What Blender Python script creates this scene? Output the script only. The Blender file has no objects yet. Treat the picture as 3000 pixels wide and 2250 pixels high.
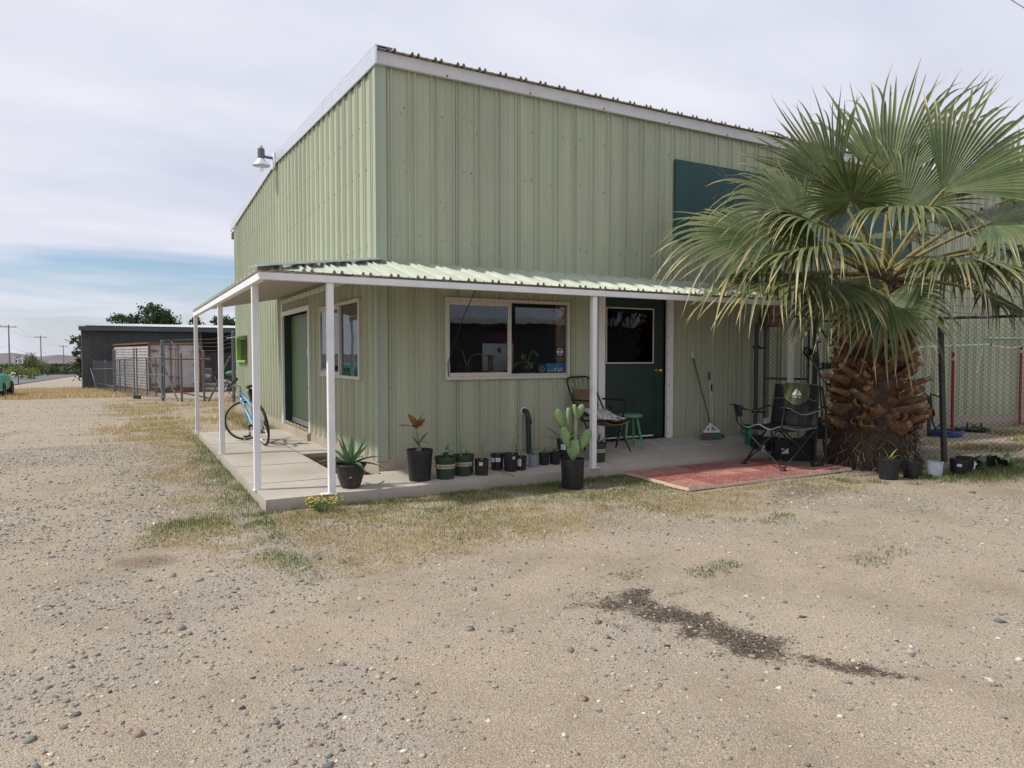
import bpy, bmesh, math, random
import numpy as np
from mathutils import Vector, Matrix, Quaternion
rnd = random.Random(11); nr = np.random.default_rng(7)
SC = bpy.context.scene; COL = SC.collection
V3 = lambda *a: Vector(a)
PI = math.pi
CAMP = Vector((-2.730, -8.306, 1.56))

# ---------------------------------------------------------------- terrain
def terr(x, y):
    t = (x - CAMP.x)*-.042 + (y - CAMP.y)*.999
    s = np.maximum(0., t - 12.)
    return -.0165*(s*s/(s + 6.))
def gz(x, y): return float(terr(np.float64(x), np.float64(y)))
def slab_z(x, y):                       # top of the concrete porch slab
    if y > .3: return .12 - .012*min(1, max(0, (y - .3)/6))
    k = .16*min(1, max(0, x/3.0)) - .06*min(1, max(0, (x - 4.8)/1.4))
    return .12 + k*min(1, max(0, (y + 1.09)/1.09))

# ---------------------------------------------------------------- tags
def tag(o, label=None, cat=None, group=None, kind=None):
    if label: o['label'] = label
    if cat: o['category'] = cat
    if group: o['group'] = group
    if kind: o['kind'] = kind
    return o
def thing(name, label, cat, loc=(0, 0, 0), rz=0., group=None):
    o = bpy.data.objects.new(name, None); COL.objects.link(o)
    o.location = loc; o.rotation_euler = (0, 0, rz); o.empty_display_size = .1
    return tag(o, label, cat, group)
def copy_tree(o, parent=None):
    c = o.copy(); COL.objects.link(c)
    if parent: c.parent = parent
    for ch in list(o.children): copy_tree(ch, c)
    return c

# ---------------------------------------------------------------- mesh builder
def frame_of(d, up=Vector((0, 0, 1))):
    d = d.normalized()
    if abs(d.dot(up)) > .98: up = Vector((0, 1, 0))
    s = d.cross(up).normalized(); u = s.cross(d).normalized()
    return d, s, u
class MB:
    def __init__(s): s.v = []; s.f = []; s.m = []; s.cm = 0
    def add(s, vs, fs):
        o = len(s.v); s.v += [tuple(v) for v in vs]
        for f in fs: s.f.append(tuple(i + o for i in f)); s.m.append(s.cm)
    def box(s, x0, x1, y0, y1, z0, z1):
        s.add([(x0, y0, z0), (x1, y0, z0), (x1, y1, z0), (x0, y1, z0), (x0, y0, z1), (x1, y0, z1), (x1, y1, z1), (x0, y1, z1)],
              [(3, 2, 1, 0), (4, 5, 6, 7), (0, 1, 5, 4), (1, 2, 6, 5), (2, 3, 7, 6), (3, 0, 4, 7)])
    def bar(s, p, q, w, h=None, up=Vector((0, 0, 1))):
        p = Vector(p); q = Vector(q); h = h or w
        d, a, b = frame_of(q - p, Vector(up)); a = a*w/2; b = b*h/2
        vs = []
        for c in (p, q): vs += [c - a - b, c + a - b, c + a + b, c - a + b]
        s.add(vs, [(3, 2, 1, 0), (4, 5, 6, 7), (0, 1, 5, 4), (1, 2, 6, 5), (2, 3, 7, 6), (3, 0, 4, 7)])
    def tube(s, pts, r, n=6, closed=False, cap=True):
        pts = [Vector(p) for p in pts]; N = len(pts)
        rs = r if isinstance(r, (list, tuple)) else [r]*N
        vs = []; prev = None
        for i, p in enumerate(pts):
            if closed: d = pts[(i + 1) % N] - pts[i - 1]
            else: d = pts[min(i + 1, N - 1)] - pts[max(i - 1, 0)]
            if d.length < 1e-9: d = Vector((0, 0, 1))
            d, a, b = frame_of(d)
            if prev is not None:
                a = (prev - d*prev.dot(d))
                a = a.normalized() if a.length > 1e-6 else frame_of(d)[1]
                b = a.cross(d)
            prev = a
            for k in range(n):
                t = 2*PI*k/n; vs.append(p + (a*math.cos(t) + b*math.sin(t))*rs[i])
        fs = []
        for i in range(N if closed else N - 1):
            j = (i + 1) % N
            for k in range(n):
                l = (k + 1) % n; fs.append((i*n + k, i*n + l, j*n + l, j*n + k))
        if cap and not closed: fs += [tuple(range(n))[::-1], tuple(range((N - 1)*n, N*n))]
        s.add(vs, fs)
    def cyl(s, p, q, r0, r1=None, n=14, cap=True): s.tube([p, q], [r0, r0 if r1 is None else r1], n, cap=cap)
    def lathe(s, prof, c=(0, 0, 0), n=24, closed=False):
        vs = []; N = len(prof)
        for r, z in prof:
            for k in range(n):
                t = 2*PI*k/n; vs.append((c[0] + r*math.cos(t), c[1] + r*math.sin(t), c[2] + z))
        fs = [(i*n + k, i*n + (k + 1) % n, (i + 1)*n + (k + 1) % n, (i + 1)*n + k) for i in range(N - 1) for k in range(n)]
        s.add(vs, fs)
    def ball(s, c, rx, ry=None, rz=None, n=10, m=7, R=None):
        ry = ry or rx; rz = rz or rx; vs = []; c = Vector(c)
        for i in range(m + 1):
            a = PI*i/m
            for k in range(n):
                t = 2*PI*k/n; p = Vector((rx*math.sin(a)*math.cos(t), ry*math.sin(a)*math.sin(t), rz*math.cos(a)))
                vs.append(c + (R @ p if R else p))
        s.add(vs, [(i*n + k, (i + 1)*n + k, (i + 1)*n + (k + 1) % n, i*n + (k + 1) % n) for i in range(m) for k in range(n)])
    def prism(s, poly, vec):
        poly = [Vector(p) for p in poly]; vec = Vector(vec); n = len(poly)
        s.add(poly + [p + vec for p in poly], [tuple(range(n))[::-1], tuple(range(n, 2*n))] + [(i, (i + 1) % n, n + (i + 1) % n, n + i) for i in range(n)])
    def grid(s, fn, nu, nv):
        s.add([fn(i/nu, j/nv) for i in range(nu + 1) for j in range(nv + 1)],
              [(i*(nv + 1) + j, (i + 1)*(nv + 1) + j, (i + 1)*(nv + 1) + j + 1, i*(nv + 1) + j + 1) for i in range(nu) for j in range(nv)])
    def build(s, name, mats, parent=None, smooth=None, bevel=0, solid=0, label=None):
        me = bpy.data.meshes.new(name)
        off = Vector((0, 0, 0))
        if parent is not None:
            p = parent
            while p is not None: off += Vector(p.location); p = p.parent
        me.from_pydata([(v[0] - off.x, v[1] - off.y, v[2] - off.z) for v in s.v], [], s.f)
        if not isinstance(mats, (list, tuple)): mats = [mats]
        for m in mats: me.materials.append(m)
        if len(mats) > 1: me.polygons.foreach_set('material_index', s.m)
        if smooth:
            me.polygons.foreach_set('use_smooth', [True]*len(me.polygons)); me.set_sharp_from_angle(angle=math.radians(smooth))
        me.update()
        o = bpy.data.objects.new(name, me); COL.objects.link(o)
        if parent is not None: o.parent = parent
        if solid:
            md = o.modifiers.new('thick', 'SOLIDIFY'); md.thickness = solid; md.offset = 0
        if bevel:
            md = o.modifiers.new('bev', 'BEVEL'); md.width = bevel; md.segments = 2; md.limit_method = 'ANGLE'
        if label: o['label'] = label
        return o
def npmesh(name, verts, faces, mat, cols=None, parent=None, smooth=False, attrs=None):
    me = bpy.data.meshes.new(name)
    V = np.asarray(verts, np.float32); me.vertices.add(len(V)); me.vertices.foreach_set('co', V.ravel())
    if not isinstance(faces, list): faces = [faces]
    faces = [np.asarray(f, np.int32) for f in faces if len(f)]
    tot = sum(f.size for f in faces); n = sum(len(f) for f in faces)
    me.loops.add(tot); me.loops.foreach_set('vertex_index', np.concatenate([f.ravel() for f in faces]))
    me.polygons.add(n)
    sz = np.concatenate([np.full(len(f), f.shape[1], np.int32) for f in faces])
    me.polygons.foreach_set('loop_start', np.concatenate([[0], np.cumsum(sz)[:-1]]).astype(np.int32))
    me.update(calc_edges=True)
    if smooth: me.polygons.foreach_set('use_smooth', np.ones(n, bool))
    if cols is not None:
        at = me.attributes.new('Col', 'FLOAT_COLOR', 'POINT'); at.data.foreach_set('color', np.asarray(cols, np.float32).ravel())
    for k, a in (attrs or {}).items():
        at = me.attributes.new(k, 'FLOAT', 'POINT'); at.data.foreach_set('value', np.asarray(a, np.float32).ravel())
    for m in (mat if isinstance(mat, (list, tuple)) else [mat]): me.materials.append(m)
    me.validate()
    o = bpy.data.objects.new(name, me); COL.objects.link(o)
    if parent is not None: o.parent = parent
    return o
def text_geo(txt, size, bold=0.):
    cu = bpy.data.curves.new('lettering', 'FONT'); cu.body = txt; cu.size = size; cu.align_x = 'CENTER'; cu.align_y = 'CENTER'
    cu.offset = bold; cu.resolution_u = 3
    o = bpy.data.objects.new('lettering', cu); COL.objects.link(o)
    dg = bpy.context.evaluated_depsgraph_get(); me = bpy.data.meshes.new_from_object(o.evaluated_get(dg))
    vs = [v.co.copy() for v in me.vertices]; fs = [tuple(p.vertices) for p in me.polygons]
    bpy.data.objects.remove(o); bpy.data.curves.remove(cu); bpy.data.meshes.remove(me)
    return vs, fs
# value noise
def vnoise(x, y, seed=0):
    xi = np.floor(x).astype(np.int64); yi = np.floor(y).astype(np.int64); fx = x - xi; fy = y - yi
    def h(a, b):
        n = (a*374761393 + b*668265263 + seed*974634777) & 0x7fffffff
        n = ((n ^ (n >> 13))*1274126177) & 0x7fffffff
        return ((n ^ (n >> 16)) & 0xffff)/65535.
    u = fx*fx*(3 - 2*fx); v = fy*fy*(3 - 2*fy)
    return (h(xi, yi)*(1 - u) + h(xi + 1, yi)*u)*(1 - v) + (h(xi, yi + 1)*(1 - u) + h(xi + 1, yi + 1)*u)*v
def fbm(x, y, oct=4, seed=0):
    r = 0.; a = .5
    for i in range(oct): r = r + a*vnoise(x*2**i, y*2**i, seed + i*17); a *= .5
    return r/(1 - .5**oct)
def inpoly(x, y, poly):
    c = np.zeros(np.shape(x), bool); n = len(poly)
    for i in range(n):
        x0, y0 = poly[i]; x1, y1 = poly[i - 1]
        if y0 == y1: continue
        c ^= ((y0 > y) != (y1 > y)) & (x < (x1 - x0)*(y - y0)/(y1 - y0) + x0)
    return c
def sstep(a, b, x):
    t = np.clip((x - a)/(b - a), 0, 1); return t*t*(3 - 2*t)
# ---------------------------------------------------------------- materials
def nodes_of(name):
    m = bpy.data.materials.new(name); m.use_nodes = True; nt = m.node_tree
    return m, nt, nt.nodes['Principled BSDF']
def N(nt, t, **k):
    n = nt.nodes.new(t)
    for a, b in k.items():
        if a.startswith('i_'):
            n.inputs[int(a[2:]) if a[2:].isdigit() else a[2:]].default_value = b
        else: setattr(n, a, b)
    return n
def ramp(nt, src, pts):
    r = nt.nodes.new('ShaderNodeValToRGB'); e = r.color_ramp.elements
    while len(e) < len(pts): e.new(.5)
    for q, (p, c) in zip(e, pts): q.position = p; q.color = c if len(c) == 4 else (*c, 1)
    nt.links.new(src, r.inputs[0]); return r
def mixc(nt, fac, a, b, mode='MIX'):
    m = nt.nodes.new('ShaderNodeMix'); m.data_type = 'RGBA'; m.blend_type = mode
    for s, i in ((fac, 0), (a, 6), (b, 7)):
        if hasattr(s, 'is_output'): nt.links.new(s, m.inputs[i])
        elif i == 0: m.inputs[0].default_value = s
        else: m.inputs[i].default_value = s if len(s) == 4 else (*s, 1)
    return m.outputs[2]
def mat(name, col, rough=.6, metal=0., var=.12, scale=8., bump=0., bscale=60., dirt=None, dscale=3., dlo=.55, dhi=.75, spec=.4, stretch=(1, 1, 1), world=False, trans=0.):
    m, nt, p = nodes_of(name); L = nt.links
    p.inputs['Roughness'].default_value = rough; p.inputs['Metallic'].default_value = metal
    p.inputs['Specular IOR Level'].default_value = spec
    tc = N(nt, 'ShaderNodeTexCoord'); mp = N(nt, 'ShaderNodeMapping'); mp.inputs['Scale'].default_value = stretch
    if world:
        g = N(nt, 'ShaderNodeNewGeometry'); L.new(g.outputs['Position'], mp.inputs[0])
    else: L.new(tc.outputs['Object'], mp.inputs[0])
    n = N(nt, 'ShaderNodeTexNoise'); n.inputs['Scale'].default_value = scale; n.inputs['Detail'].default_value = 6; n.inputs['Roughness'].default_value = .65
    L.new(mp.outputs[0], n.inputs['Vector'])
    c0 = tuple(max(0, c*(1 - var)) for c in col); c1 = tuple(c*(1 + var) for c in col)
    out = ramp(nt, n.outputs[0], [(.3, c0), (.7, c1)]).outputs[0]
    if dirt:
        d = N(nt, 'ShaderNodeTexNoise'); d.inputs['Scale'].default_value = dscale; d.inputs['Detail'].default_value = 8; d.inputs['Roughness'].default_value = .7
        L.new(mp.outputs[0], d.inputs['Vector'])
        f = ramp(nt, d.outputs[0], [(dlo, (0, 0, 0)), (dhi, (1, 1, 1))]).outputs[0]
        out = mixc(nt, f, out, dirt)
    L.new(out, p.inputs['Base Color'])
    rr = N(nt, 'ShaderNodeMapRange', i_3=max(.02, rough - .12), i_4=min(1, rough + .12)); L.new(n.outputs[0], rr.inputs[0]); L.new(rr.outputs[0], p.inputs['Roughness'])
    if bump:
        b = N(nt, 'ShaderNodeTexNoise'); b.inputs['Scale'].default_value = bscale; b.inputs['Detail'].default_value = 4
        L.new(mp.outputs[0], b.inputs['Vector'])
        q = N(nt, 'ShaderNodeBump'); q.inputs['Strength'].default_value = bump; q.inputs['Distance'].default_value = .01
        L.new(b.outputs[0], q.inputs['Height']); L.new(q.outputs[0], p.inputs['Normal'])
    return m
def vcol_mat(name, rough=.7, trans=0., var=.25, scale=30, spec=.3):
    m, nt, p = nodes_of(name); L = nt.links
    a = N(nt, 'ShaderNodeAttribute', attribute_name='Col')
    n = N(nt, 'ShaderNodeTexNoise'); n.inputs['Scale'].default_value = scale; g = N(nt, 'ShaderNodeNewGeometry'); L.new(g.outputs['Position'], n.inputs['Vector'])
    r = ramp(nt, n.outputs[0], [(.3, (1 - var,)*3), (.7, (1 + var,)*3)])
    c = mixc(nt, 1., a.outputs['Color'], r.outputs[0], 'MULTIPLY')
    L.new(c, p.inputs['Base Color']); p.inputs['Roughness'].default_value = rough; p.inputs['Specular IOR Level'].default_value = spec
    if trans:
        t = N(nt, 'ShaderNodeBsdfTranslucent'); L.new(c, t.inputs[0]); mx = N(nt, 'ShaderNodeMixShader'); mx.inputs[0].default_value = trans
        L.new(p.outputs[0], mx.inputs[1]); L.new(t.outputs[0], mx.inputs[2]); L.new(mx.outputs[0], nt.nodes['Material Output'].inputs[0])
    return m
def glass_mat(name, tint=(.75, .8, .8), mixt=.0):
    m, nt, p = nodes_of(name); L = nt.links
    t = N(nt, 'ShaderNodeBsdfTransparent'); t.inputs[0].default_value = (*tint, 1)
    g = N(nt, 'ShaderNodeBsdfGlossy'); g.inputs['Roughness'].default_value = .015; g.inputs[0].default_value = (.9, .93, 1, 1)
    f = N(nt, 'ShaderNodeFresnel'); f.inputs[0].default_value = 1.5
    a = N(nt, 'ShaderNodeMath', operation='MULTIPLY_ADD'); a.inputs[1].default_value = 1.05; a.inputs[2].default_value = .0; a.use_clamp = True; L.new(f.outputs[0], a.inputs[0])
    tc = N(nt, 'ShaderNodeTexCoord'); n = N(nt, 'ShaderNodeTexNoise'); n.inputs['Scale'].default_value = 1.3; L.new(tc.outputs['Object'], n.inputs['Vector'])
    b = N(nt, 'ShaderNodeBump'); b.inputs['Strength'].default_value = .06; b.inputs['Distance'].default_value = .05; L.new(n.outputs[0], b.inputs['Height']); L.new(b.outputs[0], g.inputs['Normal'])
    mx = N(nt, 'ShaderNodeMixShader'); L.new(a.outputs[0], mx.inputs[0]); L.new(t.outputs[0], mx.inputs[1]); L.new(g.outputs[0], mx.inputs[2])
    L.new(mx.outputs[0], nt.nodes['Material Output'].inputs[0]); return m
def siding_mat(name, col, dust):
    m, nt, p = nodes_of(name); L = nt.links
    g = N(nt, 'ShaderNodeNewGeometry'); mp = N(nt, 'ShaderNodeMapping'); mp.inputs['Scale'].default_value = (7, 7, .5); L.new(g.outputs['Position'], mp.inputs[0])
    n = N(nt, 'ShaderNodeTexNoise'); n.inputs['Scale'].default_value = 1.; n.inputs['Detail'].default_value = 5; L.new(mp.outputs[0], n.inputs['Vector'])
    n2 = N(nt, 'ShaderNodeTexNoise'); n2.inputs['Scale'].default_value = .7; n2.inputs['Detail'].default_value = 4; L.new(g.outputs['Position'], n2.inputs['Vector'])
    n3 = N(nt, 'ShaderNodeTexNoise'); n3.inputs['Scale'].default_value = 45; n3.inputs['Detail'].default_value = 3; L.new(g.outputs['Position'], n3.inputs['Vector'])
    a = ramp(nt, n.outputs[0], [(.25, tuple(c*.88 for c in col)), (.75, tuple(min(1, c*1.08) for c in col))])
    c = mixc(nt, ramp(nt, n2.outputs[0], [(.45, (0, 0, 0)), (.75, (.45,)*3)]).outputs[0], a.outputs[0], dust)
    c = mixc(nt, ramp(nt, n3.outputs[0], [(.66, (0, 0, 0)), (.74, (.22,)*3)]).outputs[0], c, tuple(x*.6 for x in col))
    sx = N(nt, 'ShaderNodeSeparateXYZ'); L.new(g.outputs['Position'], sx.inputs[0])
    ax_ = N(nt, 'ShaderNodeMath', operation='ADD'); L.new(sx.outputs[0], ax_.inputs[0]); L.new(sx.outputs[1], ax_.inputs[1])
    fl = N(nt, 'ShaderNodeMath', operation='DIVIDE'); L.new(ax_.outputs[0], fl.inputs[0]); fl.inputs[1].default_value = .915
    fr_ = N(nt, 'ShaderNodeMath', operation='FLOOR'); L.new(fl.outputs[0], fr_.inputs[0]); wn = N(nt, 'ShaderNodeTexWhiteNoise', noise_dimensions='1D'); L.new(fr_.outputs[0], wn.inputs['W'])
    c = mixc(nt, 1., c, ramp(nt, wn.outputs['Value'], [(0., (.93, .93, .93)), (1., (1.05, 1.05, 1.04))]).outputs[0], 'MULTIPLY')
    st = N(nt, 'ShaderNodeTexNoise'); st.inputs['Scale'].default_value = 1.; st.inputs['Detail'].default_value = 6; st.inputs['Roughness'].default_value = .7; mq = N(nt, 'ShaderNodeMapping'); mq.inputs['Scale'].default_value = (14, 14, .9); L.new(g.outputs['Position'], mq.inputs[0]); L.new(mq.outputs[0], st.inputs['Vector'])
    c = mixc(nt, ramp(nt, st.outputs[0], [(.60, (0, 0, 0)), (.78, (.35,)*3)]).outputs[0], c, (.27, .25, .18))
    low = N(nt, 'ShaderNodeMapRange', i_1=.15, i_2=.85, i_3=.5, i_4=0.); L.new(sx.outputs[2], low.inputs[0])
    lm = N(nt, 'ShaderNodeMath', operation='MULTIPLY'); L.new(low.outputs[0], lm.inputs[0]); L.new(n.outputs[0], lm.inputs[1])
    c = mixc(nt, lm.outputs[0], c, (.34, .27, .19))
    L.new(c, p.inputs['Base Color']); p.inputs['Roughness'].default_value = .5; p.inputs['Specular IOR Level'].default_value = .35
    b = N(nt, 'ShaderNodeBump'); b.inputs['Strength'].default_value = .25; b.inputs['Distance'].default_value = .02; L.new(n2.outputs[0], b.inputs['Height']); L.new(b.outputs[0], p.inputs['Normal'])
    return m
def concrete_mat(name, col):
    m, nt, p = nodes_of(name); L = nt.links
    g = N(nt, 'ShaderNodeNewGeometry')
    def nz(s, d=6): 
        n = N(nt, 'ShaderNodeTexNoise'); n.inputs['Scale'].default_value = s; n.inputs['Detail'].default_value = d; n.inputs['Roughness'].default_value = .65; L.new(g.outputs['Position'], n.inputs['Vector']); return n
    a = nz(2.2); b = nz(60, 3); s = nz(1.1, 8)
    c = ramp(nt, a.outputs[0], [(.3, tuple(x*.85 for x in col)), (.7, tuple(x*1.1 for x in col))]).outputs[0]
    c = mixc(nt, ramp(nt, s.outputs[0], [(.48, (0, 0, 0)), (.68, (.7,)*3)]).outputs[0], c, (.29, .235, .17))
    e = N(nt, 'ShaderNodeSeparateXYZ'); L.new(g.outputs['Position'], e.inputs[0]); ed = N(nt, 'ShaderNodeMapRange', i_1=.11, i_2=.03, i_3=0., i_4=.75); L.new(e.outputs[2], ed.inputs[0]); em = N(nt, 'ShaderNodeMath', operation='MULTIPLY'); L.new(ed.outputs[0], em.inputs[0]); L.new(a.outputs[0], em.inputs[1]); c = mixc(nt, em.outputs[0], c, (.22, .17, .12))
    c = mixc(nt, ramp(nt, b.outputs[0], [(.4, (0, 0, 0)), (.75, (.35,)*3)]).outputs[0], c, tuple(x*.7 for x in col))
    L.new(c, p.inputs['Base Color']); p.inputs['Roughness'].default_value = .85; p.inputs['Specular IOR Level'].default_value = .25
    q = N(nt, 'ShaderNodeBump'); q.inputs['Strength'].default_value = .3; q.inputs['Distance'].default_value = .004; L.new(b.outputs[0], q.inputs['Height']); L.new(q.outputs[0], p.inputs['Normal'])
    return m
Mt = {}
Mt['siding'] = siding_mat('sage_siding', (.382, .418, .300), (.43, .42, .33))
Mt['trim_green'] = siding_mat('sage_trim', (.34, .40, .31), (.38, .40, .32))
Mt['porch_top'] = siding_mat('pale_green_panels', (.50, .535, .44), (.48, .49, .41))
Mt['porch_under'] = mat('porch_underside', (.62, .58, .50), .6, var=.1, scale=3, world=True, stretch=(1, 6, 1))
Mt['white'] = mat('white_paint', (.74, .74, .75), .5, var=.06, scale=5, dirt=(.45, .40, .33), dscale=6, dlo=.6, dhi=.85, world=True)
Mt['fascia'] = mat('grey_white_fascia', (.60, .60, .60), .5, var=.06, scale=3, dirt=(.42, .40, .36), dscale=4, dlo=.55, dhi=.9, world=True)
Mt['frame'] = mat('aged_aluminium_frame', (.54, .51, .465), .5, var=.1, scale=8, dirt=(.3, .26, .2), dscale=8, world=True)
Mt['galv'] = mat('galvanised_sheet', (.62, .65, .70), .38, .55, var=.1, scale=14, world=True)
Mt['galv_dull'] = mat('dull_galvanised_steel', (.12, .13, .145), .55, .35, var=.2, scale=14, dirt=(.10, .07, .05), dscale=5, world=True)
Mt['dark_post'] = mat('weathered_dark_steel', (.085, .09, .095), .55, .3, var=.2, scale=14, world=True)
Mt['wire'] = mat('chain_link_wire', (.10, .105, .105), .5, .5, var=.15, world=True)
Mt['rooftop'] = mat('roof_sheet', (.42, .39, .34), .55, .2, var=.2, scale=9, dirt=(.2, .17, .14), dscale=2.5, world=True)
Mt['concrete'] = concrete_mat('slab_concrete', (.46, .425, .375))
Mt['concrete_old'] = concrete_mat('stem_concrete', (.40, .34, .27))
Mt['darkgreen'] = mat('dark_green_paint', (.018, .042, .032), .42, var=.15, scale=3, dirt=(.035, .06, .045), dscale=2, world=True)
Mt['doorgreen'] = mat('green_door_paint', (.13, .20, .10), .5, var=.15, scale=2, dirt=(.2, .22, .13), dscale=1.5, world=True)
Mt['teal'] = mat('dark_teal_board', (.014, .062, .062), .5, var=.12, scale=4, dirt=(.03, .09, .10), dscale=7, dlo=.6, dhi=.8, world=True)
Mt['glass'] = glass_mat('window_glass', (.85, .88, .88))
Mt['black'] = mat('black_plastic', (.018, .019, .022), .45, var=.25, scale=20, dirt=(.10, .09, .075), dscale=6, dlo=.58, dhi=.85)
Mt['blackmetal'] = mat('black_metal', (.02, .02, .022), .4, .2, var=.2, scale=20)
Mt['fabric'] = mat('black_canvas', (.022, .023, .027), .85, var=.25, scale=30, bump=.3, bscale=300)
Mt['greypipe'] = mat('grey_piping', (.17, .175, .175), .7)
Mt['olive'] = mat('olive_canvas', (.10, .115, .055), .85, var=.15, scale=12, bump=.2, bscale=200)
Mt['soil'] = mat('dark_soil', (.045, .032, .024), .95, var=.5, scale=60, bump=1., bscale=90, world=True)
Mt['label'] = mat('paper_label', (.75, .76, .78), .6, var=.05)
Mt['ink'] = mat('black_ink', (.02, .02, .02), .6)
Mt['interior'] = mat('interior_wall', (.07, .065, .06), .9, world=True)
Mt['wood'] = mat('raw_wood', (.30, .17, .09), .7, var=.25, scale=6, stretch=(6, 6, 1), world=True)
Mt['brass'] = mat('brass', (.75, .52, .2), .3, .9)
Mt['rust'] = mat('rusty_steel', (.17, .075, .045), .75, .2, var=.4, scale=18, dirt=(.09, .06, .05), dscale=5, world=True)
Mt['redpaint'] = mat('red_paint', (.30, .025, .03), .55, var=.15, scale=6, dirt=(.2, .05, .04), dscale=9, world=True)
Mt['stoolgreen'] = mat('worn_green_paint', (.10, .25, .15), .6, var=.15, scale=12, dirt=(.24, .25, .16), dscale=14, dlo=.6, dhi=.72)
Mt['plantgreen'] = mat('leaf_green', (.085, .16, .045), .5, var=.3, scale=14)
Mt['aloegreen'] = mat('aloe_green', (.11, .20, .10), .45, var=.25, scale=16, dirt=(.18, .24, .14), dscale=40)
Mt['cactus'] = mat('cactus_skin', (.20, .30, .13), .55, var=.18, scale=12, dirt=(.30, .34, .2), dscale=30, dlo=.6, dhi=.75)
Mt['orange_leaf'] = mat('rusty_orange_leaf', (.26, .13, .035), .5, var=.35, scale=18, dirt=(.12, .16, .05), dscale=9)
Mt['yellow'] = mat('yellow_flower', (.75, .55, .03), .6)
Mt['pot_green'] = mat('green_plastic', (.03, .05, .03), .45, var=.2, scale=14, dirt=(.12, .11, .08), dscale=7, dlo=.62, dhi=.85)
Mt['pot_band'] = mat('tan_band', (.52, .46, .34), .6, var=.05)
Mt['pot_brown'] = mat('dark_brown_glaze', (.03, .026, .026), .5, var=.3, scale=9, dirt=(.10, .055, .035), dscale=4, dlo=.5, dhi=.8)
Mt['pot_grey'] = mat('grey_blue_plastic', (.22, .24, .28), .5, var=.1, scale=6)
Mt['pot_white'] = mat('chalky_white_plastic', (.46, .50, .57), .6, var=.18, scale=16, dirt=(.25, .20, .28), dscale=6, dlo=.55, dhi=.75)
Mt['bikeblue'] = mat('light_blue_paint', (.16, .42, .66), .3, var=.06, spec=.6)
Mt['rubber'] = mat('tyre_rubber', (.018, .018, .018), .8, var=.3, scale=30)
Mt['silver'] = mat('brushed_aluminium', (.6, .6, .58), .35, .8)
Mt['brownfabric'] = mat('brown_canvas', (.17, .105, .06), .85, var=.15, scale=10)
Mt['mat'] = mat('grey_door_mat', (.44, .42, .39), .95, var=.15, scale=14, bump=.4, bscale=150)
Mt['shed'] = mat('dark_shed_sheet', (.10, .105, .11), .6, .25, var=.2, scale=3, dirt=(.09, .07, .06), dscale=1.5, world=True, stretch=(1, 1, .3))
Mt['container'] = mat('dirty_white_panel', (.42, .405, .40), .6, var=.15, scale=1.5, dirt=(.24, .18, .14), dscale=1.2, dlo=.55, dhi=.8, world=True)
Mt['teal_car'] = mat('sea_green_car_paint', (.05, .32, .19), .3, var=.05, scale=2, spec=.6)
Mt['asphalt'] = mat('asphalt', (.125, .127, .135), .9, var=.12, scale=2, bump=.3, bscale=60, world=True)
Mt['polewood'] = mat('grey_pole_wood', (.20, .18, .17), .85, var=.15, world=True)
Mt['signwhite'] = mat('sign_white', (.80, .80, .80), .4, var=.03)
Mt['lime'] = mat('lime_green_paint', (.22, .42, .09), .5, var=.1)
Mt['pvc'] = mat('old_pvc', (.48, .43, .34), .6, var=.15, scale=5)
Mt['canblue'] = mat('blue_tarp', (.08, .16, .42), .5)
Mt['palegreen_pipe'] = mat('pale_green_pipe', (.36, .52, .38), .5, world=True)
Mt['hose'] = mat('blue_hose', (.035, .06, .20), .5)
Mt['greencan'] = mat('green_translucent_plastic', (.02, .20, .13), .35, var=.2)
Mt['hill'] = mat('desert_hill', (.150, .128, .135), .95, var=.25, scale=.012, dirt=(.105, .098, .09), dscale=.03, dlo=.42, dhi=.6, world=True)
# ================================================================ metal building with porch
B = thing('metal_building', 'sage green corrugated metal workshop with a white posted porch wrapping its corner', 'building', (0, 0, 0))
PER = .305
def prof_pts(phase, u0, u1, h=.024):
    base = [(.061, 0), (.074, h), (.092, h), (.105, 0), (.141, 0), (.154, h), (.172, h), (.185, 0), (.262, 0), (.268, .006), (.278, .006), (.284, 0)]
    out = []
    k = int(math.floor((u0 - phase)/PER)) - 1
    while phase + k*PER < u1 + PER:
        for a, b in base:
            u = phase + k*PER + a
            if u0 < u < u1: out.append((u, b))
        k += 1
    def val(u):
        t = (u - phase) % PER; pts = [(0, 0)] + base + [(PER, 0)]
        for (a, x), (b, y) in zip(pts, pts[1:]):
            if a <= t <= b: return x + (y - x)*((t - a)/(b - a) if b > a else 0)
        return 0
    return out, val
def ribbed_wall(mb, u0, u1, zb, zt, opens, put, phase, extra=()):
    pts, val = prof_pts(phase, u0, u1)
    us = sorted(set([round(u, 4) for u, _ in pts] + [u0, u1] + list(extra) + [q for o in opens for q in o[:2] if u0 < q < u1]))
    for a, b in zip(us, us[1:]):
        m = (a + b)/2; iv = [(zb, None)]
        segs = []; z = zb
        for o in sorted([o for o in opens if o[0] - 1e-6 <= m <= o[1] + 1e-6], key=lambda o: o[2]):
            if o[2] > z: segs.append((z, o[2], z, o[2]))
            z = o[3]
        segs.append((z, zt(a), z, zt(b)))
        for za0, za1, zb0, zb1 in segs:
            mb.add([put(a, val(a), za0), put(b, val(b), zb0), put(b, val(b), zb1), put(a, val(a), za1)], [(0, 1, 2, 3)])
ridge = lambda y: 5.06 + .31*(1 - abs(y - 6.29)/6.29)
WIN = (.905, 2.765, 1.27, 2.28); DOOR = (3.413, 4.60, .25, 2.50)
SWIN = (.69, 2.74, 1.265, 2.28); SDOOR = (3.62, 5.77, .30, 2.32); GWIN = (10.35, 11.9, 1.43, 2.02)
mb = MB(); ribbed_wall(mb, .0, 22, .255, lambda u: 5.10, [WIN, DOOR], lambda u, o, z: (u, -o, z), .022)
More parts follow.
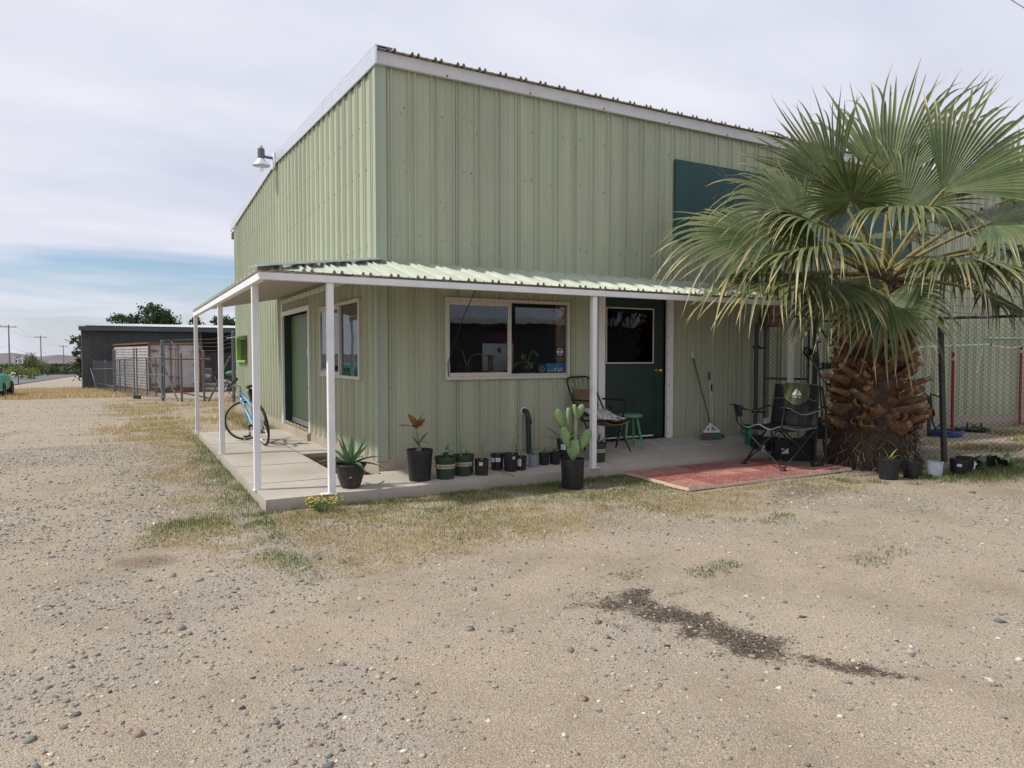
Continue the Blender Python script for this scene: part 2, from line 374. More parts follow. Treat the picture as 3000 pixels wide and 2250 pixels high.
def screw(mb, x, z, r=.008): 
    mb.cyl((x, -.001, z), (x, -.007, z), r, r*.8, 6)
mb.cm = 1
for z in (3.05, 3.95, 4.6):
    for k in range(70):
        if rnd.random() < .8: screw(mb, .05 + .305*k + rnd.choice((0, .2)), z + rnd.uniform(-.03, .03), rnd.choice((.006, .009)))
for k in range(24):
    screw(mb, .15 + .61*k + rnd.choice((0, .2)), rnd.choice((.45, 1.15, 1.9)), .008)
for k in range(26): screw(mb, .3 + rnd.random()*7, 2.9 + rnd.random()*2, .006)
mb.cm = 2
for k in range(14): screw(mb, .28 + .305*rnd.randrange(24), rnd.choice((3.7, 3.72, 4.2, 3.3)), .008)
mb.cm = 3  # thin dark strips painted in for the shadow at each sheet lap
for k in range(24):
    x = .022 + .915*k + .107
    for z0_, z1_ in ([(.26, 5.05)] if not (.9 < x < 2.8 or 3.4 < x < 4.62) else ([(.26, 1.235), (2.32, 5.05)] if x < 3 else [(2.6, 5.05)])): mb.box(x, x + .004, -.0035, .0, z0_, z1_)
mb.build('front_wall', [Mt['siding'], Mt['ink'], Mt['silver'], mat('painted_lap_shadow', (.10, .11, .07), .9)], B)
mb = MB(); ribbed_wall(mb, .0, 12.58, .255, ridge, [SWIN, SDOOR, GWIN], lambda u, o, z: (-o, u, z), .05, (6.29,))
mb.cm = 1
for z in (2.95, 3.9, 4.5):
    for k in range(40): mb.cyl((-.001, .1 + .305*k, z), (-.007, .1 + .305*k, z), .008, .007, 6)
mb.build('gable_wall', [Mt['siding'], Mt['ink']], B)
mb = MB(); mb.box(-.0, 22, 12.57, 12.6, .1, 5.06); mb.box(21.97, 22, 0, 12.57, .1, 5.06); mb.build('rear_wall', Mt['siding'], B)
mb = MB()
mb.box(-.028, .105, -.028, -.0235, .25, 5.08); mb.box(-.028, -.0235, -.0235, .075, .25, 5.08); mb.build('corner_trim', Mt['trim_green'], B)
# concrete stem under the sheet
mb = MB(); mb.box(-.012, 22, -.012, .2, -.05, .27); mb.box(-.012, .2, .2, 3.6, -.05, .27); mb.box(-.07, .45, 3.6, 5.82, -.05, .235); mb.box(-.012, .2, 5.82, 12.57, -.2, .27)
mb.build('foundation', Mt['concrete_old'], B, bevel=.006)
# roof
mb = MB()
pts, val = prof_pts(.03, -.02, 22.1, .034); us = sorted([round(u, 4) for u, _ in pts] + [-.02, 22.1])
for a, b in zip(us, us[1:]):
    for (y0, z0, y1, z1) in ((-.13, 5.225, 6.29, 5.545), (6.29, 5.545, 12.75, 5.225)):
        mb.add([(a, y0, z0 + val(a)), (b, y0, z0 + val(b)), (b, y1, z1 + val(b)), (a, y1, z1 + val(a))], [(0, 1, 2, 3)])
    mb.add([(a, -.13, 5.220 + val(a)*0), (b, -.13, 5.220), (b, -.13, 5.225 + val(b)), (a, -.13, 5.225 + val(a))], [(0, 1, 2, 3)]) if False else None
mb.build('roof', Mt['rooftop'], B, solid=.004)
mb = MB(); mb.box(-.045, 22, -.075, -.026, 5.065, 5.215); mb.cm = 1
for k in range(16): mb.cyl((.9 + 1.22*k, -.0765, 5.085), (.9 + 1.22*k, -.083, 5.085), .012, .01, 8)
mb.build('fascia', [Mt['fascia'], Mt['ink']], B)
mb = MB()
for y0, y1 in ((-.13, 2.4), (2.4, 6.29), (6.29, 9.1), (9.1, 12.9)):
    za, zb = (5.06 + .31*(1 - abs(y - 6.29)/6.29) for y in (y0, y1))
    e = .003 if y0 in (2.4, 9.1) else 0
    mb.prism([(-.05 - e, y0, za - .012), (-.05 - e, y1, zb - .012), (-.05 - e, y1, zb + .195), (-.05 - e, y0, za + .195)], (.022, 0, 0))
    mb.prism([(-.05, y0, za + .198), (-.05, y1, zb + .198), (-.05, y1, zb + .204), (-.05, y0, za + .204)], (.22, 0, 0))
mb.build('rake_trim', Mt['galv'], B)
mb = MB(); mb.box(.0, 22, 12.62, 12.82, 4.86, 5.03); mb.box(-.03, .08, 12.6, 12.88, 4.83, 5.0); mb.build('rear_fascia', Mt['rust'], B)
# boarded upper opening
mb = MB(); mb.box(4.72, 10.83, -.055, -.026, 3.345, 4.57); mb.cm = 1
for x in (4.8, 5.9, 7.1): 
    for z in (3.42, 4.5): mb.cyl((x, -.055, z), (x, -.061, z), .009, .008, 6)
mb.build('upper_shutter', [Mt['teal'], Mt['ink']], B, label='dark teal board closing the upper opening')
# front window
def slider(mb, W, put, boxf):
    u0, u1, z0, z1 = W; um = (u0 + u1)/2 + .0
    return um
w = MB(); u0, u1, z0, z1 = WIN; um = 1.835
w.box(u0 - .028, u1 + .03, -.05, .03, z1 - .012, z1 + .03); w.box(u0 - .028, u1 + .03, -.05, .03, z0 - .03, z0 + .012)
w.box(u0 - .028, u0 + .014, -.05, .03, z0 + .012, z1 - .012); w.box(u1 - .012, u1 + .03, -.05, .03, z0 + .012, z1 - .012)
w.box(um - .022, um + .012, -.047, .025, z0 + .012, z1 - .012)
# sliding sash on the left half
w.box(u0 + .014, um - .022, -.04, -.012, z1 - .065, z1 - .012); w.box(u0 + .014, um - .022, -.04, -.012, z0 + .012, z0 + .062)
w.box(u0 + .014, u0 + .035, -.04, -.012, z0 + .062, z1 - .065); w.box(um - .042, um - .022, -.04, -.012, z0 + .062, z1 - .065)
w.box(um + .012, u1 - .012, -.02, .0, z0 + .012, z0 + .04)
WO = w.build('window', Mt['frame'], B, bevel=.003)
g = MB(); g.box(u0 + .035, um - .042, -.03, -.026, z0 + .062, z1 - .065); g.build('pane', Mt['glass'], WO)
g = MB(); g.box(um + .012, u1 - .012, -.012, -.008, z0 + .04, z1 - .012); g.build('pane', Mt['glass'], WO)
# side window
w = MB(); u0, u1, z0, z1 = SWIN; um = 1.66
w.box(-.05, .03, u0 - .03, u1 + .03, z1 - .01, z1 + .03); w.box(-.05, .03, u0 - .03, u1 + .03, z0 - .03, z0 + .012)
for a, b in ((u0 - .03, u0 + .03), (u1 - .012, u1 + .03), (um - .02, um + .02)): w.box(-.048, .028, a, b, z0 + .012, z1 - .01)
w.box(-.04, -.012, um + .02, u1 - .012, z1 - .055, z1 - .01); w.box(-.04, -.012, um + .02, u1 - .012, z0 + .012, z0 + .055)
WO2 = w.build('window', Mt['frame'], B, bevel=.003)
g = MB(); g.box(-.012, -.008, u0 + .03, um - .02, z0 + .012, z1 - .01); g.build('pane', Mt['glass'], WO2)
g = MB(); g.box(-.03, -.026, um + .02, u1 - .012, z0 + .055, z1 - .055); g.build('pane', Mt['glass'], WO2)
# lime framed vent window near the far end
w = MB(); u0, u1, z0, z1 = GWIN
w.box(-.07, .10, u1 - .06, u1, z0, z1); w.box(-.09, .03, u0, u1, z0 - .05, z0); w.box(-.02, .03, u0, u1 - .06, z1 - .04, z1)
w.cm = 1; w.box(-.06, .03, u0 - .05, u0, z0 - .07, z1 + .02); w.cm = 2
w.prism([(-.02, u0 - .05, z1 + .05), (-.02, u1 + .1, z1 + .05), (-.30, u1 + .25, z1 - .0), (-.30, u0 - .05, z1 - .0)], (0, 0, .012))
GO = w.build('vent_window', [Mt['lime'], Mt['rust'], Mt['porch_top']], B, label='vent window with a lime green frame and a small awning flap')
g = MB(); g.box(.03, .034, u0, u1 - .06, z0, z1 - .04); g.build('pane', Mt['glass'], GO)
g = MB(); g.box(.10, .11, u0 - .1, u1 + .1, z0 - .1, z1 + .1); g.build('added_backing', mat('pale_backing_board', (.5, .5, .48), .9), GO)  # pale board added behind the glass to lighten the pane
# front door
d = MB(); d.box(3.45, 4.395, .045, .085, .32, 2.48)
d.cm = 1; d.box(3.45, 4.395, .035, .045, .315, .335)
d.cm = 0
DO = d.build('front_door', [Mt['darkgreen'], Mt['white']], B)
f = MB()
for b_ in ((3.48, 4.39, 1.435, 1.455), (3.48, 4.39, 2.255, 2.275)): f.box(b_[0], b_[1], .028, .05, b_[2], b_[3])
for a, b in ((3.48, 3.5), (4.37, 4.39)): f.box(a, b, .028, .05, 1.455, 2.255)
f.build('window_frame', Mt['frame'], DO)
g = MB(); g.box(3.5, 4.37, .034, .038, 1.455, 2.255); g.build('pane', glass_mat('door_glass', (.10, .11, .12)), DO)
k = MB(); k.cyl((4.47, .04, 1.33), (4.47, -.012, 1.33), .012); k.ball((4.47, -.03, 1.33), .028); k.cyl((4.43, .04, 1.33), (4.43, .01, 1.33), .026, .022)
k.build('door_knob', Mt['brass'], DO, smooth=40)
j = MB(); j.box(4.395, 4.60, .04, .075, .29, 2.5); j.box(3.413, 3.45, .0, .09, .29, 2.5); j.box(3.45, 4.395, .0, .09, 2.48, 2.5)
j.build('door_jamb', Mt['darkgreen'], B)
t = MB(); t.box(3.30, 3.413, -.045, .0, .22, 2.56); t.build('door_trim', Mt['white'], B)
t = MB(); t.box(4.60, 4.72, -.045, .0, .28, 2.56); t.cm = 1
for i in range(9): t.cyl((4.625, -.045, .35 + i*.25), (4.625, -.05, .35 + i*.25), .009, .008, 6)
t.build('door_trim', [Mt['white'], Mt['ink']], B)
# side double door, recessed
d = MB(); d.box(.14, .18, 4.03, 5.77, .29, 2.32)
SD = d.build('side_door', Mt['doorgreen'], B)
d = MB(); d.box(.136, .176, 3.62, 4.02, .29, 2.32); d.build('side_door', Mt['doorgreen'], B)
s = MB(); s.box(.126, .14, 4.03, 5.75, .27, .36); s.build('kick_plate', Mt['galv'], SD)
s = MB(); s.box(.13, .1385, 4.15, 4.42, 1.55, 1.68); s.cm = 1
for i in range(4): s.box(.1285, .130, 4.18, 4.39, 1.575 + i*.024, 1.585 + i*.024)
s.build('notice', [Mt['label'], mat('notice_ink', (.2, .3, .55))], SD)
s = MB(); s.box(.115, .14, 3.99, 4.10, 1.27, 1.32); s.box(.1, .13, 4.02, 4.06, 1.19, 1.27); s.build('padlock_hasp', Mt['blackmetal'], SD)
s = MB(); s.cyl((.14, 4.09, .98), (.09, 4.09, .98), .013); s.ball((.08, 4.09, .98), .03); s.build('door_knob', Mt['blackmetal'], SD, smooth=40)
for q_ in ((5.77, 5.80), (3.59, 3.62)):
    j = MB(); j.box(.003, .14, *q_, .235, 2.32); j.build('door_jamb', Mt['darkgreen'], B)
for q_ in ((5.77, 5.86, .235, 2.6), (3.53, 3.62, .26, 2.32), (3.53, 5.77, 2.32, 2.40)):
    t = MB(); t.box(-.04, .0, *q_); t.build('door_trim', Mt['white'], B)
# dark room behind the glass
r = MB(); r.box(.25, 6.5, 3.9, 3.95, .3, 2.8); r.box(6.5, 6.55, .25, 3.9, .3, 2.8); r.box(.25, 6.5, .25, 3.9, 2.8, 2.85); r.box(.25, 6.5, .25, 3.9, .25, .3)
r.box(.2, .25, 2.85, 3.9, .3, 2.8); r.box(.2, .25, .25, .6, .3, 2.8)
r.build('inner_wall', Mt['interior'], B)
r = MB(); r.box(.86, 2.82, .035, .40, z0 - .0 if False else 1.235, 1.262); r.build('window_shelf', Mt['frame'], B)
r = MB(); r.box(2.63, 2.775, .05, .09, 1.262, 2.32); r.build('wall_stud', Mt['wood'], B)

# ---------------- porch
def roof_front(off): 
    return lambda x, y, o: 2.70 + (y/1.13)*.30 + o + off
pf, vf = prof_pts(.0, -1.57, 6.24, .030)
def front_sheet(off, mtl, name):
    mb = MB(); us = sorted(set([round(u, 4) for u, _ in pf] + [-1.57, 0., 6.24]))
    zf = lambda x, y, o: 2.70 + y/1.13*.30 + o + off
    for a, b in zip(us, us[1:]):
        ya, yb = (min(0, 1.13*x/1.57) for x in (a, b))
        mb.add([(a, -1.13, zf(a, -1.13, vf(a))), (b, -1.13, zf(b, -1.13, vf(b))), (b, yb, zf(b, yb, vf(b))), (a, ya, zf(a, ya, vf(a)))], [(0, 1, 2, 3)])
    return mb
def left_sheet(off):
    pl, vl = prof_pts(.1, -1.13, 6.46, .034)
    mb = MB(); us = sorted(set([round(u, 4) for u, _ in pl] + [-1.13, 0., 6.46]))
    zf = lambda x, o: 2.70 + x/1.57*.30 + o + off
    for a, b in zip(us, us[1:]):
        xa, xb = (min(0, 1.57*y/1.13) for y in (a, b))
        mb.add([(-1.57, a, zf(-1.57, vl(a))), (-1.57, b, zf(-1.57, vl(b))), (xb, b, zf(xb, vl(b))), (xa, a, zf(xa, vl(a)))], [(0, 1, 2, 3)])
    return mb
PR = front_sheet(0, None, '').build('porch_roof', Mt['porch_top'], B)
front_sheet(-.006, None, '').build('porch_ceiling', Mt['porch_under'], B)
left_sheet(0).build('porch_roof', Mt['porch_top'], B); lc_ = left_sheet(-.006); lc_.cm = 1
for k in range(24):  # dark strips paint the shade of the ribs onto the ceiling
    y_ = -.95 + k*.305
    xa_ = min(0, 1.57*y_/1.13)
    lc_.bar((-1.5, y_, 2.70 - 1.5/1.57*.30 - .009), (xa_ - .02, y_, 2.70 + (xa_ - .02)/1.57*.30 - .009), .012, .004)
lc_.build('porch_ceiling', [Mt['porch_under'], mat('painted_rib_shade', (.22, .19, .15), .9)], B)
mb = MB()
p, q = Vector((-1.6, -1.155, 2.425)), Vector((.02, -.01, 2.735)); mb.bar(p, q, .20, .008); mb.bar(p + Vector((0, 0, .012)), q + Vector((0, 0, .012)), .03, .016)
mb.build('hip_flashing', Mt['galv'], PR)
mb = MB(); mb.box(-1.565, 6.22, -1.125, -1.055, 2.305, 2.375); mb.build('porch_beam', Mt['white'], B, bevel=.004)
mb = MB(); mb.box(-1.565, -1.495, -1.055, 6.44, 2.302, 2.375); mb.build('porch_beam', Mt['white'], B, bevel=.004)
mb = MB(); mb.box(-.075, -.03, .0, 5.77, 2.545, 2.61); mb.cm = 1
for i in range(19): mb.cyl((-.075, .2 + i*.3, 2.565), (-.078, .2 + i*.3, 2.565), .012, .012, 8); mb.cyl((-.075, .28 + i*.3, 2.59), (-.078, .28 + i*.3, 2.59), .010, .010, 8)
mb.build('ledger_board', [Mt['porch_under'], Mt['ink']], B)
mb = MB(); mb.box(-.075, 6.2, -.075, -.03, 2.545, 2.61); mb.build('ledger_board', Mt['porch_under'], B)
for i, (x, y) in enumerate([(-1.511, -.493), (-.868, -1.075), (2.466, -1.07), (6.14, -1.07), (-1.5, 2.686), (-1.53, 6.31)]):
    zb = slab_z(x, y) if y < 1 else slab_z(x, y)
    mb = MB(); mb.box(x - .034, x + .034, y - .034, y + .034, zb + .006, 2.304)
    P = mb.build('porch_post', Mt['white'], B, bevel=.005)
    pl = MB()
    if i in (1, 2, 5): pl.box(x - (.11 if i == 1 else .05), x + (.05 if i == 1 else .10), y - .045, y + .045, zb, zb + .006)
    else: pl.box(x - .05, x + .085, y - .045, y + .045, zb, zb + .006)
    pl.build('base_plate', Mt['white'], P)
# hanging black cable beside the window
mb = MB(); mb.tube([(.83, -1.04, 2.33), (.86, -.6, 2.0), (.905, -.06, 1.45), (.915, -.055, 1.30), (.93, -.055, 1.29)], .006, 6)
tag(mb.build('cable', Mt['ink']), 'thin black cable hanging from the porch beam to the window corner', 'cable')
# gable light
Lm = thing('barn_light', 'grey barn light with a glass bulb on the roof peak of the gable', 'outdoor light', (-.28, 6.25, 5.35))
c = (-.30, 6.25, 5.29)
mb = MB(); mb.box(-.085, -.052, 6.12, 6.36, 5.27, 5.56); mb.build('bracket', Mt['white'], Lm, bevel=.01)
mb = MB(); mb.tube([(-.08, 6.25, 5.47), (-.2, 6.25, 5.47), (-.26, 6.25, 5.49)], .028, 8); mb.lathe([(0, .33), (.066, .33), (.068, .30), (.068, .16), (.05, .145)], c, 16); mb.build('housing', Mt['galv_dull'], Lm, smooth=40)
mb = MB(); mb.lathe([(.05, .15), (.085, .10), (.165, .015), (.168, 0), (.160, .008), (.06, .10)], c, 24); mb.build('lamp_shade', Mt['galv'], Lm, smooth=40)
mb = MB(); mb.lathe([(0, .39), (.03, .39), (.036, .36), (.036, .335)], c, 12); mb.build('sensor_cap', mat('sensor_cap_plastic', (.42, .45, .33)), Lm, smooth=40)
mb = MB(); mb.lathe([(.03, .08), (.042, .0), (.042, -.06), (.025, -.10), (0, -.11)], c, 14); mb.build('bulb', glass_mat('bulb_glass', (.9, .92, .92)), Lm, smooth=60)

# ---------------- slab, soil bed, patio
mb = MB()
us = [-1.53, -.55, 0, .8, 1.6, 2.4, 3.0, 4.0, 4.8, 5.5, 6.2]
def slabquad(x0, x1, y0, y1, nx=1, ny=1):
    for i in range(nx):
        for j in range(ny):
            a, b = x0 + (x1 - x0)*i/nx, x0 + (x1 - x0)*(i + 1)/nx; c_, d_ = y0 + (y1 - y0)*j/ny, y0 + (y1 - y0)*(j + 1)/ny
            mb.add([(a, c_, slab_z(a, c_)), (b, c_, slab_z(b, c_)), (b, d_, slab_z(b, d_)), (a, d_, slab_z(a, d_))], [(0, 1, 2, 3)])
def side(pts):
    for p, q in zip(pts, pts[1:]):
        mb.add([(p[0], p[1], -.15), (q[0], q[1], -.15), (q[0], q[1], slab_z(*q)), (p[0], p[1], slab_z(*p))], [(0, 1, 2, 3)])
slabquad(-1.53, -.50, -.16, 6.02, 2, 12); slabquad(-1.53, -.02, -1.09, -.16, 3, 2); slabquad(-.50, -.012, 2.06, 5.9, 2, 6)
slabquad(-.02, 6.22, -1.09, -.012, 30, 3)
side([(-1.53, 6.02), (-1.53, -1.09)] + [(-1.53 + 7.75*i/31, -1.09) for i in range(32)] + [(6.22, -.012)])
side([(-.50, 6.02), (-1.53, 6.02)]); side([(-.50, -.16), (-.50, 2.06)]); side([(-.50, 2.06), (-.012, 2.06)]); side([(-.02, -.16), (-.5, -.16)])
mb.cm = 1
def joint(p, q, w=.008):
    mb.bar((p[0], p[1], slab_z(*p) + .0005), (q[0], q[1], slab_z(*q) + .0005), w, .004)
joint((-1.53, -.14), (-.5, -.17)); joint((-1.53, 1.25), (-.5, 1.2), .007); joint((-1.53, 2.53), (-.5, 2.6)); joint((-1.53, 3.9), (-.5, 3.95), .007)
joint((-.505, 2.06), (-.505, 4.0), .008); joint((-.505, 3.92), (-.05, 3.75), .012); joint((1.30, -1.09), (1.27, -.8), .012); joint((1.27, -.8), (1.34, -.5), .007); joint((2.82, -1.09), (2.80, -.05), .006)
tag(mb.build('porch_slab', [Mt['concrete'], Mt['ink']], None), kind='structure')
mb = MB()
mb.grid(lambda u, v: (-.50 + .49*u, -.16 + 2.22*v, .035 + .03*rnd.random()), 24, 90)
tag(mb.build('soil_bed', Mt['soil']), kind='structure')
mb = MB()
for i in range(520):
    x, y = rnd.uniform(-.47, -.04), rnd.uniform(-.12, 2.0); a = rnd.uniform(0, PI); l = rnd.uniform(.012, .04)
    mb.bar((x - l*math.cos(a), y - l*math.sin(a), .058 + rnd.random()*.01), (x + l*math.cos(a), y + l*math.sin(a), .062 + rnd.random()*.02), rnd.uniform(.006, .016), .005)
tag(mb.build('bark_mulch', mat('bark_chip', (.075, .05, .035), .9, var=.5, scale=20, world=True)), kind='stuff')
# moulded brick pavers, each a slab of the patio
pm = [mat('paver_%s' % n, c_, .8, var=.22, scale=7, dirt=tuple(x*.7 + .08 for x in c_), dscale=4, dlo=.45, dhi=.75, bump=.2, bscale=80) for n, c_ in (('red', (.33, .115, .095)), ('pink', (.42, .20, .155)), ('orange', (.39, .20, .14)), ('dusky', (.31, .13, .115)))]
gm = mat('paver_joint', (.62, .46, .38), .9)
protos = {}
def paver(kind, mi):
    key = (kind, mi)
    if key in protos: return protos[key].copy()
    b = MB(); S = .412; h = .045
    b.box(-S/2, S/2, -S/2, S/2, 0, h - .009); b.cm = 1; g_ = .009
    if kind == 0:
        for a in range(2):
            for c_ in range(2):
                for k in range(3):
                    x0, y0 = -S/2 + a*S/2, -S/2 + c_*S/2; L_ = S/2
                    if (a + c_) % 2: b.box(x0 + k*L_/3 + g_, x0 + (k + 1)*L_/3 - g_, y0 + g_, y0 + L_ - g_, h - .009, h)
                    else: b.box(x0 + g_, x0 + L_ - g_, y0 + k*L_/3 + g_, y0 + (k + 1)*L_/3 - g_, h - .009, h)
    elif kind == 1:
        for k in range(6):
            n = 2 + k % 2
            for j in range(3):
                x0 = -S/2 + (j - (k % 2)*.5)*S/2.5; x1 = min(S/2, x0 + S/2.5); x0 = max(-S/2, x0)
                if x1 - x0 > .03: b.box(x0 + g_, x1 - g_, -S/2 + k*S/6 + g_, -S/2 + (k + 1)*S/6 - g_, h - .009, h)
    else:
        for cx, cy, rr in ((-.1, -.1, .1), (.1, -.11, .085), (.1, .09, .1), (-.1, .1, .085), (0, 0, .05)):
            n = rnd.choice((6, 7)); ph = rnd.random()
            poly = [(cx + rr*math.cos(2*PI*i/n + ph)*rnd.uniform(.8, .98), cy + rr*math.sin(2*PI*i/n + ph)*rnd.uniform(.8, .98), h - .009) for i in range(n)]
            b.prism(poly, (0, 0, .006))
    o = b.build('paver', [gm, pm[mi]]); o['label'] = ''; protos[key] = o; return o
seq = [(0, 1, 1), (1, 0, 3), (0, 0, 1), (1, 0, 0), (1, 3, 2), (0, 2, 1), (1, 2, 2), (0, 1, 3), (0, 0, 2), (2, 0, 1), (1, 3, 0), (1, 0, 1), (0, 0, 2), (2, 2, 3), (1, 0, 0), (0, 1, 2), (2, 3, 0)]
cname = ['brick red', 'salmon pink', 'sandy orange', 'dusky red']; kname = ['basketweave', 'running bond', 'crazed stone']
for c_ in range(7):
    for r_ in range(3):
        if c_ == 6 and r_ < 2: continue
        kind, m1, _ = seq[(c_*4 + r_*3 + c_*c_) % 17]
        o = paver(kind, m1)
        if o.name not in COL.objects: COL.objects.link(o)
        o.location = (3.16 + .419*c_ - .03*r_, -1.305 - .417*r_, .004*rnd.random()); o.rotation_euler = (rnd.uniform(-.006, .006), rnd.uniform(-.006, .006), rnd.uniform(-.012, .012))
        row = ['along the slab edge', 'in the middle row', 'in the front row by the grass'][r_]
        col = ['at the left end', 'second from the left', 'third from the left', 'fourth from the left', 'fifth from the left', 'sixth from the left', 'at the palm end'][c_]
        tag(o, '%s %s paver %s, %s' % (cname[m1], kname[kind], row, col), 'paver', 'moulded brick pavers of the patio')
# ================================================================ pots and plants on the porch
def pot_prof(r, h, style='nursery'):
    if style == 'nursery': return [(0, .004), (r*.80, .0), (r*.82, .01), (r*.95, h*.86), (r*1.0, h*.87), (r*1.0, h), (r*.965, h), (r*.94, h*.9), (0, h*.9)]
    if style == 'bowl': return [(0, 0), (r*.55, 0), (r*.6, .015), (r*.72, h*.25), (r*.715, h*.27), (r*.80, h*.42), (r*.795, h*.44), (r*.87, h*.6), (r*.865, h*.62), (r*.92, h*.85), (r*.93, h*.89), (r*1.0, h*.9), (r*1.01, h*.95), (r*.97, h), (r*.90, h*.98), (r*.86, h*.88), (0, h*.88)]
    return [(0, .002), (r*.86, 0), (r*.88, .01), (r*.98, h*.95), (r, h*.955), (r, h), (r*.95, h), (r*.93, h*.88), (0, h*.88)]
def pot(name, label, x, y, z, r, h, m, style='nursery', group=None, band=None, labels=(), square=False, tiltd=0, soil=True):
    t = thing(name, label, 'potted plant' if 'empty' not in label else 'plant pot', (x, y, z), group=group)
    b = MB(); pr = pot_prof(r, h, style)
    cut = pr[:-2] + [pr[-2]]
    if square:
        vs = []
        b.lathe([(rr*1.25 if rr else 0, zz) for rr, zz in cut], (x, y, z), 4)
        b.v = [(x + ((p[0] - x)*math.cos(.5) - (p[1] - y)*math.sin(.5)), y + ((p[0] - x)*math.sin(.5) + (p[1] - y)*math.cos(.5)), p[2]) for p in b.v]
    else: b.lathe(cut, (x, y, z), 28)
    if style == 'nursery' and not square:
        for k in range(0):      # small foot ribs at the drainage holes
            a = 2*PI*k/14
            b.bar((x + r*.815*math.cos(a), y + r*.815*math.sin(a), z + .002), (x + r*.835*math.cos(a), y + r*.835*math.sin(a), z + h*.10), .018, .008)
    P = b.build('pot', m, t, smooth=35)
    if soil:
        s = MB(); rr = r*(.93 if not square else .85)
        s.grid(lambda u, v: (x + rr*u*math.cos(2*PI*v)*.995, y + rr*u*math.sin(2*PI*v)*.995, z + h*.87 + rnd.random()*.012), 4, 18); s.build('soil', Mt['soil'], t)
    ca = math.atan2(CAMP.y - y, CAMP.x - x)
    rad = lambda zz: r*(.82 + .13*zz/(h*.86)) + .0012 if style == 'nursery' else r*(.88 + .1*zz/h) + .0012
    if band:
        s = MB(); z0, z1 = h*.50, h*.68; n = 40
        s.add([(x + (rad(zz) + .0006)*math.cos(2*PI*k/n), y + (rad(zz) + .0006)*math.sin(2*PI*k/n), z + zz) for k in range(n) for zz in (z0, z1)], [(2*k, (2*k + 2) % (2*n), (2*k + 3) % (2*n), 2*k + 1) for k in range(n)])
        BO = s.build('band', Mt['pot_band'], P)
        vs, fs = text_geo(band, h*.15, .0006); s = MB()
        for off in (ca + .12, ca - 1.75, ca + 1.95):
            s.add([(x + (rad(h*.59) + .0022)*math.cos(off + v.x/r), y + (rad(h*.59) + .0022)*math.sin(off + v.x/r), z + h*.585 + v.y) for v in vs], fs)
        s.build('lettering', Mt['ink'], P)
    for (da, z0, z1, wd) in labels:
        s = MB(); n = 4; w = wd/r
        s.add([(x + (rad(zz*h) + .0016)*math.cos(ca + da + w*(k/n - .5)), y + (rad(zz*h) + .0016)*math.sin(ca + da + w*(k/n - .5)), z + zz*h) for k in range(n + 1) for zz in (z0, z1)], [(2*k, 2*k + 2, 2*k + 3, 2*k + 1) for k in range(n)])
        s.cm = 1
        for q in range(3):
            zz = z0 + (z1 - z0)*(.25 + .22*q)
            s.add([(x + (rad(a*h) + .0026)*math.cos(ca + da + w*(k/n - .5)*.7), y + (rad(a*h) + .0026)*math.sin(ca + da + w*(k/n - .5)*.7), z + a*h) for k in range(n + 1) for a in (zz, zz + (z1 - z0)*.08)], [(2*k, 2*k + 2, 2*k + 3, 2*k + 1) for k in range(n)])
        s.build('plant_label', [Mt['label'], Mt['pot_grey']], P)
    return t
def leaf_blade(mb, p, az, L, w, el0, droop, thick=.0, n=7, fold=.25, tw=0., prof=None, curl=0):
    """a leaf: starts at p, heading az, elevation el0 bending down by droop radians"""
    p = Vector(p); pts = []; el = el0; d = L/n
    for i in range(n + 1):
        pts.append((p.copy(), el, az)); p = p + Vector((math.cos(az)*math.cos(el), math.sin(az)*math.cos(el), math.sin(el)))*d; el -= droop/n; az += curl/n
    vs = []; prof = prof or (lambda t: math.sin(PI*min(1, t*.9 + .1))**.8)
    for i, (q, e, a) in enumerate(pts):
        t = i/n; wd = w*max(.0, prof(t))/2 + 1e-4
        s = Vector((-math.sin(a), math.cos(a), 0)); u = Vector((-math.cos(a)*math.sin(e), -math.sin(a)*math.sin(e), math.cos(e)))
        s2 = s*math.cos(tw) + u*math.sin(tw); u2 = u*math.cos(tw) - s*math.sin(tw)
        row = [q - s2*wd + u2*wd*fold, q, q + s2*wd + u2*wd*fold]
        if thick: row += [q - u2*thick*max(.1, prof(t))]
        vs += row
    k = 4 if thick else 3; fs = []
    for i in range(n):
        a, b = i*k, (i + 1)*k
        fs += [(a, a + 1, b + 1, b), (a + 1, a + 2, b + 2, b + 1)]
        if thick: fs += [(a + 2, a + 3, b + 3, b + 2), (a + 3, a, b, b + 3)]
    mb.add(vs, fs)
taper = lambda t: (1 - t)**.7*(.75 + .25*math.sin(PI*t))
G1 = 'black nursery pots lined up along the slab edge'; G2 = 'green banded nursery pots'
z0 = .12
# aloe
t = pot('potted_aloe', 'ribbed dark brown pot with a spiky aloe at the slab corner', -.60, -.84, slab_z(-.6, -.84), .168, .265, Mt['pot_brown'], 'bowl')
mb = MB(); c = (-.60, -.84, .12 + .235)
for k in range(17):
    lvl = k/17; az = k*2.399; el = -.12 + 1.3*lvl
    leaf_blade(mb, (c[0] + .03*math.cos(az), c[1] + .03*math.sin(az), c[2] + .02 + .03*lvl), az, .38 - .06*lvl, .075, el + .25, .45*(1 - lvl) + (.35 if lvl < .4 else -.15), .016, 8, .32, prof=taper)
mb.build('leaves', Mt['aloegreen'], t, smooth=60)
mb = MB(); a = math.atan2(CAMP.y + .84, CAMP.x + .6); 
for k in range(5): mb.ball((-.60 + .134*math.cos(a + .04*k - .08), -.84 + .134*math.sin(a + .04*k - .08), .12 + .135 + .006*(k % 2)), .006, .006, .012, 6, 5)
mb.build('paint_mark', Mt['label'], t)
